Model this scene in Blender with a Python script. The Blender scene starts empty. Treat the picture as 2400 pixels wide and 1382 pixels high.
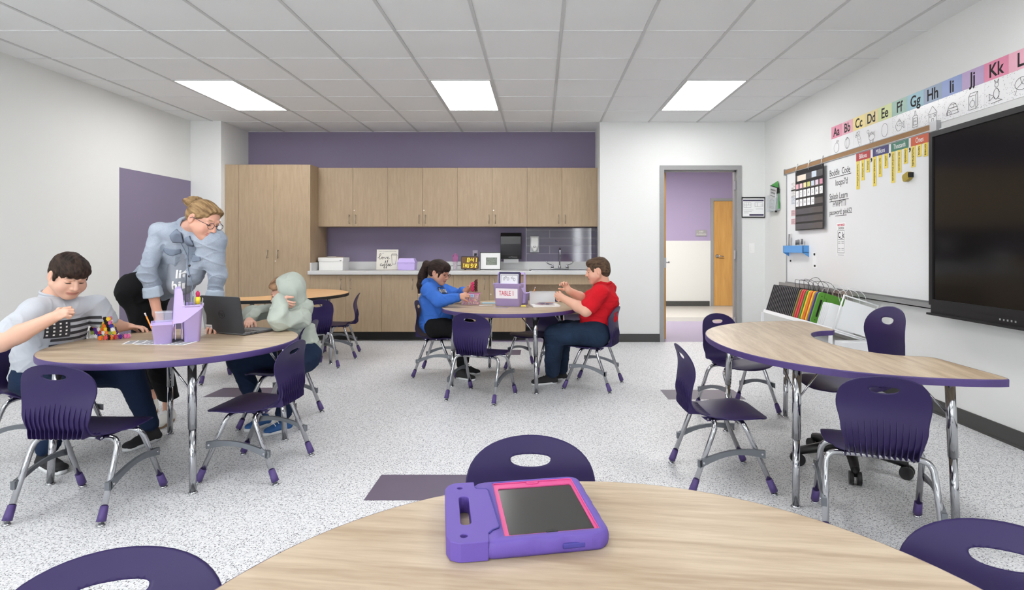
import bpy, bmesh, math, random
import numpy as np
from mathutils import Vector, Matrix, geometry, bvhtree
PI = math.pi
scene = bpy.context.scene
COL = scene.collection

# ---------------------------------------------------------------- camera
FPX, VPX, VPY, CH = 1347.0, 1266.0, 581.0, 1.185
cam_d = bpy.data.cameras.new('camera'); cam = bpy.data.objects.new('camera', cam_d); COL.objects.link(cam)
cam.location = (0, 0, CH); cam.rotation_euler = (PI / 2, 0, 0)
cam_d.sensor_width = 36; cam_d.lens = 36 * FPX / 2400
cam_d.shift_x = (1200 - VPX) / 2400; cam_d.shift_y = -(691 - VPY) / 2400
cam_d.clip_start = 0.02; cam_d.clip_end = 100
scene.camera = cam
# ---------------------------------------------------------------- world and exposure
w = bpy.data.worlds.new('World'); scene.world = w; w.use_nodes = True
bg = w.node_tree.nodes['Background']; bg.inputs[0].default_value = (0.93, 0.97, 1.0, 1); bg.inputs[1].default_value = 13.0
scene.view_settings.view_transform = 'Standard'; scene.view_settings.look = 'None'
scene.view_settings.exposure = 0.0; scene.view_settings.gamma = 1.0; scene.view_settings.use_curve_mapping = False
LAMP = 13.2       # strength of the 2x4 ceiling panels
HALL_LAMP = 30.0
CEIL = 2.779
XL, XR = -4.385, 2.84
YB = 7.266        # back wall beside the door
YA = 7.88         # purple alcove wall
YR = -3.2         # rear wall behind the camera

# ---------------------------------------------------------------- colour and material helpers
def lin(c):
    out = []
    for v in c[:3]:
        v = v / 255.0
        out.append(v / 12.92 if v <= 0.04045 else ((v + 0.055) / 1.055) ** 2.4)
    return tuple(out) + (1.0,)
MATS = {}
def mat(name, rgb, rough=0.5, metal=0.0, spec=0.5, vary=0.04, vscale=6.0, bump=0.0, bscale=200.0, alpha=1.0, trans=0.0, coat=0.0, emit=0.0, sheen=0.0, ior=1.45):
    if name in MATS: return MATS[name]
    m = bpy.data.materials.new(name); m.use_nodes = True; nt = m.node_tree
    b = nt.nodes['Principled BSDF']
    c = lin(rgb)
    b.inputs['Base Color'].default_value = c; b.inputs['Roughness'].default_value = rough
    b.inputs['Metallic'].default_value = metal; b.inputs['Specular IOR Level'].default_value = spec
    b.inputs['IOR'].default_value = ior
    if vary > 0:
        tc = nt.nodes.new('ShaderNodeTexCoord'); n = nt.nodes.new('ShaderNodeTexNoise'); n.inputs['Scale'].default_value = vscale
        n.inputs['Detail'].default_value = 4
        nt.links.new(tc.outputs['Object'], n.inputs['Vector'])
        mx = nt.nodes.new('ShaderNodeMix'); mx.data_type = 'RGBA'
        mx.inputs[6].default_value = tuple(min(1, v * (1 + vary)) for v in c[:3]) + (1,)
        mx.inputs[7].default_value = tuple(v * (1 - vary) for v in c[:3]) + (1,)
        nt.links.new(n.outputs['Fac'], mx.inputs[0]); nt.links.new(mx.outputs[2], b.inputs['Base Color'])
    if bump > 0:
        tc = nt.nodes.new('ShaderNodeTexCoord'); n = nt.nodes.new('ShaderNodeTexNoise'); n.inputs['Scale'].default_value = bscale
        nt.links.new(tc.outputs['Object'], n.inputs['Vector'])
        bp = nt.nodes.new('ShaderNodeBump'); bp.inputs['Strength'].default_value = bump; bp.inputs['Distance'].default_value = 0.002
        nt.links.new(n.outputs['Fac'], bp.inputs['Height']); nt.links.new(bp.outputs['Normal'], b.inputs['Normal'])
    if trans: b.inputs['Transmission Weight'].default_value = trans
    if alpha < 1: b.inputs['Alpha'].default_value = alpha
    if coat: b.inputs['Coat Weight'].default_value = coat
    if sheen: b.inputs['Sheen Weight'].default_value = sheen
    if emit:
        b.inputs['Emission Color'].default_value = c; b.inputs['Emission Strength'].default_value = emit
    MATS[name] = m
    return m
def nodes(name):
    m = bpy.data.materials.new(name); m.use_nodes = True; MATS[name] = m
    return m, m.node_tree, m.node_tree.nodes['Principled BSDF']
def ramp(nt, stops, interp='LINEAR'):
    r = nt.nodes.new('ShaderNodeValToRGB'); cr = r.color_ramp; cr.interpolation = interp
    while len(cr.elements) < len(stops): cr.elements.new(0.5)
    for e, (p, c) in zip(cr.elements, stops): e.position = p; e.color = lin(c) if max(c) > 1 else (c[0], c[1], c[2], 1)
    return r
def wood(name, light, dark, along='X', scale=1.0, rough=0.42, fine=1.0, rot=0.0, contrast=1.0, spec=0.5):
    """streaked wood: long cathedral streaks plus fine pores, stretched along one axis"""
    m, nt, b = nodes(name)
    tc = nt.nodes.new('ShaderNodeTexCoord'); mp = nt.nodes.new('ShaderNodeMapping')
    s = {'X': (1.1, 11, 11), 'Y': (11, 1.1, 11), 'Z': (11, 11, 1.1)}[along]
    mp0 = nt.nodes.new('ShaderNodeMapping'); mp0.inputs['Rotation'].default_value = (0, 0, rot)
    nt.links.new(tc.outputs['Object'], mp0.inputs['Vector'])
    mp.inputs['Scale'].default_value = tuple(v * scale for v in s)
    nt.links.new(mp0.outputs[0], mp.inputs['Vector'])
    n1 = nt.nodes.new('ShaderNodeTexNoise'); n1.inputs['Scale'].default_value = 1.4; n1.inputs['Detail'].default_value = 5; n1.inputs['Distortion'].default_value = 0.5
    mp2 = nt.nodes.new('ShaderNodeMapping'); mp2.inputs['Scale'].default_value = tuple(v * scale * fine * 4.5 for v in s)
    nt.links.new(mp0.outputs[0], mp2.inputs['Vector'])
    n2 = nt.nodes.new('ShaderNodeTexNoise'); n2.inputs['Scale'].default_value = 1.6; n2.inputs['Detail'].default_value = 3
    nt.links.new(mp.outputs[0], n1.inputs['Vector']); nt.links.new(mp2.outputs[0], n2.inputs['Vector'])
    ad = nt.nodes.new('ShaderNodeMath'); ad.operation = 'MULTIPLY_ADD'; ad.inputs[1].default_value = 0.45
    nt.links.new(n2.outputs['Fac'], ad.inputs[0]); nt.links.new(n1.outputs['Fac'], ad.inputs[2])
    h = 0.16 / contrast
    r = ramp(nt, [(0.72 - h, dark), (0.72 + h, light)])
    nt.links.new(ad.outputs[0], r.inputs[0]); nt.links.new(r.outputs[0], b.inputs['Base Color'])
    b.inputs['Roughness'].default_value = rough; b.inputs['Specular IOR Level'].default_value = spec
    return m

M_wall = mat('painted_wall', (225, 226, 224), 0.85, vary=0.012, vscale=1.5, bump=0.06, bscale=300)
M_purple_wall = mat('purple_wall_paint', (129, 120, 144), 0.8, vary=0.015, vscale=2, bump=0.05, bscale=300)
M_hall_purple = mat('lilac_wall_paint', (170, 157, 190), 0.8, vary=0.01)
M_base = mat('rubber_base', (72, 72, 71), 0.6, vary=0.04)
M_toe = mat('dark_toe_kick', (44, 44, 45), 0.6)
M_tile_ceil = mat('ceiling_tile', (229, 230, 230), 0.95, vary=0.012, vscale=1.2, bump=0.25, bscale=180)
M_grid = mat('ceiling_grid', (198, 199, 199), 0.6, vary=0.0); M_grid2 = mat('ceiling_cross_tee', (222, 223, 224), 0.7, vary=0.0)
M_panel = mat('lamp_diffuser', (255, 255, 255), 0.5, vary=0, emit=LAMP)
M_hall_panel = mat('hall_lamp_diffuser', (255, 252, 245), 0.5, vary=0, emit=HALL_LAMP)
M_white = mat('white_plastic', (235, 235, 233), 0.45, vary=0.01)
M_whitem = mat('white_powder_coat', (240, 241, 242), 0.4, vary=0.01)
M_chrome = mat('chrome_tube', (180, 181, 185), 0.12, metal=1.0, vary=0.0)
M_steel = mat('brushed_steel', (186, 187, 190), 0.3, metal=1.0, vary=0.02)
M_greysteel = mat('grey_coated_steel', (116, 120, 126), 0.35, metal=0.6, vary=0.03)
M_frame = mat('grey_door_frame', (152, 152, 152), 0.5, vary=0.02)
M_alu = mat('aluminium', (172, 173, 175), 0.35, metal=0.7, vary=0.02)
M_purple = mat('purple_plastic', (43, 32, 77), 0.42, spec=0.32, vary=0.03, bump=0.05, bscale=600)
M_band = mat('purple_edge_band', (76, 59, 114), 0.45, vary=0.02)
M_black = mat('black_plastic', (26, 26, 28), 0.4, vary=0.05)
M_screen = mat('dark_screen_glass', (22, 21, 20), 0.12, vary=0.0, spec=0.5)
M_board = mat('whiteboard_enamel', (236, 237, 238), 0.22, vary=0.0)
M_cork = mat('cork_strip', (160, 126, 92), 0.9, vary=0.2, vscale=160)
M_cab = wood('cabinet_laminate', (176, 154, 126), (158, 136, 109), 'Z', 2.6, 0.5, 1.0, contrast=0.55)
M_gap = mat('cabinet_shadow_gap', (92, 76, 58), 0.8)
M_top = wood('table_laminate', (193, 175, 150), (163, 141, 115), 'X', 1.5, 0.4, 1.0, rot=0.12, contrast=.85)
M_top2 = wood('maple_laminate', (226, 180, 126), (208, 158, 104), 'X', 1.0, 0.35, 1.0, contrast=0.5)
M_door = wood('maple_door', (214, 165, 95), (192, 142, 76), 'Z', 0.8, 0.45, 0.6, contrast=0.6)
M_counter = mat('solid_surface_counter', (206, 206, 206), 0.35, vary=0.03, vscale=60)
M_lav = mat('lavender_plastic', (203, 184, 240), 0.42, vary=0.015)
M_lavd = mat('deep_lavender_plastic', (160, 138, 205), 0.42, vary=0.015)
M_paper = mat('white_paper', (240, 240, 240), 0.8, vary=0.0)
M_ink = mat('black_ink', (38, 36, 38), 0.7, vary=0.0)
M_inkgrey = mat('grey_ink', (128, 128, 130), 0.7, vary=0.0)
M_inkred = mat('pink_red_ink', (206, 74, 96), 0.7, vary=0.0)
M_clear = mat('clear_plastic', (235, 240, 242), 0.12, vary=0.0, alpha=0.28)
M_milky = mat('milky_clear_plastic', (240, 242, 244), 0.25, vary=0.0, alpha=0.38)
M_brass = mat('satin_nickel', (222, 216, 204), 0.35, metal=1.0, vary=0.0)

# ---------------------------------------------------------------- mesh builder
def basis(d):
    d = Vector(d).normalized()
    a = Vector((0, 0, 1)) if abs(d.z) < 0.9 else Vector((1, 0, 0))
    u = a.cross(d).normalized(); v = d.cross(u)
    return u, v
class MB:
    def __init__(s): s.v = []; s.f = []; s.m = []; s.sm = []; s.cur = 0
    def add(s, vs, fs, smooth=False):
        o = len(s.v); s.v += [tuple(p) for p in vs]
        for f in fs: s.f.append(tuple(o + i for i in f)); s.m.append(s.cur); s.sm.append(smooth)
        return s
    def mi(s, i): s.cur = i; return s
    def box(s, x0, x1, y0, y1, z0, z1, M=None, bev=0.0):
        if bev > 0:
            return s.bevbox(x0, x1, y0, y1, z0, z1, bev, M)
        vs = [Vector((x, y, z)) for z in (z0, z1) for y in (y0, y1) for x in (x0, x1)]
        if M: vs = [M @ p for p in vs]
        return s.add(vs, [(0, 2, 3, 1), (4, 5, 7, 6), (0, 1, 5, 4), (2, 6, 7, 3), (0, 4, 6, 2), (1, 3, 7, 5)])
    def bevbox(s, x0, x1, y0, y1, z0, z1, b, M=None):
        bm = bmesh.new(); bmesh.ops.create_cube(bm, size=1)
        for v in bm.verts: v.co = Vector(((x0 + x1) / 2 + v.co.x * (x1 - x0), (y0 + y1) / 2 + v.co.y * (y1 - y0), (z0 + z1) / 2 + v.co.z * (z1 - z0)))
        bmesh.ops.bevel(bm, geom=bm.edges[:], offset=min(b, 0.49 * min(x1 - x0, y1 - y0, z1 - z0)), segments=3, profile=0.6, affect='EDGES')
        bm.verts.index_update()
        vs = [(M @ v.co) if M else v.co.copy() for v in bm.verts]; fs = [[v.index for v in f.verts] for f in bm.faces]; bm.free()
        return s.add(vs, fs, True)
    def tube(s, pts, r, n=12, closed=False, cap=True, flat=None):
        pts = [Vector(p) for p in pts]; rs = r if isinstance(r, (list, tuple)) else [r] * len(pts)
        N = len(pts); vs = []; fs = []
        t0 = (pts[1] - pts[0]).normalized(); u, v = basis(t0)
        for i, p in enumerate(pts):
            if closed: t = (pts[(i + 1) % N] - pts[i - 1]).normalized()
            elif i == 0: t = t0
            elif i == N - 1: t = (pts[-1] - pts[-2]).normalized()
            else:
                t = (pts[i + 1] - pts[i - 1])
                t = t.normalized() if t.length > 1e-9 else t0
            u = (u - t * u.dot(t)); u = u.normalized() if u.length > 1e-6 else basis(t)[0]
            v = t.cross(u)
            for k in range(n):
                a = 2 * PI * k / n
                vs.append(p + u * (math.cos(a) * rs[i] * (flat[0] if flat else 1)) + v * (math.sin(a) * rs[i] * (flat[1] if flat else 1)))
        for i in range(N if closed else N - 1):
            j = (i + 1) % N
            for k in range(n): fs.append((i * n + k, i * n + (k + 1) % n, j * n + (k + 1) % n, j * n + k))
        s.add(vs, fs, True)
        if cap and not closed:
            o = len(s.v) - len(vs)
            for base, rev in ((0, True), ((N - 1) * n, False)):
                f = [o + base + k for k in range(n)]
                s.f.append(tuple(f[::-1] if rev else f)); s.m.append(s.cur); s.sm.append(False)
        return s
    def cyl(s, a, b, r, r2=None, n=16, cap=True): return s.tube([a, b], [r, r if r2 is None else r2], n, cap=cap)
    def lathe(s, prof, n=20, M=None, cap=True):
        vs = []; fs = []
        for (r, z) in prof:
            for k in range(n):
                a = 2 * PI * k / n; p = Vector((r * math.cos(a), r * math.sin(a), z)); vs.append(M @ p if M else p)
        for i in range(len(prof) - 1):
            for k in range(n): fs.append((i * n + k, i * n + (k + 1) % n, (i + 1) * n + (k + 1) % n, (i + 1) * n + k))
        if cap:
            fs.append(tuple(range(n))[::-1]); fs.append(tuple((len(prof) - 1) * n + k for k in range(n)))
        return s.add(vs, fs, True)
    def prism(s, poly, z0, z1, M=None, smooth=False):
        n = len(poly); vs = [Vector((x, y, z0)) for x, y in poly] + [Vector((x, y, z1)) for x, y in poly]
        if M: vs = [M @ p for p in vs]
        s.add(vs, [(i, (i + 1) % n, n + (i + 1) % n, n + i) for i in range(n)], smooth)
        o = len(s.v) - 2 * n
        tri = geometry.tessellate_polygon([[Vector((x, y, 0)) for x, y in poly]])
        for t in tri:
            a, b, c = [poly[i] for i in t]
            ccw = (b[0] - a[0]) * (c[1] - a[1]) - (b[1] - a[1]) * (c[0] - a[0]) > 0
            t = t if ccw else t[::-1]
            s.f.append(tuple(o + n + i for i in t)); s.m.append(s.cur); s.sm.append(False)
            s.f.append(tuple(o + i for i in t[::-1])); s.m.append(s.cur); s.sm.append(False)
        return s
    def ball(s, c, r, n=12, m=8, M=None):
        rr = r if isinstance(r, (tuple, list)) else (r, r, r); vs = []; fs = []
        for i in range(m + 1):
            ph = PI * i / m
            for k in range(n):
                a = 2 * PI * k / n
                p = Vector((c[0] + rr[0] * math.sin(ph) * math.cos(a), c[1] + rr[1] * math.sin(ph) * math.sin(a), c[2] - rr[2] * math.cos(ph)))
                vs.append(M @ p if M else p)
        for i in range(m):
            for k in range(n): fs.append((i * n + k, i * n + (k + 1) % n, (i + 1) * n + (k + 1) % n, (i + 1) * n + k))
        return s.add(vs, fs, True)
    def build(s, name, mats, parent=None, bevel=0.0, recalc=True, M=None):
        me = bpy.data.meshes.new(name); me.from_pydata(s.v, [], s.f)
        mats = mats if isinstance(mats, (list, tuple)) else [mats]
        for m in mats: me.materials.append(m)
        me.polygons.foreach_set('material_index', s.m); me.polygons.foreach_set('use_smooth', s.sm)
        if recalc:
            bm = bmesh.new(); bm.from_mesh(me); bmesh.ops.remove_doubles(bm, verts=bm.verts, dist=1e-6)
            bmesh.ops.recalc_face_normals(bm, faces=bm.faces); bm.to_mesh(me); bm.free()
        me.update()
        o = bpy.data.objects.new(name, me); COL.objects.link(o)
        if parent: o.parent = parent
        if M is not None: o.matrix_local = M
        if bevel > 0:
            b = o.modifiers.new('bevel', 'BEVEL'); b.width = bevel; b.segments = 2; b.limit_method = 'ANGLE'; b.angle_limit = 0.7
        return o
def tag(o, label=None, cat=None, group=None, kind=None):
    if label: o['label'] = label
    if cat: o['category'] = cat
    if group: o['group'] = group
    if kind: o['kind'] = kind
    return o
def empty(name, loc=(0, 0, 0), rz=0.0, label=None, cat=None, group=None, parent=None):
    o = bpy.data.objects.new(name, None); COL.objects.link(o); o.location = loc; o.rotation_euler = (0, 0, rz); o.empty_display_size = 0.1
    if parent: o.parent = parent
    return tag(o, label, cat, group)
def struct(o): o['kind'] = 'structure'; return o
def copy_tree(o, parent=None):
    c = o.copy(); COL.objects.link(c)
    if parent: c.parent = parent
    for ch in list(o.children): copy_tree(ch, c)
    return c
def frame(o, ex, ey):
    ex = Vector(ex).normalized(); ey = Vector(ey).normalized(); n = ex.cross(ey)
    M = Matrix((ex, ey, n)).transposed().to_4x4(); M.translation = Vector(o)
    return M
def text(body, size, M, m, parent=None, name='lettering', extrude=0.0004, align='CENTER', sx=1.0, off=0.0, sp=1.0):
    cu = bpy.data.curves.new(name, 'FONT'); cu.body = body; cu.size = size; cu.extrude = extrude; cu.align_x = align; cu.align_y = 'CENTER'
    cu.offset = off; cu.resolution_u = 3; cu.space_character = sp
    cu.materials.append(m)
    t_ = bpy.data.objects.new('tmp', cu); COL.objects.link(t_)
    bpy.context.view_layer.update()
    me = bpy.data.meshes.new_from_object(t_.evaluated_get(bpy.context.evaluated_depsgraph_get())); bpy.data.objects.remove(t_)
    o = bpy.data.objects.new(name, me); COL.objects.link(o)
    if parent: o.parent = parent
    o.matrix_local = M @ Matrix.Diagonal((sx, 1, 1, 1))
    return o
def strokes(lines, wd, M, mb=None, lift=0.0006):
    """flat pen strokes on a surface frame M"""
    mb = mb or MB()
    for L in lines:
        L = [Vector((p[0], p[1], 0)) for p in L]
        for a, b in zip(L[:-1], L[1:]):
            d = b - a
            if d.length < 1e-7: continue
            n = Vector((-d.y, d.x, 0)).normalized() * wd / 2; e = d.normalized() * wd * 0.3
            q = [a - n - e, b - n + e, b + n + e, a + n - e]
            mb.add([M @ (p + Vector((0, 0, lift))) for p in q], [(0, 1, 2, 3)])
    return mb
def arc(cx, cy, rx, ry, a0=0, a1=360, n=16):
    return [(cx + rx * math.cos(math.radians(a0 + (a1 - a0) * i / n)), cy + ry * math.sin(math.radians(a0 + (a1 - a0) * i / n))) for i in range(n + 1)]
def rrect(w, h, r, n=5):
    P = []
    for cx, cy, a in ((w / 2 - r, h / 2 - r, 0), (-w / 2 + r, h / 2 - r, 90), (-w / 2 + r, -h / 2 + r, 180), (w / 2 - r, -h / 2 + r, 270)):
        for i in range(n + 1):
            t = math.radians(a + 90 * i / n); P.append((cx + r * math.cos(t), cy + r * math.sin(t)))
    return P
def spline(pts, n=8):
    """Catmull-Rom through points"""
    P = [Vector(p) for p in pts]; P = [P[0] * 2 - P[1]] + P + [P[-1] * 2 - P[-2]]; out = []
    for i in range(1, len(P) - 2):
        for k in range(n):
            t = k / n; a, b, c, d = P[i - 1], P[i], P[i + 1], P[i + 2]
            out.append(0.5 * ((2 * b) + (c - a) * t + (2 * a - 5 * b + 4 * c - d) * t * t + (3 * b - a - 3 * c + d) * t ** 3))
    out.append(P[-2]); return out
# ================================================================ the room
def wallbox(name, x0, x1, y0, y1, z0, z1, m=M_wall):
    return struct(MB().box(x0, x1, y0, y1, z0, z1).build(name, m))
# floor: speckled sheet vinyl, dark inset plank sets are part of the floor
def floor_material(name, base, spk, dk, sc=1.0):
    m, nt, b = nodes(name)
    tc = nt.nodes.new('ShaderNodeTexCoord')
    def noise(scale, detail, sxyz=(1, 1, 1)):
        mp = nt.nodes.new('ShaderNodeMapping'); mp.inputs['Scale'].default_value = sxyz
        n = nt.nodes.new('ShaderNodeTexNoise'); n.inputs['Scale'].default_value = scale * sc; n.inputs['Detail'].default_value = detail
        nt.links.new(tc.outputs['Object'], mp.inputs[0]); nt.links.new(mp.outputs[0], n.inputs['Vector']); return n
    n1 = noise(95, 3); r1 = ramp(nt, [(0.36, tuple(int(v * .45 + w_ * .55) for v, w_ in zip(base, spk))), (0.56, base)])
    nt.links.new(n1.outputs['Fac'], r1.inputs[0]); last = r1.outputs[0]
    for vs_, rad, thr, col in ((120, .42, .62, spk), (165, .40, .72, dk), (110, .34, .86, dk), (140, .36, .86, (242, 242, 244))):
        v = nt.nodes.new('ShaderNodeTexVoronoi'); v.inputs['Scale'].default_value = vs_ * sc; nt.links.new(tc.outputs['Object'], v.inputs['Vector'])
        a_ = nt.nodes.new('ShaderNodeMath'); a_.operation = 'LESS_THAN'; a_.inputs[1].default_value = rad; nt.links.new(v.outputs['Distance'], a_.inputs[0])
        sp = nt.nodes.new('ShaderNodeSeparateColor'); nt.links.new(v.outputs['Color'], sp.inputs[0]); g_ = nt.nodes.new('ShaderNodeMath'); g_.operation = 'GREATER_THAN'; g_.inputs[1].default_value = thr; nt.links.new(sp.outputs[0], g_.inputs[0])
        m_ = nt.nodes.new('ShaderNodeMath'); m_.operation = 'MULTIPLY'; nt.links.new(a_.outputs[0], m_.inputs[0]); nt.links.new(g_.outputs[0], m_.inputs[1])
        mx = nt.nodes.new('ShaderNodeMix'); mx.data_type = 'RGBA'; nt.links.new(m_.outputs[0], mx.inputs[0]); nt.links.new(last, mx.inputs[6]); mx.inputs[7].default_value = lin(col); last = mx.outputs[2]
    nt.links.new(mx.outputs[2], b.inputs['Base Color']); b.inputs['Roughness'].default_value = 0.42; b.inputs['Specular IOR Level'].default_value = 0.35
    return m
M_floor = floor_material('speckled_vinyl_floor', (224, 224, 225), (182, 183, 187), (92, 92, 98))
M_inset = mat('dark_purple_floor_plank', (96, 86, 104), 0.45, vary=0.08, vscale=12)
M_hall_floor = mat('hall_floor_light', (196, 192, 186), 0.25, vary=0.03, vscale=2)
M_hall_mid = mat('hall_floor_grey', (160, 158, 156), 0.25, vary=0.03, vscale=2)
M_hall_pur = mat('hall_floor_purple', (150, 138, 168), 0.3, vary=0.03, vscale=2)
f = MB().box(XL - .1, XR + .1, YR - .1, YA + .1, -0.1, 0)
f.mi(1)
for (x, y) in ((-0.83, 2.70), (-2.685, 4.57), (1.003, 4.50), (-0.83, 6.38), (-2.685, .85), (1.003, .85)):
    x1 = min(x + .61, XR)
    f.box(x, x1, y, y + .305, 0, .0006)
struct(f.build('floor', [M_floor, M_inset]))
# ceiling with its tee grid
struct(MB().box(XL - .1, XR + .1, YR - .1, YA + .1, CEIL, CEIL + .1).build('ceiling', M_tile_ceil))
g = MB(); GX = [-1.065 + .6096 * k for k in range(-5, 7)]; GY = [5.436 + .6096 * k for k in range(-14, 5)]
for x in GX: g.box(x - .0115, x + .0115, YR, YA if -4.0 < x < .75 else YB, CEIL - .006, CEIL)
g.mi(1)
for y in GY: g.box(XL if y < 7.2 else -4.0, XR if y < YB else .755, y - .007, y + .007, CEIL - .0045, CEIL)
struct(g.build('trim_1', [M_grid, M_grid2]))
# walls
wallbox('wall_left', XL - .12, XL, YR, YB + .6, 0, CEIL)
wallbox('wall_right', XR, XR + .12, YR, YB + .12, 0, CEIL)
wallbox('wall_alcove', -4.0, .755, YA, YA + .12, 0, CEIL, M_purple_wall)
wallbox('wall_alcove_left', XL, -4.0, 7.205, YA + .12, 0, CEIL)
DX0, DX1, DZ = 1.565, 2.486, 2.172       # door clear opening
wallbox('wall_back', .755, DX0 - .02, YB, YB + .14, 0, CEIL)
wallbox('wall_back_right', DX1 + .02, XR + .12, YB, YB + .14, 0, CEIL)
wallbox('wall_back_head', DX0 - .02, DX1 + .02, YB, YB + .14, DZ + .02, CEIL)
wallbox('wall_alcove_right', .755, .875, YB + .14, YA + .12, 0, CEIL)
# rear wall with two window bays
RW = [(-4.0, -2.5), (-2.2, -.75), (1.1, 1.40), (1.60, 1.84)]
mbw = MB(); x = XL
for a, b_ in RW: mbw.box(x, a, YR - .14, YR, 0, CEIL); mbw.box(a, b_, YR - .14, YR, 0, .6); mbw.box(a, b_, YR - .14, YR, 2.4, CEIL); x = b_
mbw.box(x, XR, YR - .14, YR, 0, CEIL); struct(mbw.build('wall_rear', M_wall))
for i, (a, b_) in enumerate(RW):
    e = struct(empty('window_%d' % (i + 1), ((a + b_) / 2, YR - .07, .6))); hw = (b_ - a) / 2
    m_ = MB(); m_.box(-hw, -hw + .04, -.03, .03, 0, 1.8).box(hw - .04, hw, -.03, .03, 0, 1.8).box(-hw, hw, -.03, .03, 0, .04).box(-hw, hw, -.03, .03, 1.76, 1.8).box(-hw, hw, -.02, .02, .68, .72)
    m_.build('window_frame', M_alu, e)
    MB().box(-hw + .04, hw - .04, -.004, .004, .04, 1.76).build('pane', mat('window_glass', (250, 255, 255), 0.02, vary=0, alpha=0.08), e)
# baseboards
def base(name, x0, x1, y0, y1): struct(MB().box(x0, x1, y0, y1, 0, .102).box(x0 - (0.004 if x1 - x0 > y1 - y0 else .006), x1 + .0, y0 - .006, y1, 0, .012).build(name, M_base))
base('baseboard_left', XL, XL + .008, YR, 7.205)
struct(MB().box(XR - .008, XR, YR, YB, 0, .102).box(XR - .014, XR, YR, YB, 0, .012).build('baseboard_right', M_base))
base('baseboard_back', .755, 1.51, YB - .008, YB)
base('baseboard_back_right', 2.545, XR, YB - .008, YB)
base('baseboard_alcove_left', XL, -4.0, 7.197, 7.205)
# purple tackable panel on the left wall (painted field)
struct(MB().box(XL, XL + .004, 1347 * 4.385 / 986.5, 7.203, 0.10, 2.025).build('trim_2', M_purple_wall))
# ---- door 1: frame, leaf swung into the hall
d1 = struct(empty('door_1', ((DX0 + DX1) / 2, YB, 0)))
hw = (DX1 - DX0) / 2; mf = MB()
for s in (-1, 1):
    xo = s * hw; xa, xb = sorted((xo, xo + s * .054)); mf.box(xa, xb, -.02, .0, 0, DZ)
    xa, xb = sorted((xo + s * .0005, xo + s * .0195)); mf.box(xa, xb, .0002, .16, 0, DZ)
    xa, xb = sorted((xo, xo - s * .016)); mf.box(xa, xb, .05, .10, 0, DZ)
mf.box(-hw - .0535, hw + .0535, -.0195, 0, DZ + .0003, DZ + .054).box(-hw, hw, .0002, .16, DZ + .0003, DZ + .0195).box(-hw, hw, .05, .10, DZ - .016, DZ)
mf.build('door_frame', M_frame, d1)
lf = MB().box(-hw + .02, -hw + .062, .165, 1.05, .01, DZ - .01).build('door_leaf', M_door, d1)
MB().box(-hw + .018, -hw + .064, .16, .166, .93, 1.06).cyl((-hw + .062, .23, 1.0), (-hw + .12, .23, 1.0), .012).cyl((-hw + .115, .23, 1.0), (-hw + .115, .34, 1.0), .01).build('door_handle', M_steel, lf)
mh = MB()
for z in (.25, 1.1, 1.98): mh.box(hw - .018, hw - .002, .02, .055, z - .055, z + .055)
mh.build('hinge', M_steel, d1)
# ---- the hall beyond
HY = 11.74
hf = MB().box(-1.0, 6.0, YB, 9.30, -.1, 0.0005); hf.mi(1).box(-1, 6, 9.30, 9.85, -.1, .0005); hf.mi(2).box(-1, 6, 9.85, HY, -.1, .0005)
struct(hf.build('floor_hall', [M_hall_pur, M_hall_mid, M_hall_floor]))
hwm = MB().box(-1.0, 6.0, HY, HY + .12, 0, 1.333); hwm.mi(1).box(-1, 6, HY, HY + .12, 1.333, CEIL)
struct(hwm.build('wall_hall', [M_wall, M_hall_purple]))
struct(MB().box(-1.12, -1, YB + .7, HY, 0, CEIL).box(6, 6.12, YB, HY, 0, CEIL).box(-1.12, .875, YB + .73, YB + .75, 0, CEIL).box(XR + .12, 6, YB + .12, YB + .14, 0, CEIL).build('wall_hall_ends', M_wall))
struct(MB().box(-1.12, 6.12, YA + .1, HY + .12, CEIL, CEIL + .1).box(XR + .1, 6.12, YB, YA + .1, CEIL, CEIL + .1).build('ceiling_hall', M_tile_ceil))
struct(MB().box(-1, 3.46, HY - .01, HY, 0, .102).box(4.6, 6, HY - .01, HY, 0, .102).build('baseboard_hall', M_base))
hl = tag(empty('hall_ceiling_light', (2.0, 9.6, CEIL), 0, 'bright ceiling panel in the hallway beyond the open door', 'ceiling light'))
MB().box(-1.2, 1.2, -.3, .3, -.012, -.002).build('lamp_diffuser', M_hall_panel, hl); MB().box(-1.23, 1.23, -.33, .33, -.008, 0).build('lamp_frame', M_white, hl)
d2 = struct(empty('door_2', (3.48, HY, 0)))
MB().box(0, .055, -.03, 0, 0, 2.2).box(1.0, 1.055, -.03, 0, 0, 2.2).box(.0552, .9998, -.03, 0, 2.145, 2.2).build('door_frame', M_frame, d2)
dl = MB().box(.06, .995, -.012, .02, .01, 2.14).build('door_leaf', M_door, d2)
MB().lathe([(.036, 0), (.036, .012), (.014, .014), (.014, .05), (.0, .05)], M=Matrix.Translation((.13, -.012, 1.02)) @ Matrix.Rotation(PI / 2, 4, 'X')).tube([(.13, -.06, 1.02), (.18, -.062, 1.022), (.25, -.06, 1.015)], [.011, .010, .008]).build('door_handle', M_steel, dl)
sg = empty('room_sign', (3.29, HY - .002, 1.49), 0, 'small grey room sign on the lilac hallway wall', 'sign')
MB().box(-.115, .115, -.008, 0, -.065, .065, bev=.003).build('sign_plate', mat('sign_grey', (160, 158, 160), .5), sg)
text('S103', .04, frame((0, -.0085, .03), (1, 0, 0), (0, 0, 1)), M_white, sg)
text('CLASSROOM', .034, frame((0, -.0085, -.025), (1, 0, 0), (0, 0, 1)), M_white, sg)
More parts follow.
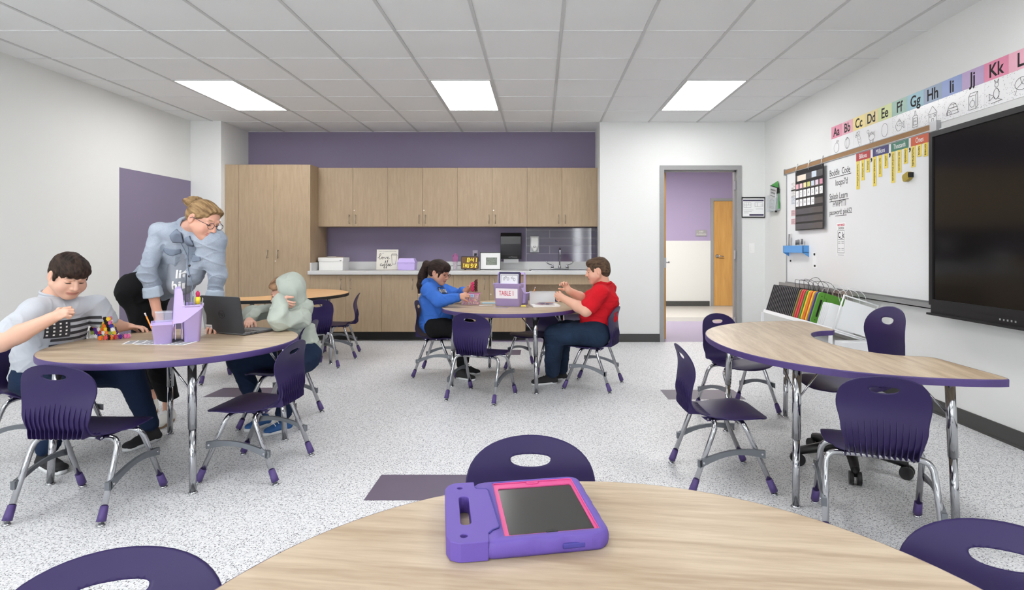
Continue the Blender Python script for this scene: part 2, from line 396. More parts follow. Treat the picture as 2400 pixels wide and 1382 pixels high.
# ---- ceiling light panels
def ceiling_light(x0, y0, label):
    e = empty('ceiling_light', (x0 + .3048, y0 + .6096, CEIL), 0, label, 'ceiling light', 'recessed ceiling light panels')
    MB().box(-.276, .276, -.582, .582, -.0075, -.006).build('lamp_diffuser', M_panel, e)
    mm = MB().box(-.3, -.276, -.605, .605, -.0085, 0).box(.276, .3, -.605, .605, -.0085, 0).box(-.276, .276, -.605, -.582, -.0085, 0).box(-.276, .276, .582, .605, -.0085, 0)
    mm.build('lamp_frame', M_grid, e)
for x0, nm in ((GX[1], 'leftmost'), (GX[5], 'middle'), (GX[9], 'rightmost')):
    ceiling_light(x0, 5.436, {'leftmost': 'glowing ceiling panel nearest the left wall', 'middle': 'glowing ceiling panel in the middle, above the round table by the cupboards', 'rightmost': 'glowing ceiling panel nearest the whiteboard wall'}[nm])
for x0 in (GX[1], GX[5], GX[9]):
    for y0, nm in ((5.436 - .6096 * 6, 'above the middle of the room'), (5.436 - .6096 * 12, 'behind the viewer')):
        ceiling_light(x0, y0, 'glowing ceiling panel %s' % nm)
# ================================================================ chairs
def shell_mesh(prof, width, hole, thick=.005, rib=True, name='seat_shell'):
    """one-piece seat and back: outline with handle hole in (x, s), mapped on a side profile"""
    P = [Vector((0, y, z)) for y, z in prof]; P = spline(P, 6)
    L = [0]
    for a, b in zip(P[:-1], P[1:]): L.append(L[-1] + (b - a).length)
    T = L[-1]
    def at(s):
        s = min(max(s, 0), T)
        for i in range(len(L) - 1):
            if s <= L[i + 1]:
                t = (s - L[i]) / (L[i + 1] - L[i]); p = P[i].lerp(P[i + 1], t); d = (P[i + 1] - P[i]).normalized(); return p, d
        return P[-1], d
    def wd(s):
        for (s0, w0), (s1, w1) in zip(width[:-1], width[1:]):
            if s <= s1 * T:
                t = (s - s0 * T) / ((s1 - s0) * T); t = t * t * (3 - 2 * t); w_ = w0 + (w1 - w0) * t; break
        else: w_ = width[-1][1]
        u = s / T
        if u > .80: w_ *= max(.0, 1 - ((u - .80) / .2) ** 2.7) ** .5
        if u < .12: w_ *= max(.0, 1 - ((.12 - u) / .12) ** 2.6) ** .45
        return max(w_, .006)
    def mp(x, s):
        p, d = at(s); n = Vector((0, d.z, -d.y))   # points up off the seat / forward off the back
        back = min(1, max(0, (s / T - .42) / .2)); c = .42 * back + .12 * (1 - back) * (1 if s / T > .08 else .3)
        h = c * x * x
        if back < 1: h += -.10 * (1 - back) * max(0, abs(x) - .15)
        return p + Vector((x, 0, 0)) + n * h
    N = 44; rgt = []
    for i in range(N + 1):
        s = T * (1 - math.cos(PI * i / N)) / 2; rgt.append((wd(s), s))
    # round the front and the top with superellipse ends
    out = []
    for (w_, s) in rgt: out.append((w_, s))
    outline = [(x, s) for x, s in out] + [(-x, s) for x, s in out[::-1]]
    verts = [Vector((x, s)) for x, s in outline]; edges = [(i, (i + 1) % len(verts)) for i in range(len(verts))]
    n0 = len(verts); hx, hs, hw_, hh = hole
    H = []
    for k in range(28):
        a = 2 * PI * k / 28; cx, cy = math.cos(a), math.sin(a)
        x = hw_ * math.copysign(abs(cx) ** .85, cx); y = hh * (math.copysign(abs(cy) ** .9, cy)); y = y * (.62 if y > 0 else 1.0) + (.0 if y > 0 else 0)
        H.append(Vector((hx + x, hs * T + y + .25 * abs(x / hw_) ** 2 * -0.0)))
    ringp = [Vector((hx + (p.x - hx) * 1.13, hs * T + (p.y - hs * T) * 1.22)) for p in H] + [Vector((hx + (p.x - hx) * 1.35, hs * T + (p.y - hs * T) * 1.6)) for p in H]
    verts += H; edges += [(n0 + i, n0 + (i + 1) % 28) for i in range(28)]
    def inhole(x, s, g=1.5): return ((x - hx) / (hw_ * g)) ** 2 + ((s - hs * T) / (hh * g)) ** 2 < 1
    verts += ringp
    no = len(outline)
    for i in range(no):
        a_, b_, c_ = Vector(outline[i - 1]), Vector(outline[i]), Vector(outline[(i + 1) % no]); t_ = (c_ - a_)
        if t_.length < 1e-6: continue
        t_.normalize(); n_ = Vector((-t_.y, t_.x))
        for dd in (.004, .010, .018): verts.append(b_ + n_ * dd)
    for i in range(2, N * 2 - 1, 2):
        s = T * i / (N * 2) + .0003; w_ = wd(s)
        for j in range(-9, 10):
            x = j / 9.01 * (w_ - .028)
            if w_ < .05 or s < .028 or s > T - .028: continue
            if w_ > .02 and not inhole(x, s, 1.75): verts.append(Vector((x, s)))
    r = geometry.delaunay_2d_cdt(verts, edges, [list(range(n0))], 1, 1e-5)
    vs, _, fs = r[0], r[1], r[2]
    keep = []
    for f_ in fs:
        c = sum((vs[i] for i in f_), Vector((0, 0))) / len(f_)
        if abs(c.x) > wd(c.y) * 1.0005 + 1e-4: continue
        # inside hole polygon?
        ins = False; k = len(H) - 1
        for i in range(len(H)):
            if ((H[i].y > c.y) != (H[k].y > c.y)) and (c.x < (H[k].x - H[i].x) * (c.y - H[i].y) / (H[k].y - H[i].y) + H[i].x): ins = not ins
            k = i
        if not ins: keep.append(tuple(f_))
    top = [mp(v.x, v.y) for v in vs]
    # normals for thickness
    mb = MB(); nv = len(vs)
    nrm = [Vector((0, 0, 0)) for _ in vs]
    for f_ in keep:
        a, b, c = (top[i] for i in f_[:3]); n = (b - a).cross(c - a)
        for i in f_: nrm[i] += n
    flip = 1
    mid = min(range(nv), key=lambda i: abs(vs[i].x) + abs(vs[i].y - .2 * T))
    if nrm[mid].z < 0: flip = -1
    nrm = [(n.normalized() * flip if n.length > 0 else Vector((0, 0, 1))) for n in nrm]
    bot = [p - n * thick for p, n in zip(top, nrm)]
    mb.add(top + bot, [f_ if flip > 0 else f_[::-1] for f_ in keep] + [tuple(i + nv for i in (f_[::-1] if flip > 0 else f_)) for f_ in keep], True)
    cnt = {}
    for f_ in keep:
        for a, b in zip(f_, f_[1:] + f_[:1]):
            cnt.setdefault((min(a, b), max(a, b)), []).append((a, b))
    for e, l in cnt.items():
        if len(l) == 1:
            a, b = l[0]; q = (b, a, a + nv, b + nv) if flip > 0 else (a, b, b + nv, a + nv); mb.f.append(q); mb.m.append(0); mb.sm.append(True)
    if rib:
        for k in range(13):
            x = (k - 6) / 6.0 * .108
            S0, S1 = .405, .745 - .012 * abs(k - 6) * .5
            rows = 16; A = []
            for i in range(rows + 1):
                t = i / rows; s = T * (S0 + (S1 - S0) * t); xx = x * (1 + .24 * t); p = mp(xx, s); _, d = at(s); n = Vector((0, d.z, -d.y))
                h_ = .007 * min(1, (1 - t) * 4) + .0005
                o_ = p - n * (thick + h_)
                cy = mp(xx, .62 * T).y - thick - .004; lowz = p.z * 0 + BOTZ
                if t < .72:       # gusset: rear edge drops straight and turns under the seat
                    u = 1 - t / .72; q = Vector((xx, cy + .0 + .11 * max(0, u - .62) / .38, max(BOTZ + .004 * (1 - u), mp(xx, T * (S0 + (S1 - S0) * .72)).z - .215 * (mp(xx, T * (S0 + (S1 - S0) * .72)).z - BOTZ) / .215 * min(1, u / .62))))
                    f_ = min(1, (1 - t / .72) * 3); o_ = o_.lerp(q, f_)
                A.append((p, n, o_))
            vs2 = []; fs2 = []
            for (p, n, o_) in A:
                dx_ = Vector((.0015, 0, 0)); vs2 += [p - n * .003 - dx_ * 1.5, o_ - dx_, o_ + dx_, p - n * .003 + dx_ * 1.5]
            for i in range(rows):
                for j in range(3): fs2.append((i * 4 + j, i * 4 + j + 1, (i + 1) * 4 + j + 1, (i + 1) * 4 + j))
            fs2.append((0, 3, 2, 1)); e_ = rows * 4; fs2.append((e_, e_ + 1, e_ + 2, e_ + 3))
            mb.add(vs2, fs2, False)
    return mb
BOTZ = .361
CH_PROF = [(.205, .338), (.19, .352), (.13, .362), (.05, .357), (-.04, .354), (-.105, .358), (-.155, .375), (-.186, .412), (-.193, .46), (-.187, .51), (-.181, .555), (-.184, .60), (-.198, .645), (-.219, .692)]
CH_W = [(0, .185), (.17, .192), (.27, .188), (.38, .155), (.47, .130), (.56, .133), (.70, .152), (.82, .167), (1.0, .167)]
def make_chair():
    t = empty('student_chair')
    mb = shell_mesh(CH_PROF, CH_W, (0, .915, .052, .019))
    # side flanges under the seat
    for sx in (-1, 1):
        P = [(-.13, .352), (-.10, .330), (-.04, .334), (.03, .333), (.11, .338), (.15, .352), (.12, .3565), (0, .353), (-.08, .352)]
        x = sx * .122; V = [Vector((x - .002, y, z)) for y, z in P] + [Vector((x + .002, y, z)) for y, z in P]; n = len(P)
        mb.add(V, [tuple(range(n)), tuple(range(2 * n - 1, n - 1, -1))] + [(i, (i + 1) % n, n + (i + 1) % n, n + i) for i in range(n)])
    mb.build('seat_shell', M_purple, t)
    bl = MB()
    for sx in (-1, 1):
        for y, z in ((-.098, .340), (-.0, .342), (.10, .346)):
            b_ = MB().cyl((sx * .123, y, z), (sx * .1285, y, z), .0055, n=10); b_.build('bolt', M_chrome, t)
    for sx in (-1, 1):
        for sy in (-1, 1):
            yt = -.075 if sy < 0 else .055
            fx, fy = sx * .205, sy * .20
            pts = [(fx, fy, .012), (sx * .195, fy + (yt - fy) * .78, .27), (sx * .190, fy + (yt - fy) * .90, .308), (sx * .172, yt + (fy - yt) * .03, .331), (sx * .14, yt, .3375), (sx * .07, yt, .338), (0, yt, .338)]
            q = [Vector(p) for p in pts]; path = [q[0]] + spline(q[1:5], 5) + q[5:]
            lg = MB().tube(path, .0125, 14).build('leg', M_chrome, t)
            d = (q[1] - q[0]).normalized()
            cp = MB(); a = q[0] + d * .006
            cp.tube([a, a + d * .02, a + d * .062], [.0185, .0175, .0155], 14); cp.mi(1)
            cp.lathe([(.0165, 0), (.0175, .003), (.012, .008), (.006, .012)], 14, Matrix.Translation((fx, fy, 0.0008)))
            cp.build('foot_cap', [M_band, M_chrome], lg)
    for sx in (-1, 1):
        # arched side stretcher plate
        mbp = MB(); rows = 10; up = []; lo = []
        for i in range(rows + 1):
            u = i / rows; y = -.163 + u * (.315); z = .152 + .045 * u + .030 * math.sin(PI * u)
            up.append((y, z + .018 - .006 * math.sin(PI * u))); lo.append((y, z - .02 + .008 * math.sin(PI * u)))
        poly = up + lo[::-1]; n = len(poly); x0 = sx * .2035 - .0018; x1 = sx * .2035 + .0018
        x0 += sx * .012; x1 += sx * .012
        V = [Vector((x0, y, z)) for y, z in poly] + [Vector((x1, y, z)) for y, z in poly]; m_ = rows + 1
        F = []
        for i in range(rows):
            F.append((i, i + 1, n - 2 - i, n - 1 - i)); F.append(tuple(j + n for j in (i, n - 1 - i, n - 2 - i, i + 1)))
        F += [(i, (i + 1) % n, n + (i + 1) % n, n + i) for i in range(n)]
        mbp.add(V, F)
        xf = sx * .2035
        mbp.box(min(x0, xf - sx * .006), max(x1, xf - sx * .006), -.17, -.152, .138, .172)
        # top lip
        for i in range(rows):
            a0, a1 = up[i], up[i + 1]; xi = x0 - sx * .012
            mbp.add([Vector((x0, a0[0], a0[1])), Vector((xi, a0[0], a0[1])), Vector((xi, a1[0], a1[1])), Vector((x0, a1[0], a1[1])), Vector((x0, a0[0], a0[1] - .0015)), Vector((xi, a0[0], a0[1] - .0015)), Vector((xi, a1[0], a1[1] - .0015)), Vector((x0, a1[0], a1[1] - .0015))],
                    [(0, 1, 2, 3), (4, 7, 6, 5), (1, 5, 6, 2)])
        mbp.mi(1)
        for y, z in ((-.145, .158), (.135, .199)): mbp.cyl((xf + sx * .011, y, z), (xf + sx * .018, y, z), .005, n=10)
        mbp.build('stretcher', [M_greysteel, M_chrome], t)
    return t
chair0 = make_chair(); used = [False]
def place_chair(x, y, fx, fy, label, group):
    """centre of the feet and the direction the chair faces"""
    c = chair0 if not used[0] else copy_tree(chair0); used[0] = True
    c.location = (x, y, 0); c.rotation_euler = (0, 0, math.atan2(fy, fx) - PI / 2)
    tag(c, label, 'chair', group); return c
G1, G2, G3, G4, G5 = 'chairs around the left round table', 'chairs around the far round table', 'chairs around the far maple table', 'chairs around the kidney shaped table', 'chairs around the nearest round table'
place_chair(-2.075, 2.655, .02, 1, 'purple chair with its ribbed back to the viewer at the left round table', G1)
place_chair(-1.515, 3.09, -1, .04, 'empty purple chair at the right side of the left round table', G1)
place_chair(-1.77, 3.945, -1, -.05, 'purple chair the child in the pale green hoodie sits on', G1)
place_chair(-2.87, 3.36, 1, 0, 'purple chair the boy in the grey shirt sits on', G1)
place_chair(-.466, 4.576, .37, .93, 'purple chair with its back to the viewer at the far round table', G2)
place_chair(-.955, 5.43, 1, -.03, 'purple chair the girl in the blue hoodie sits on', G2)
place_chair(.46, 4.95, -.93, .37, 'purple chair the boy in the red shirt sits on', G2)
place_chair(-.055, 5.585, -.66, -.75, 'empty purple chair in shadow behind the far round table', G2)
place_chair(-2.27, 5.645, -.72, .70, 'empty purple chair with its ribbed back turned to the viewer at the maple table', G3)
place_chair(-2.21, 6.31, -.97, -.2, 'empty purple chair seen from the side at the far end of the maple table', G3)
place_chair(-2.70, 5.13, .1, 1, 'purple chair behind the laptop, mostly hidden by the left round table', G3)
place_chair(.925, 2.965, 1, .01, 'empty purple chair seen from the side at the left of the kidney table', G4)
place_chair(1.425, 4.16, .45, -.89, 'empty purple chair behind the far end of the kidney table', G4)
place_chair(1.405, 2.42, .34, .94, 'purple chair with its ribbed back to the viewer in front of the kidney table', G4)
place_chair(-.025, 1.30, 0, -1, 'purple chair back rising behind the tablet on the nearest table', G5)
place_chair(-.62, .74, .35, -.94, 'purple chair at the bottom left corner of the picture', G5)
place_chair(.73, .845, -.47, -.88, 'purple chair at the bottom right corner of the picture', G5)
# rolling chair
rc = empty('rolling_chair', (1.68, 3.13, 0), PI / 2, 'purple rolling task chair with black five-star base in the hollow of the kidney table', 'chair')
BOTZ = .475
RP = [(y * 1.1, z + .095 + (.04 if i > 8 else 0) + (z - .36) * .12 * (i > 6)) for i, (y, z) in enumerate(CH_PROF)]
shell_mesh(RP, [(a, b * 1.1) for a, b in CH_W], (0, .905, .055, .024)).build('seat_shell', M_purple, rc)
MB().cyl((0, 0, .1), (0, 0, .42), .024).cyl((0, 0, .1), (0, 0, .25), .032).box(-.09, .09, -.1, .1, .415, .445).build('gas_column', M_black, rc)
hub = MB().lathe([(.05, .07), (.055, .10), (.04, .13), (.0, .135)])
for k in range(5):
    a = 2 * PI * k / 5 + math.atan2(.02, -.286) - PI / 2; c_, s_ = math.cos(a), math.sin(a)
    hub.tube([(.03 * c_, .03 * s_, .10), (.14 * c_, .14 * s_, .10), (.27 * c_, .27 * s_, .075)], [.032, .027, .021], 10)
    hub.cyl((.27 * c_, .27 * s_, .04), (.27 * c_, .27 * s_, .085), .008)
hub.build('star_base', M_black, rc)
for k in range(5):
    a = 2 * PI * k / 5 + math.atan2(.02, -.286) - PI / 2; c_, s_ = math.cos(a), math.sin(a); p = Vector((.27 * c_, .27 * s_, .0335)); t_ = Vector((-s_, c_, 0))
    MB().cyl(p + t_ * .008, p + t_ * .028, .033, n=20).cyl(p - t_ * .028, p - t_ * .008, .033, n=20).tube([p + Vector((0, 0, .03)) - t_ * .012, p + Vector((0, 0, .03)) + t_ * .012], .012).build('caster', M_black, rc)

# ================================================================ tables
TT = .66
def table_legs(root, feet, top, h=TT - .031):
    for (x, y) in feet:
        d = Vector((x, y, 0)) - Vector((top[0], top[1], 0)); d = d.normalized()
        xt, yt = x - d.x * .03, y - d.y * .03
        A = Vector((xt, yt, h)); B = Vector((x, y, .012)); mid = A.lerp(B, .52)
        lg = MB(); lg.tube([A, mid], .0195, 18); lg.tube([mid, B], .0160, 18); lg.box(-.03, .03, -.03, .03, -.004, 0, Matrix.Translation(A))
        lg = lg.build('leg', M_chrome, root)
        MB().lathe([(.021, .0008), (.022, .004), (.013, .010), (.006, .014)], 16, Matrix.Translation((x, y, 0))).build('foot_glide', M_chrome, lg)
        nn = Vector((-d.y, d.x, 0)); hl_ = MB()
        for i in range(6):
            p = A.lerp(B, .40 + .035 * i)
            hl_.cyl(p - d * .0192, p - d * .0200, .0032, n=8)
        hl_.build('adjustment_holes', M_black, lg)
        for s in (-1, 1):
            p0 = A.lerp(B, .24); p1 = A - d * .10 + nn * s * .09
            MB().tube([p0 - d * .018, p1], .0045, 8).tube([p0 - d * .018, p0 - d * .018 + Vector((0, 0, -.012))], .007, 8).build('brace', M_chrome, root)
def round_table(x, y, feet, label, R=.615, mt=M_top, grain=0.0):
    t = empty('activity_table', (x, y, 0), 0, label, 'table', 'round tables with purple edges')
    n = 96; P = [(math.cos(2 * PI * k / n), math.sin(2 * PI * k / n)) for k in range(n)]
    tp = MB().prism([(a * (R - .003), b * (R - .003)) for a, b in P], TT - .028, TT).build('table_top', mt, t)
    bd = MB().lathe([(R - .004, TT - .031), (R - .001, TT - .031), (R, TT - .026), (R, TT - .005), (R - .0015, TT - .0005), (R - .004, TT + .0002)], n, cap=False)
    bd.build('edge_band', M_band, t)
    MB().lathe([(.0, TT - .031), (R - .004, TT - .031), (R - .004, TT - .0285), (0, TT - .0285)], 48, cap=False).build('underside', mat('table_backer', (70, 66, 66), .7), t)
    table_legs(t, [(fx - x, fy - y) for fx, fy in feet], (0, 0)); return t
T1 = round_table(-2.02, 3.22, [(-2.46, 2.886), (-1.68, 2.78), (-1.576, 3.548), (-2.36, 3.665)], 'round wood-topped table with purple edge where the boy in grey and hoodie child sit')
T2 = round_table(-.265, 5.18, [(-.03, 4.68), (-.76, 4.93), (-.50, 5.68), (.23, 5.43)], 'round wood-topped table with purple edge where the girl in blue and boy in red sit')
T5 = round_table(.09, .665, [(-.30, .27), (.48, .27), (.48, 1.06), (-.30, 1.06)], 'nearest round wood-topped table, holding the purple tablet', R=.633)
def kidney_table(x, y, ang, label, mt, me, T, feet, L=.925, hd=.455):
    t = empty('activity_table', (x, y, 0), ang, label, 'table')
    # local: long axis x, bulging side -y, hollow at +y
    P = []
    for k in range(41):
        a = PI + PI * k / 40; P.append((L * math.copysign(abs(math.cos(a)) ** .92, math.cos(a)), hd * .95 - (hd * 1.95) * abs(math.sin(a)) ** .9 if True else 0))
    P = [(px, py) for px, py in P]
    # right end corner then hollow
    Q = [(L * .985, hd * .98), (L * .93, hd * 1.0)]
    Q += [(.44, hd * 1.0 + .0)]
    for k in range(1, 16):
        a = PI * k / 16; Q.append((.44 * math.cos(a), hd - .30 * math.sin(a) ** .8))
    Q += [(-.44, hd), (-L * .93, hd * 1.0), (-L * .985, hd * .98)]
    poly = P + Q
    # drop near-duplicate points
    pp = [poly[0]]
    for q in poly[1:]:
        if (Vector(q) - Vector(pp[-1])).length > .004: pp.append(q)
    for it in range(3):
        q_ = []
        for i in range(len(pp)):
            a, b, c = Vector(pp[i - 1]), Vector(pp[i]), Vector(pp[(i + 1) % len(pp)])
            if (b - a).angle(c - b) > .28:
                ct = (.030, .012, .006)[it]; q_.append(tuple(b + (a - b).normalized() * min(ct, (a - b).length * .4))); q_.append(tuple(b + (c - b).normalized() * min(ct, (c - b).length * .4)))
            else: q_.append(pp[i])
        pp = q_
    MB().prism([(a, b) for a, b in pp], T - .028, T).build('table_top', mt, t)
    n = len(pp); bd = MB(); V = []; F = []
    for i in range(n):
        a = Vector(pp[i - 1]); b = Vector(pp[i]); c = Vector(pp[(i + 1) % n]); d = (c - a).normalized(); nn = Vector((d.y, -d.x))
        for o, z in ((.0, T - .031), (.004, T - .030), (.0045, T - .004), (.003, T), (.0, T + .0004)): V.append((b.x + nn.x * o, b.y + nn.y * o, z))
    for i in range(n):
        for k in range(4): F.append((i * 5 + k, ((i + 1) % n) * 5 + k, ((i + 1) % n) * 5 + k + 1, i * 5 + k + 1))
    bd.add(V, F, False); bd.build('edge_band', me, t)
    R_ = Matrix.Rotation(-ang, 3, 'Z')
    loc = [R_ @ Vector((fx - x, fy - y, 0)) for fx, fy in feet]
    table_legs(t, [(p.x, p.y) for p in loc], (0, .15), T - .031)
    return t
T4 = kidney_table(1.435, 3.22, -PI / 2, 'kidney shaped wood-topped table with purple edge by the whiteboard wall', M_top, M_band, TT, [(1.171, 2.634), (1.737, 2.40), (1.204, 3.72), (1.72, 4.03)])
T3 = kidney_table(-2.545, 5.99, math.atan2(.97, .25), 'kidney shaped maple-topped table with black edge by the tall cupboard', M_top2, M_black, .70, [(-2.14, 5.873), (-2.45, 6.55), (-2.75, 5.45), (-2.45, 5.40)], L=.80)
# ================================================================ cupboards along the alcove
def bar_handle(parent, x, y, z0, z1, out=-.03, m=M_brass):
    """vertical bar pull on a front facing -Y"""
    return MB().tube([(x, y, z0 + .012), (x, y + out * .8, z0 + .012), (x, y + out, z0), (x, y + out, z1), (x, y + out * .8, z1 - .012), (x, y, z1 - .012)], .0045, 8).build('handle', m, parent)
def lock(parent, x, y, z): return MB().cyl((x, y, z), (x, y - .004, z), .008, n=12).build('lock', M_brass, parent)
Yt, Yu, Yb = 7.29, 7.544, 7.275
# tall cupboard
t = empty('tall_cupboard', (-3.46, Yt, 0), 0, 'tall two-door wood-laminate cupboard at the left end of the alcove', 'cupboard')
def lx(px, Y, ox): return (px - VPX) / FPX * Y - ox
x0, x1 = -4.0 + 3.46 + .003, -2.915 + 3.46
MB().box(x0, x1, .02, YA - Yt - .022, .10, 2.244).build('body', M_cab, t)
MB().box(x0, x1, .06, YA - Yt - .022, 0, .10).build('toe_kick', M_toe, t)
xs = [x0, lx(559, Yt, -3.46), lx(642, Yt, -3.46), x1]
MB().box(xs[0], xs[1] - .002, 0, .02, .10, 2.244).build('filler_panel', M_cab, t)
for i, (a, b, hx) in enumerate(((xs[1], xs[2], xs[2] - .075), (xs[2], xs[3], xs[2] + .055))):
    d = MB().box(a + .0015, b - .0015, 0, .0195, .105, 2.243).build('door', M_cab, t)
    bar_handle(d, hx, 0, 1.055, 1.165)
    if i: lock(d, a + .02, 0, 1.02)
# wall cupboards: four two-door units
for k in range(4):
    a = -2.915 + k * .9144; b = a + .9144; c = (a + b) / 2
    nm = ['leftmost', 'second from the left', 'third from the left', 'rightmost'][k]
    t = empty('wall_cupboard', (c, Yu, 1.467), 0, 'two-door wall cupboard above the counter, %s of the four' % nm, 'cupboard', 'wall cupboards above the counter')
    h = 2.238 - 1.467; w2 = .4572
    MB().box(-w2 + .0005, w2 - .0005, .02, YA - Yu, 0, h).build('body', M_cab, t)
    for s in (-1, 1):
        xa, xb = sorted((s * .0015, s * (w2 - .0015)))
        d = MB().box(xa, xb, 0, .0195, .002, h - .001).build('door', M_cab, t)
        bar_handle(d, s * .042, 0, .035, .155)
        if s > 0 and k != 3: lock(d, .018, 0, .012 + .2)
struct(MB().box(-2.915 + 4 * .9144, .755, Yu + .004, Yu + .02, 1.467, 2.238).build('trim_3', M_cab))
# base cupboards
bx = [(727, 810, 1), (810, 894.6, 0), (894.6, 978.4, 1), (978.4, 1062.5, 0), (1062.5, 1146.6, 1), (1146.6, 1231, 0)]
for k in range(3):
    X0 = (bx[2 * k][0] - VPX) / FPX * Yb; X1 = (bx[2 * k + 1][1] - VPX) / FPX * Yb; c = (X0 + X1) / 2
    nm = ['beside the tall cupboard', 'in the middle, behind the girl', 'next to the sink bay'][k]
    t = empty('base_cupboard', (c, Yb, 0), 0, 'two-door base cupboard under the counter, %s' % nm, 'cupboard', 'base cupboards under the counter')
    w2 = (X1 - X0) / 2
    MB().box(-w2 + .0005, w2 - .0005, .02, YA - Yb - .022, .124, .848).build('body', M_cab, t)
    MB().box(-w2, w2, .16, YA - Yb - .022, 0, .124).build('toe_kick', M_toe, t)
    for s in (-1, 1):
        xa, xb = sorted((s * .0015, s * (w2 - .0015)))
        d = MB().box(xa, xb, 0, .0195, .126, .842).build('door', M_cab, t)
        bar_handle(d, s * .06, 0, .66, .80)
        if s > 0: lock(d, .02, 0, .60)
# sink bay
X0 = (1231 - VPX) / FPX * Yb
t = empty('sink_bay', ((X0 + .755) / 2, Yb, 0), 0, 'open knee space with wood apron and slanted pipe cover under the sink', 'cabinet')
w2 = (.755 - X0) / 2 - .001
MB().box(-w2, w2, 0, .02, .724, .846).build('apron', M_cab, t)
MB().box(w2 - .02, w2, .02, YA - Yb - .001, .124, .846).build('side_panel', M_cab, t)
m_ = MB(); m_.add([(-w2 + .001, .10, .72), (w2 - .021, .10, .72), (w2 - .021, .42, .30), (-w2 + .001, .42, .30), (-w2 + .001, .115, .732), (w2 - .021, .115, .732), (w2 - .021, .435, .312), (-w2 + .001, .435, .312)], [(0, 1, 2, 3), (7, 6, 5, 4), (0, 4, 5, 1), (1, 5, 6, 2), (2, 6, 7, 3), (3, 7, 4, 0)])
m_.build('pipe_cover', M_cab, t)
struct(MB().box(X0, .755, YA - .008, YA, 0, .102).build('baseboard_alcove', M_base))
# counter with backsplash
ct = empty('worktop', (-1.08, YA, .849), 0, 'long pale grey worktop with low backsplash along the alcove', 'worktop')
m_ = MB().box(-2.93 + 1.08, .754 + 1.08, 7.235 - YA, -.001, 0, .047, bev=.004)
m_.build('slab', M_counter, ct)
MB().box(-2.912 + 1.08, .753 + 1.08, -.02, -.001, .047, .150).box(-2.913 + 1.08, -2.893 + 1.08, 7.27 - YA, -.02, .047, .150).build('backsplash', M_counter, ct)
CT = .896
# tile splash
m, nt, b = nodes('purple_glazed_tile')
tc = nt.nodes.new('ShaderNodeTexCoord'); mp = nt.nodes.new('ShaderNodeMapping'); mp.inputs['Rotation'].default_value = (PI / 2, 0, 0)
br = nt.nodes.new('ShaderNodeTexBrick'); br.inputs['Scale'].default_value = 1; br.inputs['Brick Width'].default_value = .64; br.inputs['Row Height'].default_value = .108; br.inputs['Mortar Size'].default_value = .0035
br.inputs['Color1'].default_value = lin((92, 84, 108)); br.inputs['Color2'].default_value = lin((84, 76, 100)); br.inputs['Mortar'].default_value = lin((140, 134, 150)); br.inputs['Bias'].default_value = 0
nt.links.new(tc.outputs['Object'], mp.inputs[0]); nt.links.new(mp.outputs[0], br.inputs['Vector']); nt.links.new(br.outputs['Color'], b.inputs['Base Color']); b.inputs['Roughness'].default_value = .07; b.inputs['Specular IOR Level'].default_value = .8
tl = MB().box(0, .754 + .19, -.008, -.0005, 0, 1.467 - .999).build('trim_4', m); tl.location = (-.19, YA, .999); struct(tl)
struct(MB().box(.747, .755, 7.56, YA - .008, .999, 1.467).build('trim_5', m))
struct(MB().box(-.193, -.190, YA - .009, YA, .999, 1.467).build('trim_6', M_alu))

# ---- things on the counter
def ctx(px, Y): return (px - VPX) / FPX * Y
# white box
e = empty('storage_box', (ctx(781, 7.55), 7.58, CT), .0, 'white lidded cardboard box on the counter by the tall cupboard', 'box')
MB().box(-.155, .155, -.12, .12, 0, .13, bev=.002).build('box_body', M_white, e)
MB().box(-.162, .162, -.127, .127, .115, .165, bev=.002).build('lid', M_white, e)
MB().tube([(.12, -.128, .13), (.13, -.134, .125), (.14, -.128, .13)], .003, 6).build('clasp', M_black, e)
e = empty('paper_goods', (ctx(785, 7.58), 7.6, CT + .1655), .1, 'tan wooden board pieces lying on the white lidded box', 'craft item')
MB().box(-.09, .10, -.06, .06, 0, .008).build('board', mat('tan_board', (160, 135, 110), .8), e)
MB().box(-.11, .0, -.07, .02, .008, .013, Matrix.Rotation(.4, 4, 'Z')).build('card', mat('mixed_card', (190, 180, 170), .8, vary=.2, vscale=60), e)
# coffee sign
SY = 7.60; e = empty('coffee_sign', (ctx(907, SY), SY, CT + .003), .02, 'white wooden sign reading love coffee leaning on the backsplash', 'sign')
Mt = Matrix.Rotation(-.12, 4, 'X')
MB().box(-.142, .142, 0, .018, 0, .268, Mt, bev=.002).build('sign_board', mat('cream_sign_board', (228, 224, 214), .7, vary=.05, vscale=20), e)
F = Mt @ frame((0, -.0008, 0), (1, 0, 0), (0, 0, 1))
text('THIS CLASSROOM RUNS', .022, F @ Matrix.Translation((0, .242, 0)), M_inkgrey, e, sx=.98)
text('ON', .016, F @ Matrix.Translation((-.06, .218, 0)), M_inkgrey, e)
def script(pts, M, wd, parent, name='lettering', m=M_ink):
    mb = MB()
    for p in pts: strokes([[(q.x, q.y) for q in spline([(a, b_, 0) for a, b_ in p], 5)]], wd, M, mb)
    return mb.build(name, m, parent, recalc=False)
LOVE = [[(-.125, .155), (-.10, .175), (-.085, .205), (-.095, .215), (-.105, .19), (-.108, .15), (-.095, .142), (-.08, .152), (-.072, .166), (-.065, .168), (-.07, .15), (-.06, .142), (-.052, .155), (-.06, .166), (-.045, .162), (-.036, .165), (-.03, .145), (-.02, .15), (-.014, .166), (.0, .16), (.002, .150), (.012, .158), (.014, .168), (.004, .166), (.002, .15), (.012, .142), (.03, .152)]]
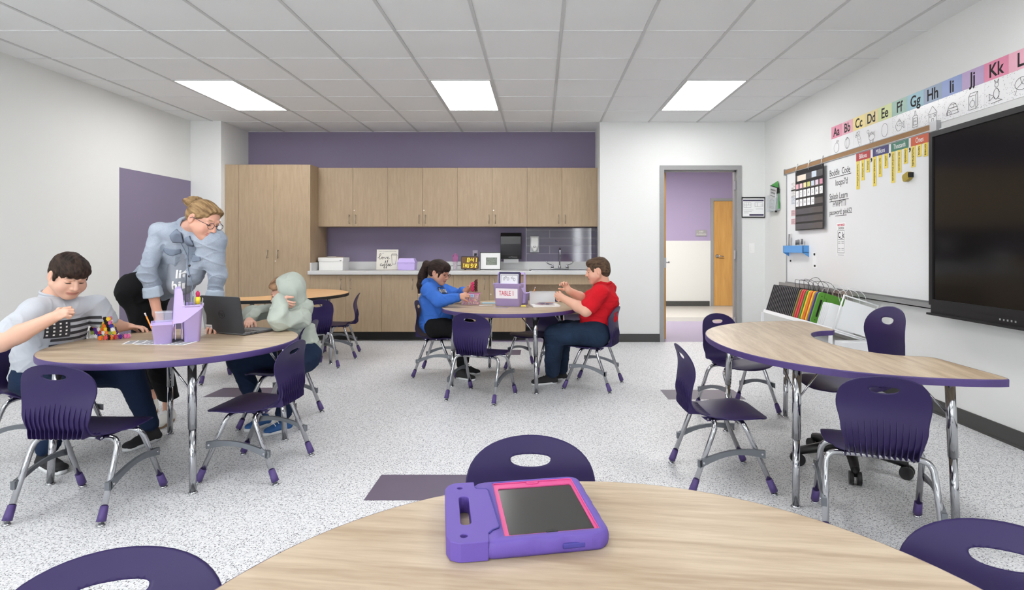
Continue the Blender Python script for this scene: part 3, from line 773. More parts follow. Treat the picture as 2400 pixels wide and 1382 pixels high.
COF = [[(-.07, .075), (-.082, .078), (-.092, .062), (-.082, .05), (-.065, .056), (-.056, .07), (-.062, .055), (-.05, .048), (-.042, .062), (-.05, .07), (-.034, .068), (-.02, .11), (-.022, .118), (-.03, .08), (-.036, .02), (-.042, .03), (-.024, .058), (-.008, .075), (.008, .118), (.004, .122), (-.004, .08), (-.010, .02), (-.014, .03), (.004, .056), (.02, .064), (.024, .076), (.014, .07), (.018, .05), (.034, .056), (.044, .074), (.036, .074), (.034, .055), (.05, .05), (.07, .066)]]
script(LOVE, F, .005, e); script(COF, F, .005, e)
script([[(.055, .20), (.125, .20)], [(.05, .185), (.13, .185)], [(.055, .20), (.05, .185)], [(.125, .20), (.13, .185)], [(.06, .2), (.065, .212), (.115, .212), (.12, .2)], [(.055, .185), (.066, .075)], [(.125, .185), (.110, .075)], [(.066, .075), (.110, .075)]], F, .0035, e, 'cup_drawing')
# lavender box
e = empty('lidded_box', (ctx(954, 7.58), 7.60, CT), 0, 'small lavender plastic box with hinged lid on the counter', 'box')
mb = MB()
def taper(mb, w0, d0, w1, d1, z0, z1):
    mb.add([(-w0, -d0, z0), (w0, -d0, z0), (w0, d0, z0), (-w0, d0, z0), (-w1, -d1, z1), (w1, -d1, z1), (w1, d1, z1), (-w1, d1, z1)], [(0, 3, 2, 1), (4, 5, 6, 7), (0, 1, 5, 4), (1, 2, 6, 5), (2, 3, 7, 6), (3, 0, 4, 7)]); return mb
taper(mb, .108, .07, .116, .078, 0, .095).build('box_body', M_lav, e, bevel=.006)
mb = MB().box(-.12, .12, -.082, .082, .094, .102); taper(mb, .116, .078, .096, .055, .102, .155).build('lid', M_lav, e, bevel=.005)
MB().box(-.016, .016, -.088, -.08, .082, .106).build('clasp', M_lav, e, bevel=.003)
# cup with pink straws
e = empty('straw_cup', (ctx(1067, 7.62), 7.62, CT), 0, 'clear cup holding pink glitter straws beside the digital clock', 'cup')
MB().lathe([(.026, 0), (.034, .11), (.033, .11), (.025, .003)], 20, cap=False).lathe([(.0, .002), (.026, .002)], 20, cap=False).build('cup', M_clear, e)
for k in range(6):
    a = k * 1.05; MB().tube([(.012 * math.cos(a), .012 * math.sin(a), .005), (.026 * math.cos(a), .026 * math.sin(a), .175 + .012 * (k % 3))], .0042, 8).ball((.027 * math.cos(a), .027 * math.sin(a), .185 + .012 * (k % 3)), .008).build('straw', mat('pink_straw', (196, 96, 160), .4), e)
# digital clock
e = empty('digital_clock', (ctx(1101, 7.60), 7.60, CT), 0, 'digital clock on the counter glowing 8:41 THU 9/12', 'clock')
MB().prism(rrect(.232, .172, .02), -.015, .015, frame((0, 0, .094), (1, 0, 0), (0, 0, 1))).build('clock_case', mat('dark_clock_case', (48, 34, 30), .4), e, bevel=.003)
F = frame((0, -.0158, .094), (1, 0, 0), (0, 0, 1))
MB().prism(rrect(.214, .154, .014), 0, .0006, F).build('clock_face', mat('brown_clock_face', (112, 78, 38), .4, vary=0), e)
M_led = mat('yellow_led', (255, 226, 60), .4, vary=0, emit=1.0)
SEG = {'8': 'abcdefg', '4': 'bcfg', '1': 'bc', '9': 'abcdfg', '2': 'abdeg', 'H': 'bcefg', 'U': 'bcdef', 'T': 'aM', '/': '/', ':': ':'}
def seg(mb, ch, x, y, w_, h_, M, t_=.006, sl=.12):
    S = {'a': [(0, h_), (w_, h_)], 'b': [(w_, h_), (w_, h_ / 2)], 'c': [(w_, h_ / 2), (w_, 0)], 'd': [(0, 0), (w_, 0)], 'e': [(0, 0), (0, h_ / 2)], 'f': [(0, h_ / 2), (0, h_)], 'g': [(0, h_ / 2), (w_, h_ / 2)], 'M': [(w_ / 2, h_), (w_ / 2, 0)], '/': [(0, 0), (w_, h_)], ':': [(0, h_ * .3), (0, h_ * .38)]}
    for c in SEG[ch]:
        P = S[c]; strokes([[(x + p[0] + sl * p[1], y + p[1]) for p in P]], t_, M, mb, .001)
    if ch == ':': strokes([[(x + sl * h_ * .65, y + h_ * .62), (x + sl * h_ * .7, y + h_ * .7)]], t_, M, mb, .001)
mb = MB()
for ch, x in zip('8:41', (-.032, .008, .024, .062)): seg(mb, ch, x, .012, .024, .05, F, .0055)
x = -.09
for ch, x in zip('THU9/12', (-.090, -.060, -.030, .014, .040, .062, .070)): seg(mb, ch, x, -.06, .0165, .046, F, .0042)
mb.build('lettering', M_led, e, recalc=False)
MB().box(-.07, -.05, -.01, .03, 0, .01).box(.05, .07, -.01, .03, 0, .01).build('clock_foot', M_black, e)
# framed picture
e = empty('picture_frame', (ctx(1149, 7.60), 7.61, CT + .002), 0, 'black framed picture with wide white mat leaning on the backsplash', 'picture')
Mt = Matrix.Rotation(-.07, 4, 'X'); w_, h_ = .1375, .232
m_ = MB().box(-w_, w_, 0, .014, 0, .007, Mt).box(-w_, w_, 0, .014, h_ - .007, h_, Mt).box(-w_, -w_ + .007, 0, .014, 0, h_, Mt).box(w_ - .007, w_, 0, .014, 0, h_, Mt); m_.build('frame', M_black, e)
MB().box(-w_ + .006, w_ - .006, .006, .012, .006, h_ - .006, Mt).build('mat_board', M_paper, e)
MB().box(-.058, .088, .0045, .006, .062, .162, Mt).build('picture', mat('grey_photo', (128, 134, 124), .5, vary=.75, vscale=55), e)
# wall outlets
def wallplate(name, x, y, z, lab, kind='outlet', ex=(1, 0, 0)):
    e = empty(name, (x, y, z), 0, lab, kind); MB().box(-.036, .036, -.006, 0, -.058, .058, bev=.002).build('plate', mat('pale_purple_plate', (176, 166, 186), .5) if name != 'light_switch' else M_white, e)
    return e
e = wallplate('wall_outlet', ctx(1114, YA), YA - .0005, 1.095, 'wall outlet with black plug above the digital clock')
MB().box(-.012, .02, -.03, -.006, -.01, .02, bev=.004).tube([(.0, -.02, .0), (-.02, -.04, -.03), (-.06, -.03, -.06)], .003, 8).build('plug', M_black, e)
# black cord on counter
tag(MB().tube(spline([(ctx(1055, 7.7), 7.7, CT + .06), (ctx(1050, 7.7), 7.7, CT + .045), (ctx(1060, 7.72), 7.72, CT + .05), (ctx(1080, 7.72), 7.7, CT + .055), (ctx(1090, 7.72), 7.7, CT + .05)], 5), .0028, 8).build('power_cord', M_black), 'thin black cord looping behind the straw cup and clock', 'cord')
# paper towel dispenser
e = empty('towel_dispenser', (ctx(1199, YA), YA - .001, 1.04), 0, 'black paper towel dispenser on the wall above the counter', 'dispenser')
mb = MB(); prof = [(0, 0), (-.20, 0), (-.215, .05), (-.225, .20), (-.215, .30), (-.17, .345), (-.08, .355), (0, .355)]
Ms = Matrix(((0, 0, 1, 0), (1, 0, 0, 0), (0, 1, 0, 0), (0, 0, 0, 1)))
mb.prism(prof, -.138, .138, Ms); mb.build('cover', mat('smoked_black_plastic', (28, 28, 30), .18), e, bevel=.012)
text('enMotion', .03, frame((.03, -.2105, .025), (1, 0, 0), (0, .1, 1)), M_inkgrey, e, name='dispenser_mark', sx=1)
MB().box(-.10, .10, -.12, -.1185, -.055, .0).build('paper_towel', M_paper, e)
# soap dispenser
e = empty('soap_dispenser', (ctx(1253, YA), YA - .0085, 1.185 - (591 - 581) / FPX * YA), 0, 'white and grey soap dispenser on the purple tile', 'dispenser')
MB().box(-.062, .062, -.03, 0, -.002, .222, bev=.008).build('back_plate', mat('pale_grey_plastic', (205, 206, 210), .35), e)
MB().prism([(-.05, .21), (-.055, .1), (-.03, .02), (.03, .02), (.055, .1), (.05, .21)], .03, .075, frame((0, 0, 0), (1, 0, 0), (0, 0, 1))).build('cover', M_white, e, bevel=.01)
MB().ball((0, -.07, .055), (.035, .022, .045)).build('push_lever', M_white, e)
MB().tube([(-.02, -.092, .075), (0, -.094, .07), (.02, -.092, .075)], .004, 6).build('nozzle', M_black, e)
# sink and faucet
e = empty('sink', (ctx(1308, 7.5), 7.56, CT), 0, 'stainless steel sink set into the counter', 'sink')
mb = MB(); W, D = .37, .22
mb.box(-W, W, -D, -D + .02, -.001, .006).box(-W, W, D - .02, D, -.001, .006).box(-W, -W + .02, -D, D, -.001, .006).box(W - .02, W, -D, D, -.001, .006)
mb.build('rim', M_steel, e); MB().box(-W + .02, W - .02, -D + .02, D - .02, .0005, .002).build('basin', mat('dark_steel_basin', (120, 120, 122), .35, metal=1), e)
e = empty('faucet', (ctx(1312, 7.70), 7.735, CT + .0065), 0, 'chrome gooseneck faucet with two wing handles at the sink', 'faucet')
MB().box(-.115, .115, -.022, .022, 0, .014, bev=.005).lathe([(.022, .0), (.018, .035), (.012, .045), (.011, .06)], 16).build('base_plate', M_chrome, e)
MB().tube([(0, 0, .04), (0, 0, .22)] + [(0, -.06 + .06 * math.cos(a), .22 + .06 * math.sin(a)) for a in [PI * k / 10 for k in range(1, 11)]] + [(0, -.12, .17)], .0095, 12).build('spout', M_chrome, e)
for s in (-1, 1):
    MB().lathe([(.02, 0), (.018, .03), (.012, .04), (.014, .055), (.0, .06)], 14, Matrix.Translation((s * .1, 0, .01))).tube([(s * .1, 0, .058), (s * .13, -.01, .062), (s * .16, -.02, .075), (s * .185, -.025, .105)], [.006, .006, .006, .009], 8).build('tap_handle', M_chrome, e)
# ================================================================ right wall: whiteboard, screen, charts
def wy(px): return FPX * XR / (px - VPX)
def wz(px, py, X=XR): return CH - (py - VPY) * (X / (px - VPX))
def RF(y, z, off=.0): return frame((XR - off, y, z), (0, -1, 0), (0, 0, 1))     # text frame on the right wall
BY1, BY0 = 6.573, 4.03
e = empty('whiteboard', (XR, 4.34, 0), 0, 'long white dry-erase board with handwriting on the right wall', 'whiteboard')
def lb(mb, x0, x1, y0, y1, z0, z1): return mb.box(-x1, -x0, y0 - 4.34, y1 - 4.34, z0, z1)
lb(MB(), .002, .014, BY0, BY1, .80, 2.03).build('board', M_board, e)
mb = lb(MB(), .001, .02, BY1, BY1 + .018, .79, 2.07); lb(mb, .001, .02, BY0, BY1, .78, .802); mb.build('frame', M_alu, e)
mb = lb(MB(), .014, .085, BY0, BY1 + .06, .755, .762); lb(mb, .08, .085, BY0, BY1 + .06, .755, .795); lb(mb, .001, .014, BY0, BY1 + .06, .75, .80); mb.build('pen_tray', M_alu, e)
lb(MB(), .001, .022, 4.13, 6.62, 2.034, 2.078).build('cork_strip', M_cork, e)
mb = lb(MB(), .001, .024, 4.13, 6.62, 2.028, 2.036); lb(mb, .001, .024, 4.13, 6.62, 2.076, 2.082); lb(mb, .0, .03, 6.62, 6.635, 2.02, 2.09); lb(mb, .0, .035, 4.07, 4.14, 2.02, 2.09); mb.build('map_rail', M_alu, e)
M_handw = mat('marker_ink', (60, 60, 62), .6, vary=0)
def hw_text(body, px0, px1, py, size, ul=False, par=e):
    y0, y1 = wy(px0), wy(px1); yc = (y0 + y1) / 2; pc = VPX + FPX * XR / yc
    z = CH - (py - VPY) * yc / FPX
    t_ = text(body, size, RF(yc, z, .0146), M_handw, None, align='CENTER'); wd = t_.dimensions.x
    t_.name = 'handwriting'; s_ = abs(y0 - y1) / max(wd, .01)
    t_.matrix_local = RF(yc, z, .0146) @ Matrix.Shear('XZ', 4, (.0, .0)) @ Matrix.Diagonal((s_, 1, 1, 1))
    t_.parent = par; t_.matrix_parent_inverse = par.matrix_world.inverted() if False else Matrix.Translation(-Vector(par.location))
    if ul:
        strokes([[(-abs(y0 - y1) / 2, -.045), (abs(y0 - y1) / 2 + .02, -.04)]], .006, RF(yc, z, .0146)).build('underline', M_handw, par, recalc=False).matrix_parent_inverse = Matrix.Translation(-Vector(par.location))
bpy.context.view_layer.update()
hw_text('Boddle  Code', 1948, 1996, 402, .085, True)
hw_text('loops7d', 1962, 1990, 426, .085)
hw_text('Splash Learn', 1948, 1990, 459, .085, True)
hw_text('HWPYTI', 1956, 1986, 477, .085)
hw_text('password: pink52', 1948, 2000, 496, .072)
strokes([[(-.2, -.0), (.0, .0)]], .006, RF(5.3, wz(1990, 503), .0146)).build('underline', M_handw, e, recalc=False).matrix_parent_inverse = Matrix.Translation(-Vector(e.location))
# interactive screen
sx0, sx1 = 2.06, 4.02
e = empty('interactive_display', (XR, (sx0 + sx1) / 2, 0), 0, 'large black interactive display mounted on the right wall', 'screen')
hy = (sx1 - sx0) / 2
MB().box(-.105, -.015, -hy, hy, .79, 1.99, bev=.006).build('housing', M_black, e)
mb = MB().box(-.122, -.105, -hy, hy, 1.955, 1.99).box(-.122, -.105, -hy, hy, .79, .83).box(-.122, -.105, -hy, -hy + .035, .83, 1.955).box(-.122, -.105, hy - .035, hy, .83, 1.955); mb.build('bezel', M_black, e)
MB().box(-.112, -.105, -hy + .03, hy - .03, .825, 1.96).build('screen', M_screen, e)
MB().box(-.115, -.03, -hy + .02, hy - .01, .735, .79).box(-.14, -.03, -hy + .01, hy, .722, .736).build('speaker_bar', M_black, e)
mb = MB()
for k in range(5): mb.box(-.1165, -.115, hy - .62 - .028 * k, hy - .61 - .028 * k, .757, .768)
mb.build('button', mat('grey_button', (150, 150, 150), .4), e)
# alphabet cards
def wob(P, n): return P
DR = {}
DR['A'] = [arc(0, -.04, .036, .042), [(0, .0), (.006, .02)], arc(.018, .015, .014, .007, 0, 360, 8)]
DR['B'] = [arc(0, -.03, .032, .046), arc(0, -.03, .014, .045), [(-.02, .0), (.02, .005)]]
DR['C'] = [[(-.02, -.01), (.0, -.07), (.022, -.1), (.03, -.09), (.026, -.04), (.012, .0), (-.02, -.01)], arc(-.02, .015, .012, .016, 0, 360, 8), arc(0, .02, .012, .014, 0, 360, 8), arc(-.035, .0, .012, .01, 0, 360, 8), [(-.005, -.03), (.012, -.035)], [(.002, -.055), (.02, -.06)]]
DR['D'] = [arc(.006, -.05, .034, .024), arc(-.038, .002, .013, .012), [(-.03, -.04), (-.036, -.01)], [(-.022, -.045), (-.028, -.008)], [(.036, -.045), (.046, -.01)], [(-.015, -.07), (-.015, -.09), (-.004, -.09), (-.004, -.073)], [(.014, -.072), (.014, -.09), (.026, -.09), (.026, -.068)], [(-.02, -.025), (-.012, -.01), (-.004, -.026), (.006, -.008), (.014, -.026), (.024, -.012), (.03, -.03)]]
DR['E'] = [arc(0, -.03, .034, .05)]
DR['F'] = [arc(-.004, -.035, .032, .036), [(.026, -.03), (.048, -.01), (.044, -.035), (.048, -.06), (.026, -.042)], arc(-.018, -.028, .004, .004, 0, 360, 6), arc(.005, -.04, .008, .008, 0, 180, 6), arc(.005, -.025, .008, .008, 0, 180, 6), [(-.01, .0), (.0, .015), (.012, -.002)]]
DR['G'] = [[(-.024, -.08), (-.024, -.01), (-.01, .0), (.01, .0), (.024, -.01), (.024, -.08), (-.024, -.08)], [(-.008, .0), (-.003, .03), (.003, .03), (.008, .0)], [(-.018, -.02), (.018, -.02), (.018, -.065), (-.018, -.065), (-.018, -.02)], [(-.012, -.045), (-.006, -.035), (0, -.045), (.006, -.035), (.012, -.045)]]
DR['H'] = [[(-.032, -.085), (-.032, -.03), (.032, -.03), (.032, -.085), (-.032, -.085)], [(-.04, -.03), (0, .02), (.04, -.03)], [(-.008, -.085), (-.008, -.062), (.008, -.062), (.008, -.085)], [(-.024, -.04), (-.012, -.04), (-.012, -.052), (-.024, -.052), (-.024, -.04)], [(.012, -.04), (.024, -.04), (.024, -.052), (.012, -.052), (.012, -.04)]]
DR['I'] = [arc(.006, -.075, .042, .07, 0, 180), [(-.036, -.075), (.048, -.075)], arc(-.022, -.075, .02, .03, 0, 180, 10), arc(-.022, -.075, .011, .02, 0, 180, 8), [(-.025, -.035), (.046, -.035)], [(.0, -.055), (.048, -.055)], [(-.01, -.015), (.034, -.015)], [(.015, -.035), (.015, -.015)]]
DR['J'] = [[(-.028, -.085), (-.028, -.005), (.022, -.005), (.022, -.085), (-.028, -.085)], [(-.028, -.005), (-.016, .012), (.034, .012), (.022, -.005)], [(.034, .012), (.034, -.07), (.022, -.085)], arc(-.003, -.052, .018, .02, 0, 360, 10), [(-.003, -.032), (.002, -.02)]]
DR['K'] = [arc(.004, .01, .012, .014, 0, 360, 10), [(-.004, .022), (-.01, .04), (.002, .026)], [(.008, .025), (.016, .04), (.014, .022)], arc(.002, -.04, .018, .03), arc(.002, -.055, .012, .014, 180, 360, 8), [(-.016, -.05), (-.04, -.07), (-.044, -.03), (-.02, -.045)], [(.014, -.07), (.036, -.082), (-.004, -.085), (-.03, -.088)], [(.012, -.02), (.024, -.035)]]
DR['L'] = [arc(.0, -.03, .04, .034), [(0, -.03), (.02, .0)], [(0, -.03), (.03, -.05)], [(0, -.03), (-.01, .002)], [(0, -.03), (-.028, -.05)], [(-.03, -.06), (-.04, -.085)]]
CC = [(226, 150, 172), (233, 176, 190), (240, 220, 150), (228, 210, 150), (206, 214, 150), (150, 186, 170), (142, 186, 200), (140, 160, 186), (140, 158, 208), (184, 160, 200), (226, 138, 168), (236, 178, 196)]
PIC = {'A': 'an apple', 'B': 'a ball', 'C': 'a carrot', 'D': 'a dinosaur', 'E': 'an egg', 'F': 'a fish', 'G': 'a glue bottle', 'H': 'a house', 'I': 'an igloo', 'J': 'a juice box', 'K': 'a kangaroo', 'L': 'a round shape'}
M_laminate = mat('laminated_paper', (240, 240, 241), .22, vary=0)
for k, ch in enumerate('ABCDEFGHIJKL'):
    y = 5.596 - .1925 * k; yc = y - .096
    c = empty('alphabet_card', (XR - .001, yc, 2.216), 0, 'alphabet card reading %s%s with a line drawing of %s' % (ch, ch.lower(), PIC[ch]), 'card', 'alphabet cards above the whiteboard')
    MB().box(-.0022 - .0004 * (k % 2), -.0002, -.096, .096, -.1415, .1415).build('card', M_laminate, c)
    hm = mat('alphabet_colour_%s' % ch.lower(), CC[k], .38, vary=.08, vscale=14)
    MB().box(-.0034, -.0023, -.096, .096, .024, .1415).build('colour_header', hm, c)
    F = frame((-.0036, 0, 0), (0, -1, 0), (0, 0, 1))
    text(ch + ch.lower(), .118, F @ Matrix.Translation((0, .078, 0)), M_ink, c, sx=.86, off=.002)
    strokes(DR[ch], .0022, F @ Matrix.Translation((0, -.028, 0)) @ Matrix.Diagonal((1.25, 1.1, 1, 1))).build('line_drawing', M_ink, c, recalc=False)
    if k > 4:
        rnd = random.Random(k); dm = MB()
        for _ in range(90):
            px_, pz_ = rnd.uniform(-.09, .09), rnd.uniform(-.138, .02)
            if abs(px_) < .05 and -.12 < pz_ < .01: continue
            strokes([[(px_, pz_), (px_ + .002, pz_ + .002)]], .002, F, dm)
        dm.build('dot_pattern', M_ink, c, recalc=False)
# place value chart
HD = [('Billions', (184, 64, 66), 2011, 2044, ['hundred billions', 'ten billions', 'billions']), ('Millions', (70, 66, 120), 2050, 2087, ['hundred millions', 'ten millions', 'millions']), ('Thousands', (70, 126, 106), 2093, 2134, ['hundred thousands', 'ten thousands', 'thousands']), ('Ones', (204, 92, 54), 2139.7, 2182, ['hundreds', 'tens', 'ones'])]
for hi, (nm, col, p0, p1, subs) in enumerate(HD):
    y0, y1 = wy(p0), wy(p1); yc = (y0 + y1) / 2; wd = y0 - y1
    c = empty('place_value_card', (XR - .0145, yc, 1.99), 0, '%s place value header card reading %s with yellow strips' % ({'Billions': 'red', 'Millions': 'navy', 'Thousands': 'green', 'Ones': 'orange'}[nm], nm), 'card', 'place value cards under the map rail')
    MB().box(-.002, 0, -wd / 2, wd / 2, -.034, .034).build('header_card', mat('header_%s' % nm.lower(), col, .35, vary=.03), c)
    F = frame((-.0024, 0, 0), (0, -1, 0), (0, 0, 1))
    t_ = text(nm, .058, F, M_paper, c, sx=.72 if nm != 'Thousands' else .6)
    for j, (sname, ln) in enumerate(zip(subs, ([.25, .18, .12] if nm != 'Ones' else [.16, .09, .10]))):
        yy = (wd / 2 - .028) - j * (wd - .06) / 2
        st = MB().box(-.003, -.001, yy - .023, yy + .023, -.034 - ln, -.034).build('strip', mat('yellow_card', (240, 216, 92), .4, vary=.03), c)
        text(sname, .032, frame((-.0034, yy, -.034 - ln / 2), (0, 0, -1), (0, -1, 0)), M_ink, st, sx=(ln - .012) / (.016 * len(sname)) )
    if hi < 3: text(',', .12, F @ Matrix.Translation((wd / 2 + .018, -.02, 0)), M_ink, c, name='comma', off=.003)
# pocket chart
py0, py1 = 6.292, 5.665; yc = (py0 + py1) / 2; hw2 = (py0 - py1) / 2
c = empty('pocket_chart', (XR - .034, yc, 1.70), 0, 'black hanging calendar pocket chart with number cards on the whiteboard', 'chart')
m_ = MB(); H = .645
m_.box(-.012, -.008, -hw2, hw2, -.325, .32); m_.build('fabric', mat('black_nylon', (34, 32, 33), .6), c)
F = frame((-.0125, 0, 0), (0, -1, 0), (0, 0, 1))
rows = [.235, .145, .055, -.035, -.125, -.205, -.285]
mb = MB()
for i, z in enumerate(rows): mb.box(-.014, -.0128, -hw2 + .015, hw2 - .015, z - .03, z + .03 if i else z + .035)
mb.build('clear_pocket', mat('smoky_vinyl', (120, 118, 118), .12, vary=.25, vscale=9, alpha=.5), c)
def card(x, z, w_, h_, m_): 
    return MB().box(-.0155, -.0145, -x - w_ / 2, -x + w_ / 2, z - h_ / 2, z + h_ / 2).build('number_card', m_, c)
card(-.16, .235, .2, .06, mat('cream_card', (236, 222, 205), .5)); card(.12, .24, .10, .06, mat('pale_blue_card', (205, 216, 228), .5))
pc = [(232, 176, 186), (236, 196, 204), (236, 222, 170), (206, 208, 120), (206, 214, 230), (224, 204, 218), (212, 150, 170)]
for j in range(7):
    x = -.26 + .088 * j
    card(x, .150, .06, .05, mat('day_card_%s' % 'abcdefg'[j], pc[j], .5))
    q = card(x, .066, .065, .075, M_paper); text('1234567'[j], .05, frame((-.0158, -x, .066), (0, -1, 0), (0, 0, 1)), M_inkgrey, q)
    if j < 5: q = card(x, -.03, .065, .075, M_paper); text(('8', '9', '10', '11', '12')[j], .042, frame((-.0158, -x, -.03), (0, -1, 0), (0, 0, 1)), M_inkgrey, q)
for x in (-.28, .0, .28):
    MB().tube([(-.014, -x, .30), (-.02, -x, .325), (-.016, -x, .36), (-.004, -x, .375), (-.0, -x, .40)], .004, 6).build('hanging_clip', M_steel, c)
# papers at the board's left end
for (pz, hh, col, lab) in ((wz(1862, 437), .10, 'white', 'topmost small schedule paper at the left end of the whiteboard'), (wz(1862, 453), .08, 'white', 'second small schedule paper at the left end of the whiteboard'), (wz(1862, 470), .09, 'blue', 'pale blue schedule paper at the left end of the whiteboard'), (wz(1862, 499), .065, 'pink', 'upper pink note at the left end of the whiteboard'), (wz(1862, 519), .065, 'pink', 'lower pink note at the left end of the whiteboard')):
    c = empty('schedule_paper', (XR - .0145, wy(1862.5), pz), 0, lab, 'paper', 'papers at the left end of the whiteboard')
    MB().box(-.001, 0, -.055, .055, -hh / 2, hh / 2).build('sheet', {'white': mat('sheet_white', (232, 230, 228), .7), 'blue': mat('sheet_blue', (214, 220, 228), .7), 'pink': mat('sheet_pink', (232, 190, 196), .7)}[col], c)
    strokes([[(-.045, hh * q), (.045 - .02 * (i % 2), hh * q)] for i, q in enumerate((-.35, -.2, -.05, .1, .25, .38))], .0035, frame((-.0012, 0, 0), (0, -1, 0), (0, 0, 1))).build('print', M_inkgrey, c, recalc=False)
# ck poster
c = empty('phonics_poster', (XR - .0145, wy(1975), wz(1975, 561)), 0, 'small white phonics chant poster reading c_k with red heading', 'poster')
ww, hh = .135, .315
MB().box(-.001, 0, -ww / 2 - .015, ww / 2 + .015, -hh / 2, hh / 2).build('sheet', M_paper, c)
F = frame((-.0013, 0, 0), (0, -1, 0), (0, 0, 1))
text("WHAT'S THE BUZZ?", .026, F @ Matrix.Translation((0, .135, 0)), M_inkred, c, sx=.55, off=.0008)
text("CHICKEN", .034, F @ Matrix.Translation((0, .105, 0)), M_ink, c, sx=.7)
text("C_k", .078, F @ Matrix.Translation((0, .04, 0)), M_ink, c, sx=.8, off=.0012)
strokes([[(-.06, .085), (.06, .085), (.06, -.125), (-.06, -.125), (-.06, .085)], [(-.05, 0), (.05, 0)], [(-.05, -.02), (-.01, -.02)], [(.01, -.02), (.05, -.02)], [(-.05, -.035), (-.01, -.035)], [(.01, -.035), (.05, -.035)], [(-.05, -.085), (-.01, -.085)], [(.01, -.085), (.05, -.085)], [(-.05, -.1), (-.01, -.1)], [(.01, -.1), (.05, -.1)], [(-.055, -.145), (.055, -.145)]], .003, F).build('print', M_ink, c, recalc=False)
# blue magnetic shelf
c = empty('magnetic_shelf', (XR - .0145, 6.285, 1.09), 0, 'bright blue magnetic shelf holding markers at the left end of the whiteboard', 'shelf')
Mb = mat('bright_blue_plastic', (92, 160, 226), .4, vary=.01)
m_ = MB().box(-.066, -.061, -.245, .245, .045, .122).box(-.061, 0, -.245, .245, .045, .05)
for s in (-1, 1):
    y = s * .2425; m_.add([(-.066, y - .0025, .122), (0, y - .0025, .122), (0, y - .0025, 0), (-.066, y - .0025, .045), (-.066, y + .0025, .122), (0, y + .0025, .122), (0, y + .0025, 0), (-.066, y + .0025, .045)], [(0, 3, 2, 1), (4, 5, 6, 7), (0, 1, 5, 4), (1, 2, 6, 5), (2, 3, 7, 6), (3, 0, 4, 7)])
m_.build('tray', Mb, c)
for i, (y, h_, cl, lab) in enumerate(((6.47, .20, (150, 150, 152), 'grey folded card standing in the blue magnetic shelf'), (6.27, .13, (170, 170, 172), 'leftmost grey marker in the blue magnetic shelf'), (6.22, .135, (190, 186, 182), 'middle grey marker in the blue magnetic shelf'), (6.14, .14, (150, 158, 156), 'rightmost grey marker in the blue magnetic shelf'))):
    if i == 0: tag(MB().box(-.03, -.026, -.02, .02, 0, h_, Matrix.Rotation(.08, 4, 'X')).build('folded_card', mat('grey_card', cl, .5)), lab, 'card').location = (XR - .0145, y, 1.142)
    else:
        q = empty('marker', (XR - .045, y, 1.142), 0, lab, 'marker', 'markers in the blue magnetic shelf'); MB().cyl((0, 0, 0), (0, 0, h_ * .6), .011).build('barrel', mat('marker_grey', cl, .4), q); MB().cyl((0, 0, h_ * .6), (0, 0, h_), .012).build('cap', mat('marker_cap', (120, 120, 124), .4), q)
# magnet note and magnets
c = empty('magnet_note', (XR - .0145, wy(1913), wz(1913, 608)), 0, 'small white note hung by a round black magnet under the whiteboard shelf', 'note')
MB().box(-.001, 0, -.045, .045, -.085, .075).build('sheet', M_paper, c); MB().lathe([(.012, 0), (.012, .008), (0, .009)], 14, frame((-.001, 0, .055), (0, -1, 0), (0, 0, 1))).build('magnet', M_black, c); MB().box(-.0016, -.001, -.02, .02, -.075, -.055).build('print', M_ink, c)
q = MB().lathe([(.011, 0), (.011, .008), (0, .009)], 14, frame((XR - .0142, wy(1856.5), wz(1856.5, 611)), (0, -1, 0), (0, 0, 1))).build('round_magnet', M_black); tag(q, 'round black magnet below the blue magnetic shelf', 'magnet')
c = empty('magnetic_clip', (XR - .0145, wy(2136), wz(2136, 414)), 0, 'gold and black magnetic clip on the whiteboard', 'clip')
F = frame((0, 0, 0), (0, -1, .35), (0, .35, 1))
MB().prism(rrect(.085, .06, .02), 0, .03, F).build('clip_body', mat('gold_clip', (178, 156, 62), .35, vary=.1), c, bevel=.004)
MB().box(-.03, 0, -.05, -.03, -.01, .03).build('clip_lever', M_black, c)
# eraser marker on tray
c = empty('marker', (XR - .05, wy(2055) + .02, .7725), 0, 'black and white dry-erase marker lying on the whiteboard tray', 'marker')
MB().cyl((0, .0, 0), (0, .07, 0), .009).build('cap', M_black, c); MB().cyl((0, -.06, 0), (0, .0, 0), .008).build('barrel', M_white, c)
# wall pocket with booklet and folder
c = empty('wall_pocket', (XR, 6.93, 1.63), 0, 'clear acrylic wall pocket in the corner beside the whiteboard', 'holder')
MB().box(-.055, -.052, -.13, .14, 0, .15).box(-.055, 0, -.13, .14, -.003, .0).box(-.055, 0, -.133, -.13, 0, .2).box(-.055, 0, .14, .143, 0, .2).box(-.003, 0, -.13, .14, 0, .25).build('pocket', mat('acrylic', (225, 232, 235), .08, vary=0, alpha=.3), c)
c = tag(MB().box(-.012, -.006, -.125, .08, 0, .33, Matrix.Translation((-.012, -.035, 0)) @ Matrix.Rotation(-.14, 4, 'X')).build('green_folder', mat('green_folder', (66, 150, 66), .5)), 'bright green folder standing in the clear wall pocket', 'folder'); c.location = (XR, 6.93, 1.635)
c = empty('booklet', (XR, 6.96, 1.635), 0, 'grey safety booklet with a barn drawing leaning in the clear wall pocket', 'booklet'); MM = Matrix.Rotation(.22, 4, 'X')
MB().box(-.04, -.02, -.11, .10, 0, .29, MM).build('pages', mat('booklet_grey', (196, 197, 199), .5), c); MB().box(-.042, -.018, -.115, -.108, 0, .295, MM).box(-.042, -.018, -.115, .105, .288, .295, MM).build('binder', M_black, c)
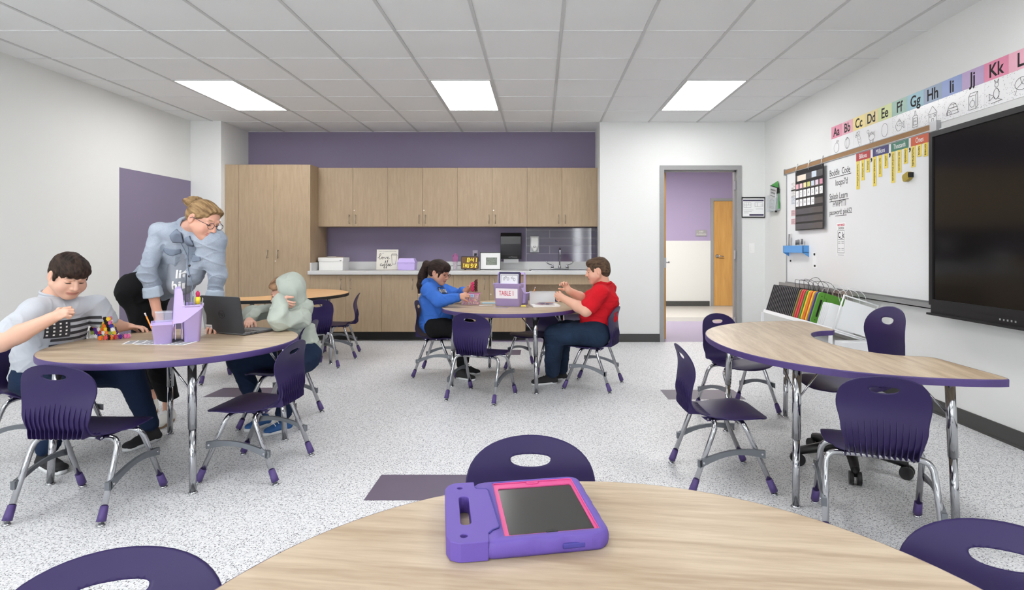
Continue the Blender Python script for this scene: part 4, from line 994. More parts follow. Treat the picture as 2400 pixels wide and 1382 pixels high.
F = MM @ frame((-.0405, 0, 0), (0, -1, 0), (0, 0, 1)); text('EMERGENCY', .03, F @ Matrix.Translation((0, .25, 0)), M_ink, c, sx=.9); text('RESPONSE', .03, F @ Matrix.Translation((0, .215, 0)), M_ink, c, sx=.9)
strokes([[(-.06, .05), (-.06, .12), (0, .15), (.06, .12), (.06, .05), (-.06, .05)], [(-.02, .05), (-.02, .09), (.02, .09), (.02, .05)], [(-.08, .18), (.08, .18)], [(-.08, .035), (.08, .035)]], .005, F).build('line_drawing', M_ink, c, recalc=False)
# framed notice and switch on the back wall
c = empty('framed_notice', ((2.54 + 2.85) / 2 - .003, YB, wz(1766, 486, 0) if False else CH + (581 - 486) / FPX * YB), 0, 'black framed evacuation map beside the door', 'notice')
w2, h2 = .153, .130
MB().box(-w2, w2, -.015, -.001, -h2, -h2 + .014).box(-w2, w2, -.015, -.001, h2 - .014, h2).box(-w2, -w2 + .014, -.015, -.001, -h2, h2).box(w2 - .014, w2, -.015, -.001, -h2, h2).build('frame', M_black, c)
MB().box(-w2 + .013, w2 - .013, -.008, -.001, -h2 + .013, h2 - .013).build('sheet', M_paper, c)
F = frame((0, -.0086, 0), (1, 0, 0), (0, 0, 1))
MB().box(-.13, .13, -.0088, -.0082, .078, .098).build('title_bar', mat('dark_navy_ink', (60, 54, 84), .6), c); MB().box(-.05, .13, -.0088, -.0082, -.105, -.085).build('footer_bar', MATS['dark_navy_ink'], c)
strokes([[(-.12, .0), (-.12, .06), (-.03, .06), (-.03, .0), (-.12, .0)], [(-.09, 0), (-.09, .06)], [(-.06, .03), (-.06, .06)], [(-.12, .03), (-.03, .03)], [(.02, .01), (.02, .06), (.12, .06), (.12, .01), (.02, .01)], [(.05, .01), (.05, .06)], [(.09, .03), (.12, .03)], [(-.12, -.03), (.0, -.03)], [(-.12, -.05), (-.02, -.05)], [(.03, -.02), (.12, -.02)], [(-.12, -.07), (-.06, -.07)]], .0028, F).build('plan_drawing', M_inkgrey, c, recalc=False)
c = empty('light_switch', ((1761.5 - VPX) / FPX * YB, YB, CH), 0, 'white light switch beside the door', 'switch')
MB().box(-.036, .036, -.006, 0, -.064, .064, bev=.002).build('plate', M_white, c); MB().box(-.016, .016, -.010, -.006, -.032, .032, bev=.002).build('rocker', M_white, c)

# ================================================================ tablet charging rack along the wall
RX, RY0, RY1, RZ = 2.45, 4.80, 6.27, .505
c = empty('charging_rack', (0, 0, 0), 0, 'white wire and panel charging rack against the right wall', 'rack')
c.location = (2.62, 5.5, 0)
def rb(mb, x0, x1, y0, y1, z0, z1, **k): return mb.box(x0 - 2.62, x1 - 2.62, y0 - 5.5, y1 - 5.5, z0, z1, **k)
th = .30                                         # tilt of the tray towards the wall
tilt = Matrix.Translation((RX - 2.62, 0, RZ)) @ Matrix.Rotation(th, 4, 'Y')
m_ = MB().box(0, .30, RY0 - 5.5, RY1 - 5.5, -.018, -.002, tilt); m_.box(-.012, .0, RY0 - 5.5, RY1 - 5.5, -.022, .012, tilt); m_.build('tray', M_whitem, c)
for (x, z1) in ((2.425, .48), (2.79, .40)):
    for y in (RY0, 5.55, RY1): rb(MB(), x - .012, x + .012, y - .012, y + .012, .0, z1).build('leg', M_whitem, c)
m_ = MB(); rb(m_, 2.43, 2.79, RY0 - .01, RY0 + .01, .06, .08); rb(m_, 2.42, 2.80, RY0, RY1, .18, .20); rb(m_, 2.42, 2.80, RY0, RY1, .34, .355); m_.build('shelf', M_whitem, c)
m_ = MB(); m_.tube([(0, RY0 - 5.5, 0), (.0, RY0 - 5.5, .30), (.3, RY0 - 5.5, .30), (.3, RY0 - 5.5, 0), (0, RY0 - 5.5, 0)], .008, 8); m_.v = [tuple(tilt @ Vector(p)) for p in m_.v]; m_.build('end_frame', M_whitem, c)
m_ = MB(); m_.box(.02, .28, RY0 - 5.5 - .002, RY0 - 5.5 + .002, .02, .27, tilt); m_.build('end_panel', M_whitem, c)
k0 = RY1 - .03; cols = [('dark', 'black tablet')] * 16 + [('olive', 0), ('red', 0), ('red', 0), ('green', 0), ('yellow', 0), ('orange', 0), ('yellow', 0), ('purple', 0), ('green', 0)] + [('white', 0)] * 5
CM = {'dark': mat('dark_laptop_grey', (104, 104, 107), .4), 'olive': mat('olive_foam', (140, 128, 66), .55), 'red': mat('coral_red_foam', (214, 74, 78), .55), 'green': mat('green_foam', (92, 152, 54), .55), 'yellow': mat('yellow_foam', (240, 190, 50), .55), 'orange': mat('orange_foam', (222, 112, 56), .55), 'purple': mat('violet_foam', (92, 76, 140), .55), 'white': M_whitem}
protos = {}
def rack_tablet(col):
    foam = col not in ('dark', 'white'); th_ = .022 if foam else .016
    e_ = empty('tablet' if foam else ('laptop' if col == 'dark' else 'tablet_slot_panel'))
    hh_ = .30 if col != 'white' else .215
    P = [(x + .135, y + hh_ / 2) for x, y in rrect(.27, hh_, .03 if foam else .012)]
    F_ = frame((0, 0, 0), (1, 0, 0), (0, 0, 1))
    if foam:
        mb = MB().prism(P, -th_ / 2, th_ / 2, F_); mb.build('foam_case', CM[col], e_, bevel=.004)
        MB().box(.03, .048, -.0125, -.011, .07, .23).box(.03, .038, -.0125, -.0112, .035, .043).box(.03, .038, -.0125, -.0112, .257, .265).build('handle_slot', M_black, e_)
        strokes([[(.055, .295), (.06, .25), (.085, .25), (.09, .05), (.065, .045), (.06, .005)]], .003, F_, lift=.0114).build('groove', mat('groove_' + col, tuple(int(v * .55) for v in (92, 152, 54)) if col == 'green' else (60, 50, 50), .6), e_, recalc=False)
    elif col == 'dark':
        MB().prism(P, -th_ / 2, -.001, F_).build('lid', CM[col], e_, bevel=.002); MB().prism(P, .001, th_ / 2, F_).build('base', mat('charcoal_base', (58, 58, 60), .45), e_, bevel=.002)
    else:
        MB().prism(P, -.002, .002, F_).build('panel', CM[col], e_)
    return e_
y = k0; LAB = {'dark': 'dark grey laptop standing in the left half of the charging rack', 'olive': 'olive cased tablet next to the dark laptops in the rack', 'orange': 'orange cased tablet in the charging rack', 'purple': 'violet cased tablet behind the front green one in the rack', 'white': 'white divider panel at the near end of the charging rack'}
GR = {'dark': 'laptops in the charging rack', 'white': 'divider panels in the charging rack', 'yellow': 'colour cased tablets in the charging rack', 'red': 'colour cased tablets in the charging rack'}
seen = {}
for i, (col, _) in enumerate(cols):
    seen[col] = seen.get(col, 0) + 1
    if col in protos: q = copy_tree(protos[col])
    else: q = rack_tablet(col); protos[col] = q
    q.matrix_local = Matrix.Translation((RX, y, RZ + .001)) @ Matrix.Rotation(th, 4, 'Y') @ Matrix.Rotation(.0, 4, 'Z')
    if col == 'red': lab = ['farther coral red cased tablet in the rack', 'nearer coral red cased tablet in the rack'][seen[col] - 1]
    elif col == 'green': lab = ['green cased tablet in the rack between red and yellow ones', 'front green cased tablet in the rack showing its handle slot'][seen[col] - 1]
    elif col == 'yellow': lab = ['yellow cased tablet in the rack beside a green one', 'yellow cased tablet in the rack beside a violet one'][seen[col] - 1]
    else: lab = LAB[col]
    tag(q, lab, {'dark': 'laptop', 'white': 'panel'}.get(col, 'tablet'), GR.get(col, 'colour cased tablets in the charging rack'))
    y -= {'dark': .040, 'white': .03}.get(col, .046)
    if i == 24: y -= .09
# charging cables
def cable(pts, m_, lab, r=.0022):
    return tag(MB().tube(spline(pts, 8), r, 6).build('charging_cable', m_), lab, 'cable', 'charging cables on the rack')
rnd = random.Random(4); M_wc = mat('white_cable', (225, 225, 226), .4)
for i in range(6):
    y = 6.05 - i * .10; z0 = .80; x = 2.70
    cable([(x, y, .70), (x - .03, y - .03, z0 + .04), (x - .02 + rnd.uniform(-.03, .03), y - .12, z0 + .07 + rnd.uniform(-.02, .04)), (x + .03, y - .2, z0 + .03), (x + .05, y - .24, .68)], M_black, 'black charging cable looping over the dark laptops')
for i in range(5):
    y = 5.45 - i * .10; x = 2.70
    cable([(x, y, .66), (x - .04, y - .03, .78), (x - .0 + rnd.uniform(-.02, .02), y - .1, .83 + rnd.uniform(-.02, .03)), (x + .05, y - .18, .78), (x + .06, y - .2, .64)], M_wc, 'white charging cable looping over the green tablets')
# bottom bin of the rack
MB().box(-.17, .16, RY0 - 5.5 - .16, RY0 - 5.5 - .02, .20, .42).build('side_bin', M_whitem, c)
# ================================================================ people: signed distance sculpting -> one continuous mesh
class Sculpt:
    def __init__(s, res=.0035): s.p = []; s.res = res; s.paints = []; s.disp = None; s.base = (200, 160, 140)
    def cone(s, a, b, r1, r2=None, k=.015, sub=False, flat=None):
        s.p.append(('c', Vector(a), Vector(b), r1, r1 if r2 is None else r2, k, sub, flat)); return s
    def ell(s, c, r, R=None, k=.015, sub=False):
        s.p.append(('e', Vector(c), Vector(r), R or Matrix.Identity(3), k, sub)); return s
    def cut(s, o, n, k=.004): s.p.append(('h', Vector(o), Vector(n).normalized(), k)); return s
    def chain(s, pts, rs, k=.015, flat=None):
        for i in range(len(pts) - 1): s.cone(pts[i], pts[i + 1], rs[i], rs[i + 1], k, flat=flat)
        return s
    def mesh(s):
        lo = np.array([1e9] * 3); hi = -lo
        for q in s.p:
            if q[0] == 'c' and not q[6]:
                r = max(q[3], q[4]) * (max(1, q[7][1]) if q[7] else 1)
                for v in (q[1], q[2]): lo = np.minimum(lo, np.array(v) - r); hi = np.maximum(hi, np.array(v) + r)
            elif q[0] == 'e' and not q[5]:
                r = max(q[2]); lo = np.minimum(lo, np.array(q[1]) - r); hi = np.maximum(hi, np.array(q[1]) + r)
        h = s.res; lo -= 4 * h; hi += 4 * h; n = np.ceil((hi - lo) / h).astype(int) + 1
        F = np.full(n, .05, np.float32)
        ax = [lo[i] + h * np.arange(n[i]) for i in range(3)]
        for q in s.p:
            if q[0] == 'c':
                _, a, b, r1, r2, k, sub, flat = q; R = max(r1, r2) * (max(1, flat[1]) if flat else 1) + k + 3 * h
                l = np.minimum(a, b) - R; u = np.maximum(a, b) + R
            elif q[0] == 'e':
                _, c, r, Rm, k, sub = q; R = max(r) + k + 3 * h; l = np.array(c) - R; u = np.array(c) + R
            else:
                _, o, nn, k = q; l, u = lo, hi; sub = None
            i0 = np.clip(np.floor((np.array(l) - lo) / h).astype(int), 0, n); i1 = np.clip(np.ceil((np.array(u) - lo) / h).astype(int) + 1, 0, n)
            if np.any(i1 <= i0): continue
            sl = tuple(slice(i0[j], i1[j]) for j in range(3))
            X = ax[0][sl[0]][:, None, None].astype(np.float32); Y = ax[1][sl[1]][None, :, None].astype(np.float32); Z = ax[2][sl[2]][None, None, :].astype(np.float32)
            if q[0] == 'c':
                d = b - a; L2 = max(d.length_squared, 1e-10); x, y, z = X - a.x, Y - a.y, Z - a.z
                t = np.clip((x * d.x + y * d.y + z * d.z) / L2, 0, 1)
                x = x - t * d.x; y = y - t * d.y; z = z - t * d.z
                if flat:
                    ex, fct = Vector(flat[0]).normalized(), flat[1]; pr = (x * ex.x + y * ex.y + z * ex.z) * (1 - 1 / fct)
                    x = x - pr * ex.x; y = y - pr * ex.y; z = z - pr * ex.z
                D = np.sqrt(x * x + y * y + z * z) - (r1 + t * (r2 - r1))
            elif q[0] == 'e':
                x, y, z = X - c.x, Y - c.y, Z - c.z; Ri = Rm.transposed()
                lx_ = (Ri[0][0] * x + Ri[0][1] * y + Ri[0][2] * z); ly_ = (Ri[1][0] * x + Ri[1][1] * y + Ri[1][2] * z); lz_ = (Ri[2][0] * x + Ri[2][1] * y + Ri[2][2] * z)
                k0 = np.sqrt((lx_ / r[0]) ** 2 + (ly_ / r[1]) ** 2 + (lz_ / r[2]) ** 2); k1 = np.sqrt((lx_ / r[0] ** 2) ** 2 + (ly_ / r[1] ** 2) ** 2 + (lz_ / r[2] ** 2) ** 2) + 1e-9
                D = np.where(k0 < .02, -min(r), k0 * (k0 - 1) / k1)
            else:
                D = (X - o.x) * nn.x + (Y - o.y) * nn.y + (Z - o.z) * nn.z
                G = F[sl]; F[sl] = np.maximum(G, D); continue
            G = F[sl]
            if sub:
                D = -D; hh = np.clip(.5 - .5 * (G - D) / k, 0, 1); F[sl] = G * (1 - hh) + D * hh + k * hh * (1 - hh)
            else:
                hh = np.clip(.5 + .5 * (G - D) / k, 0, 1); F[sl] = G * (1 - hh) + D * hh - k * hh * (1 - hh)
        if s.disp:
            m = np.abs(F) < .015; idx = np.argwhere(m); P = lo + idx * h
            F[m] += s.disp(P).astype(np.float32)
        # naive surface nets
        I = F < 0
        C = [I[a:n[0] - 1 + a, b:n[1] - 1 + b, c:n[2] - 1 + c] for a in (0, 1) for b in (0, 1) for c in (0, 1)]
        sm = sum(c.astype(np.int8) for c in C); act = (sm > 0) & (sm < 8); cells = np.argwhere(act)
        vid = np.full(act.shape, -1, np.int32); vid[act] = np.arange(len(cells))
        acc = np.zeros((len(cells), 3)); cnt = np.zeros(len(cells))
        cor = [np.array((a, b, c)) for a in (0, 1) for b in (0, 1) for c in (0, 1)]
        val = [F[tuple((cells + c).T)] for c in cor]
        for i in range(8):
            for j in range(i + 1, 8):
                if np.abs(cor[i] - cor[j]).sum() != 1: continue
                m = (val[i] < 0) != (val[j] < 0)
                t = val[i][m] / (val[i][m] - val[j][m]); acc[m] += cor[i] + t[:, None] * (cor[j] - cor[i]); cnt[m] += 1
        V = lo + (cells + acc / cnt[:, None]) * h
        quads = []
        for axis in range(3):
            o1, o2 = [(1, 2), (2, 0), (0, 1)][axis]
            a = [slice(1, -1)] * 3; a[axis] = slice(0, -1); A = I[tuple(a)]
            b = [slice(1, -1)] * 3; b[axis] = slice(1, None); B = I[tuple(b)]
            e = np.argwhere(A != B)
            off = np.array([1, 1, 1]); off[axis] = 0; e = e + off
            inside = I[tuple(e.T)]
            u = np.zeros(3, int); v = np.zeros(3, int); u[o1] = 1; v[o2] = 1
            q = np.stack([vid[tuple((e - u - v).T)], vid[tuple((e - v).T)], vid[tuple(e.T)], vid[tuple((e - u).T)]], 1)
            q[~inside] = q[~inside][:, ::-1]; quads.append(q)
        Q = np.concatenate(quads); Q = Q[(Q >= 0).all(1)]
        return V, Q
    def build(s, name, m, parent=None, colors=False, keep_largest=False):
        V, Q = s.mesh(); me = bpy.data.meshes.new(name)
        me.vertices.add(len(V)); me.vertices.foreach_set('co', V.astype(np.float32).ravel())
        me.loops.add(len(Q) * 4); me.loops.foreach_set('vertex_index', Q.astype(np.int32).ravel())
        me.polygons.add(len(Q)); me.polygons.foreach_set('loop_start', np.arange(0, len(Q) * 4, 4, dtype=np.int32)); me.polygons.foreach_set('loop_total', np.full(len(Q), 4, np.int32))
        me.polygons.foreach_set('use_smooth', np.ones(len(Q), bool)); me.update(calc_edges=True); me.validate()
        me.materials.append(m)
        if colors:
            c = np.array(lin(s.base)); colr = np.tile(c, (len(V), 1))
            for (pc, pr, R, rgb, soft, amt) in s.paints:
                L = (V - np.array(pc)) @ np.array(R); d = np.sqrt(((L / np.array(pr)) ** 2).sum(1)); wgt = np.clip((1 - d) / soft, 0, 1)[:, None] * amt
                colr = colr * (1 - wgt) + np.array(lin(rgb)) * wgt
            at_ = me.color_attributes.new('Col', 'FLOAT_COLOR', 'POINT'); at_.data.foreach_set('color', colr.astype(np.float32).ravel())
        o = bpy.data.objects.new(name, me); COL.objects.link(o)
        if parent:
            o.parent = parent; o.matrix_parent_inverse = Matrix.Translation(-Vector(parent.location))
        return o
def attr_mat(name, rough=.5, sss=True, bump=0):
    m, nt, b = nodes(name); a = nt.nodes.new('ShaderNodeAttribute'); a.attribute_name = 'Col'; nt.links.new(a.outputs['Color'], b.inputs['Base Color']); b.inputs['Roughness'].default_value = rough
    if sss: b.inputs['Subsurface Weight'].default_value = .12; b.inputs['Subsurface Radius'].default_value = (.01, .004, .002); b.inputs['Subsurface Scale'].default_value = .5
    b.inputs['Specular IOR Level'].default_value = .35
    return m
M_skin = attr_mat('skin')
def cloth_mat(name, rgb, scale=900, var=.10, rough=.9, speck=None):
    m, nt, b = nodes(name); tc = nt.nodes.new('ShaderNodeTexCoord')
    n1 = nt.nodes.new('ShaderNodeTexNoise'); n1.inputs['Scale'].default_value = 7; n1.inputs['Detail'].default_value = 6; nt.links.new(tc.outputs['Object'], n1.inputs['Vector'])
    n2 = nt.nodes.new('ShaderNodeTexNoise'); n2.inputs['Scale'].default_value = scale if not speck else 520; nt.links.new(tc.outputs['Object'], n2.inputs['Vector'])
    ad = nt.nodes.new('ShaderNodeMath'); ad.operation = 'ADD'; nt.links.new(n1.outputs['Fac'], ad.inputs[0]); nt.links.new(n2.outputs['Fac'], ad.inputs[1])
    lo_ = tuple(max(0, int(v * (1 - var * 1.3))) for v in rgb) if not speck else speck; hi_ = tuple(min(255, int(v * (1 + var))) for v in rgb)
    r = ramp(nt, [(.33, lo_), (.67, hi_)]); dv = nt.nodes.new('ShaderNodeMath'); dv.operation = 'MULTIPLY'; dv.inputs[1].default_value = .5
    nt.links.new(ad.outputs[0], dv.inputs[0]); nt.links.new(dv.outputs[0], r.inputs[0]); nt.links.new(r.outputs[0], b.inputs['Base Color'])
    bp = nt.nodes.new('ShaderNodeBump'); bp.inputs['Strength'].default_value = .25; bp.inputs['Distance'].default_value = .003; nt.links.new(n1.outputs['Fac'], bp.inputs['Height']); nt.links.new(bp.outputs[0], b.inputs['Normal'])
    b.inputs['Roughness'].default_value = rough; b.inputs['Specular IOR Level'].default_value = .2; return m
def hair_mat(name, a_, b_, sc=70, R=None):
    m, nt, b = nodes(name); tc = nt.nodes.new('ShaderNodeTexCoord'); mp = nt.nodes.new('ShaderNodeMapping'); mp.inputs['Scale'].default_value = (1, .10, .55) if R else (1, .35, .35)
    m0 = nt.nodes.new('ShaderNodeMapping'); m0.inputs['Rotation'].default_value = R.transposed().to_euler() if R else (0, 0, 0)
    nt.links.new(tc.outputs['Object'], m0.inputs[0])
    n1 = nt.nodes.new('ShaderNodeTexNoise'); n1.inputs['Scale'].default_value = sc * 1.5; n1.inputs['Detail'].default_value = 4; nt.links.new(m0.outputs[0], mp.inputs[0]); nt.links.new(mp.outputs[0], n1.inputs['Vector'])
    r = ramp(nt, [(.35, a_), (.68, b_)]); nt.links.new(n1.outputs['Fac'], r.inputs[0]); nt.links.new(r.outputs[0], b.inputs['Base Color']); b.inputs['Roughness'].default_value = .7; b.inputs['Specular IOR Level'].default_value = .2
    bp = nt.nodes.new('ShaderNodeBump'); bp.inputs['Strength'].default_value = .5; bp.inputs['Distance'].default_value = .004; nt.links.new(n1.outputs['Fac'], bp.inputs['Height']); nt.links.new(bp.outputs[0], b.inputs['Normal'])
    return m
def folds(seed, amp=.004, dirs=None, freq=60):
    """cloth folds: a few warped directional waves"""
    rnd = np.random.RandomState(seed); W = []
    for i in range(5):
        d = rnd.normal(size=3); d[2] *= 1.3; d /= np.linalg.norm(d); W.append((d * freq * (.5 + rnd.rand()), rnd.rand() * 6.28, rnd.normal(size=3) * 9))
    W2 = []
    for i in range(4):
        d = rnd.normal(size=3); d[2] *= 1.6; d /= np.linalg.norm(d); W2.append((d * freq * (1.1 + .8 * rnd.rand()), rnd.rand() * 6.28, rnd.normal(size=3) * 14))
    def f(P):
        o = 0; r_ = 0; g_ = 0
        for k_, ph, wv in W: o = o + np.sin(P @ k_ + ph + 1.8 * np.sin(P @ wv + ph))
        for k_, ph, wv in W2:
            s_ = 1 - np.abs(np.sin(P @ k_ * .5 + ph + 1.3 * np.sin(P @ wv + ph))); g_ = np.maximum(g_, s_ ** 5 * (.6 + .4 * np.sin(P @ wv * 1.5)))
        o2 = np.maximum(0, o / 2.2) ** 2
        return -(o * .16 + o2 * .35 + g_ * .75 - .45) * amp
    return f
def axes(fwd, up):
    f_ = Vector(fwd).normalized(); u_ = Vector(up); r_ = f_.cross(u_).normalized(); u_ = r_.cross(f_)
    return Matrix((r_, f_, u_)).transposed()      # columns right, forward, up
def head(S, c, fwd, up, sc=1.0, fat=0.0, skin=(214, 168, 145), smile=False, lips=(186, 112, 104), brow=(60, 42, 32), lash=(40, 28, 24), eyes='down', kid=True):
    R = axes(fwd, up); c = Vector(c)
    def W(x, y, z): return c + R @ Vector((x * sc, y * sc, z * sc))
    def E(p, r, k=.012, sub=False): S.ell(W(*p), tuple(v * sc for v in r), R, k * sc, sub)
    def Cn(a, b, r1, r2=None, k=.01, sub=False, flat=None): S.cone(W(*a), W(*b), r1 * sc, (r1 if r2 is None else r2) * sc, k * sc, sub, (R @ Vector(flat[0]), flat[1]) if flat else None)
    E((0, -.012, .035), (.074, .094, .080), .01)
    E((0, .022, -.022), (.064 + fat * .5, .066, .078), .02)
    E((0, .052, -.082), (.030 + fat * .4, .028, .024), .025)
    for s in (-1, 1):
        Cn((s * (.056 + fat * .5), .005, -.045), (s * .014, .058, -.088), .020 + fat * .5, .018, .025)
        E((s * (.036 + fat * .3), .052, -.038), (.026 + fat, .026, .028 + fat), .02)
        E((s * .033, .0805, .006), (.017, .014, .011), .01, True)
        E((s * .031, .0685, .004), (.0155, .0145, .0125), .004)
        Cn((s * .018, .084, .022), (s * .044, .074, .024), .0075, .006, .012)
        E((s * .0765, -.012, -.008), (.010, .019, .031), .006); E((s * .085, -.006, -.004), (.006, .010, .018), .005, True)
        E((s * .0115, .0885, -.033), (.0085, .009, .0075), .006)
    Cn((0, .084, .012), (0, .101, -.026), .0075, .011, .010)
    E((0, .102, -.029), (.0105, .010, .009), .006)
    E((0, .076, -.056), (.026, .016, .018), .012)
    Cn((-.019, .0815, -.0555), (.019, .0815, -.0555), .0048, None, .006); Cn((-.015, .0805, -.0655), (.015, .0805, -.0655), .0055, None, .006)
    P = S.paints
    def pt(p, r, rgb, soft=.5, amt=.9): P.append((W(*p), tuple(v * sc for v in r), R, rgb, soft, amt))
    red = tuple(int(a * .88 + b * .12) for a, b in zip(skin, (214, 90, 84)))
    for s in (-1, 1): pt((s * .042, .062, -.035), (.034, .04, .030), red, 1.0, .8); pt((s * .08, -.01, -.008), (.02, .03, .035), red, 1., .6)
    pt((0, .105, -.03), (.018, .018, .014), red, 1., .7)
    cv = 9.0 if smile else 2.5
    for i in range(-3, 4):
        x = i * .0078; zc = -.0605 + cv * x * x * (1 if smile else .6); tk = .0050 * (1 - (i / 4.2) ** 2)
        pt((x, .086, zc + .0042), (.0095, .016, tk + .001), lips, .6, .8); pt((x, .085, zc - .0052), (.0095, .016, tk + .0015), lips, .6, .7)
        if smile and abs(i) < 3: pt((x, .086, zc), (.0065, .016, .0036), (238, 230, 224), .5, .85)
        elif not smile: pt((x, .086, zc), (.011, .016, .0016), tuple(int(v * .5) for v in lips), .5, .9)
    if smile:
        for s in (-1, 1): Cn((s * .020, .080, -.058), (s * .030, .072, -.050), .004, None, .006); pt((s * .034, .07, -.044), (.004, .012, .012), tuple(int(v * .82) for v in skin), .9, .8)
    for s in (-1, 1):
        pt((s * .032, .078, .028), (.0205, .02, .0050), brow, .5, .9)
        pt((s * .032, .082, -.0035 if eyes == 'down' else .001), (.0175, .016, .0052), lash, .35, 1.0)
        if eyes != 'down': pt((s * .032, .082, .004), (.011, .012, .0042), (235, 230, 225), .4, .8); pt((s * .032, .083, .004), (.005, .012, .0045), (50, 34, 28), .4, .95)
        pt((s * .0065, .1, -.038), (.0045, .012, .003), tuple(int(v * .45) for v in skin), .8, .7)
    return W, R
def hand(S, wrist, d, n, side=1, sc=1.0, curl=.5, spread=.15, grip=None, fore=.028):
    """wrist point, finger direction, palm normal (palm side), side +1 thumb on the n x d side"""
    d = Vector(d).normalized(); n = Vector(n); n = (n - d * n.dot(d)).normalized(); t = d.cross(n) * side   # t towards the thumb
    wrist = Vector(wrist); R = Matrix((t, d, n)).transposed()
    L = .075 * sc
    S.ell(wrist + d * L * .52, (.034 * sc, L * .56, .0135 * sc), R, .010)
    S.cone(wrist - d * .012, wrist + d * L * .35, fore * .78, .020 * sc, .012, flat=(t, 1.25))
    lens = (.062, .070, .066, .050)
    for i in range(4):
        off = (.0255 - .017 * i) * sc; base = wrist + d * L * (.92 - (.06 if i in (0, 3) else 0) - (.06 if i == 3 else 0)) + t * off
        dd = (d + t * spread * (1.2 - .8 * i)).normalized(); ln = lens[i] * sc; ang = curl * (1 + .12 * i); p = base; a = ang * .5; r = .0088 * sc
        for j, fr in enumerate((.45, .30, .25)):
            v = dd * math.cos(a) + n * math.sin(a); q = p + v * ln * fr; S.cone(p, q, r, r * .92, .004); p = q; r *= .93; a += ang
    p0 = wrist + d * L * .22 + t * .022 * sc; v1 = (d * .62 + t * .72 + n * .30).normalized(); v2 = (d * .85 + t * .28 + n * .45 * (1 + curl)).normalized()
    p1 = p0 + v1 * .032 * sc; p2 = p1 + v2 * .027 * sc; p3 = p2 + (v2 + n * curl * .4).normalized() * .022 * sc
    S.cone(p0 - t * .006, p1, .0145 * sc, .0115 * sc, .010); S.cone(p1, p2, .0108 * sc, .0098 * sc, .004); S.cone(p2, p3, .0096 * sc, .008 * sc, .004)
def hairnoise(seed, amp, freq=140, axis=(1, .3, .3)):
    rnd = np.random.RandomState(seed); W = [(rnd.normal(size=3) * freq * np.array(axis), rnd.rand() * 6.28) for _ in range(7)]
    return lambda P: amp * sum(np.sin(P @ k_ + p_ + 1.5 * np.sin(P[:, 2] * 30 + p_)) for k_, p_ in W) / 3
def shoe(parent, heel, toe, m_up, m_sole, w_=.042, h_=.065, name='shoe', lace=None):
    heel, toe = Vector(heel), Vector(toe); d = (toe - heel); d.z = 0; L = d.length; d.normalize(); s_ = Vector((-d.y, d.x, 0)); z = Vector((0, 0, 1)); z0 = min(heel.z, toe.z)
    S = Sculpt(.004); B = heel.copy(); B.z = z0
    S.cone(B + d * .035 + z * (.018 + .012), B + d * (L - .04) + z * .026, w_ * .82, w_ * .95, .02, flat=(z, .62)); S.cone(B + d * .035 + z * .03, B + d * .05 + z * h_, w_ * .78, w_ * .74, .02); S.cone(B + d * .05 + z * .055, B + d * (L * .62) + z * .035, w_ * .7, w_ * .72, .02)
    S.cut(B + z * .014, -z); S.cut(B + z * (h_ + .02) + d * .05, z + d * .15)
    o = S.build(name, m_up, parent)
    P = []
    for i in range(24):
        a = 2 * PI * i / 24; u = L / 2 + (L / 2) * math.cos(a); wd = w_ * (1.02 if math.cos(a) > 0 else .88) * math.copysign(abs(math.sin(a)) ** .7, math.sin(a)); q = B + d * u + s_ * wd; P.append((q.x, q.y))
    sl = MB().prism(P, z0 + .001, z0 + .020, smooth=True).build('sole', m_sole, o)
    if parent: sl.matrix_parent_inverse = Matrix.Translation(-Vector(parent.location)) if False else sl.matrix_parent_inverse
    if lace:
        for j in range(3):
            q = B + d * (L * (.42 + .11 * j)) + z * (.088 - .013 * j)
            l_ = MB().tube([q - s_ * .022 - z * .012, q + z * .0, q + s_ * .022 - z * .012], .0028, 6).build('lace', lace, o)
    return o
def person(loc, label):
    e = empty('person', loc, 0, label, 'person'); return e
def decal_text(body, size, M, target, m, parent, lift=.0015, sx=1., off=0, name='print', sub=True):
    """printed lettering wrapped on a garment: dense flat letters projected along -normal"""
    t_ = text(body, size, Matrix.Identity(4), m, None, extrude=0, off=off); me = t_.data
    bm = bmesh.new(); bm.from_mesh(me); bmesh.ops.triangulate(bm, faces=bm.faces)
    for _ in range(2): bmesh.ops.subdivide_edges(bm, edges=[e_ for e_ in bm.edges if e_.calc_length() > .012], cuts=1)
    dep = bpy.context.evaluated_depsgraph_get(); bv = bvhtree.BVHTree.FromPolygons([v.co for v in target.data.vertices], [tuple(p.vertices) for p in target.data.polygons])
    n = (M.to_3x3() @ Vector((0, 0, 1))).normalized(); ok = {}
    for v in bm.verts:
        p = M @ Vector((v.co.x * sx, v.co.y, 0)); hit = bv.ray_cast(p + n * .25, -n, .6); v.co = (hit[0] + n * lift) if hit[0] else p; ok[v] = bool(hit[0])
    bmesh.ops.delete(bm, geom=[v for v in bm.verts if not ok[v]], context='VERTS')
    bm.to_mesh(me); bm.free(); bpy.data.objects.remove(t_)
    o = bpy.data.objects.new(name, me); COL.objects.link(o); o.parent = parent
    return o
def person_root(o):
    while o.parent: o = o.parent
    return o
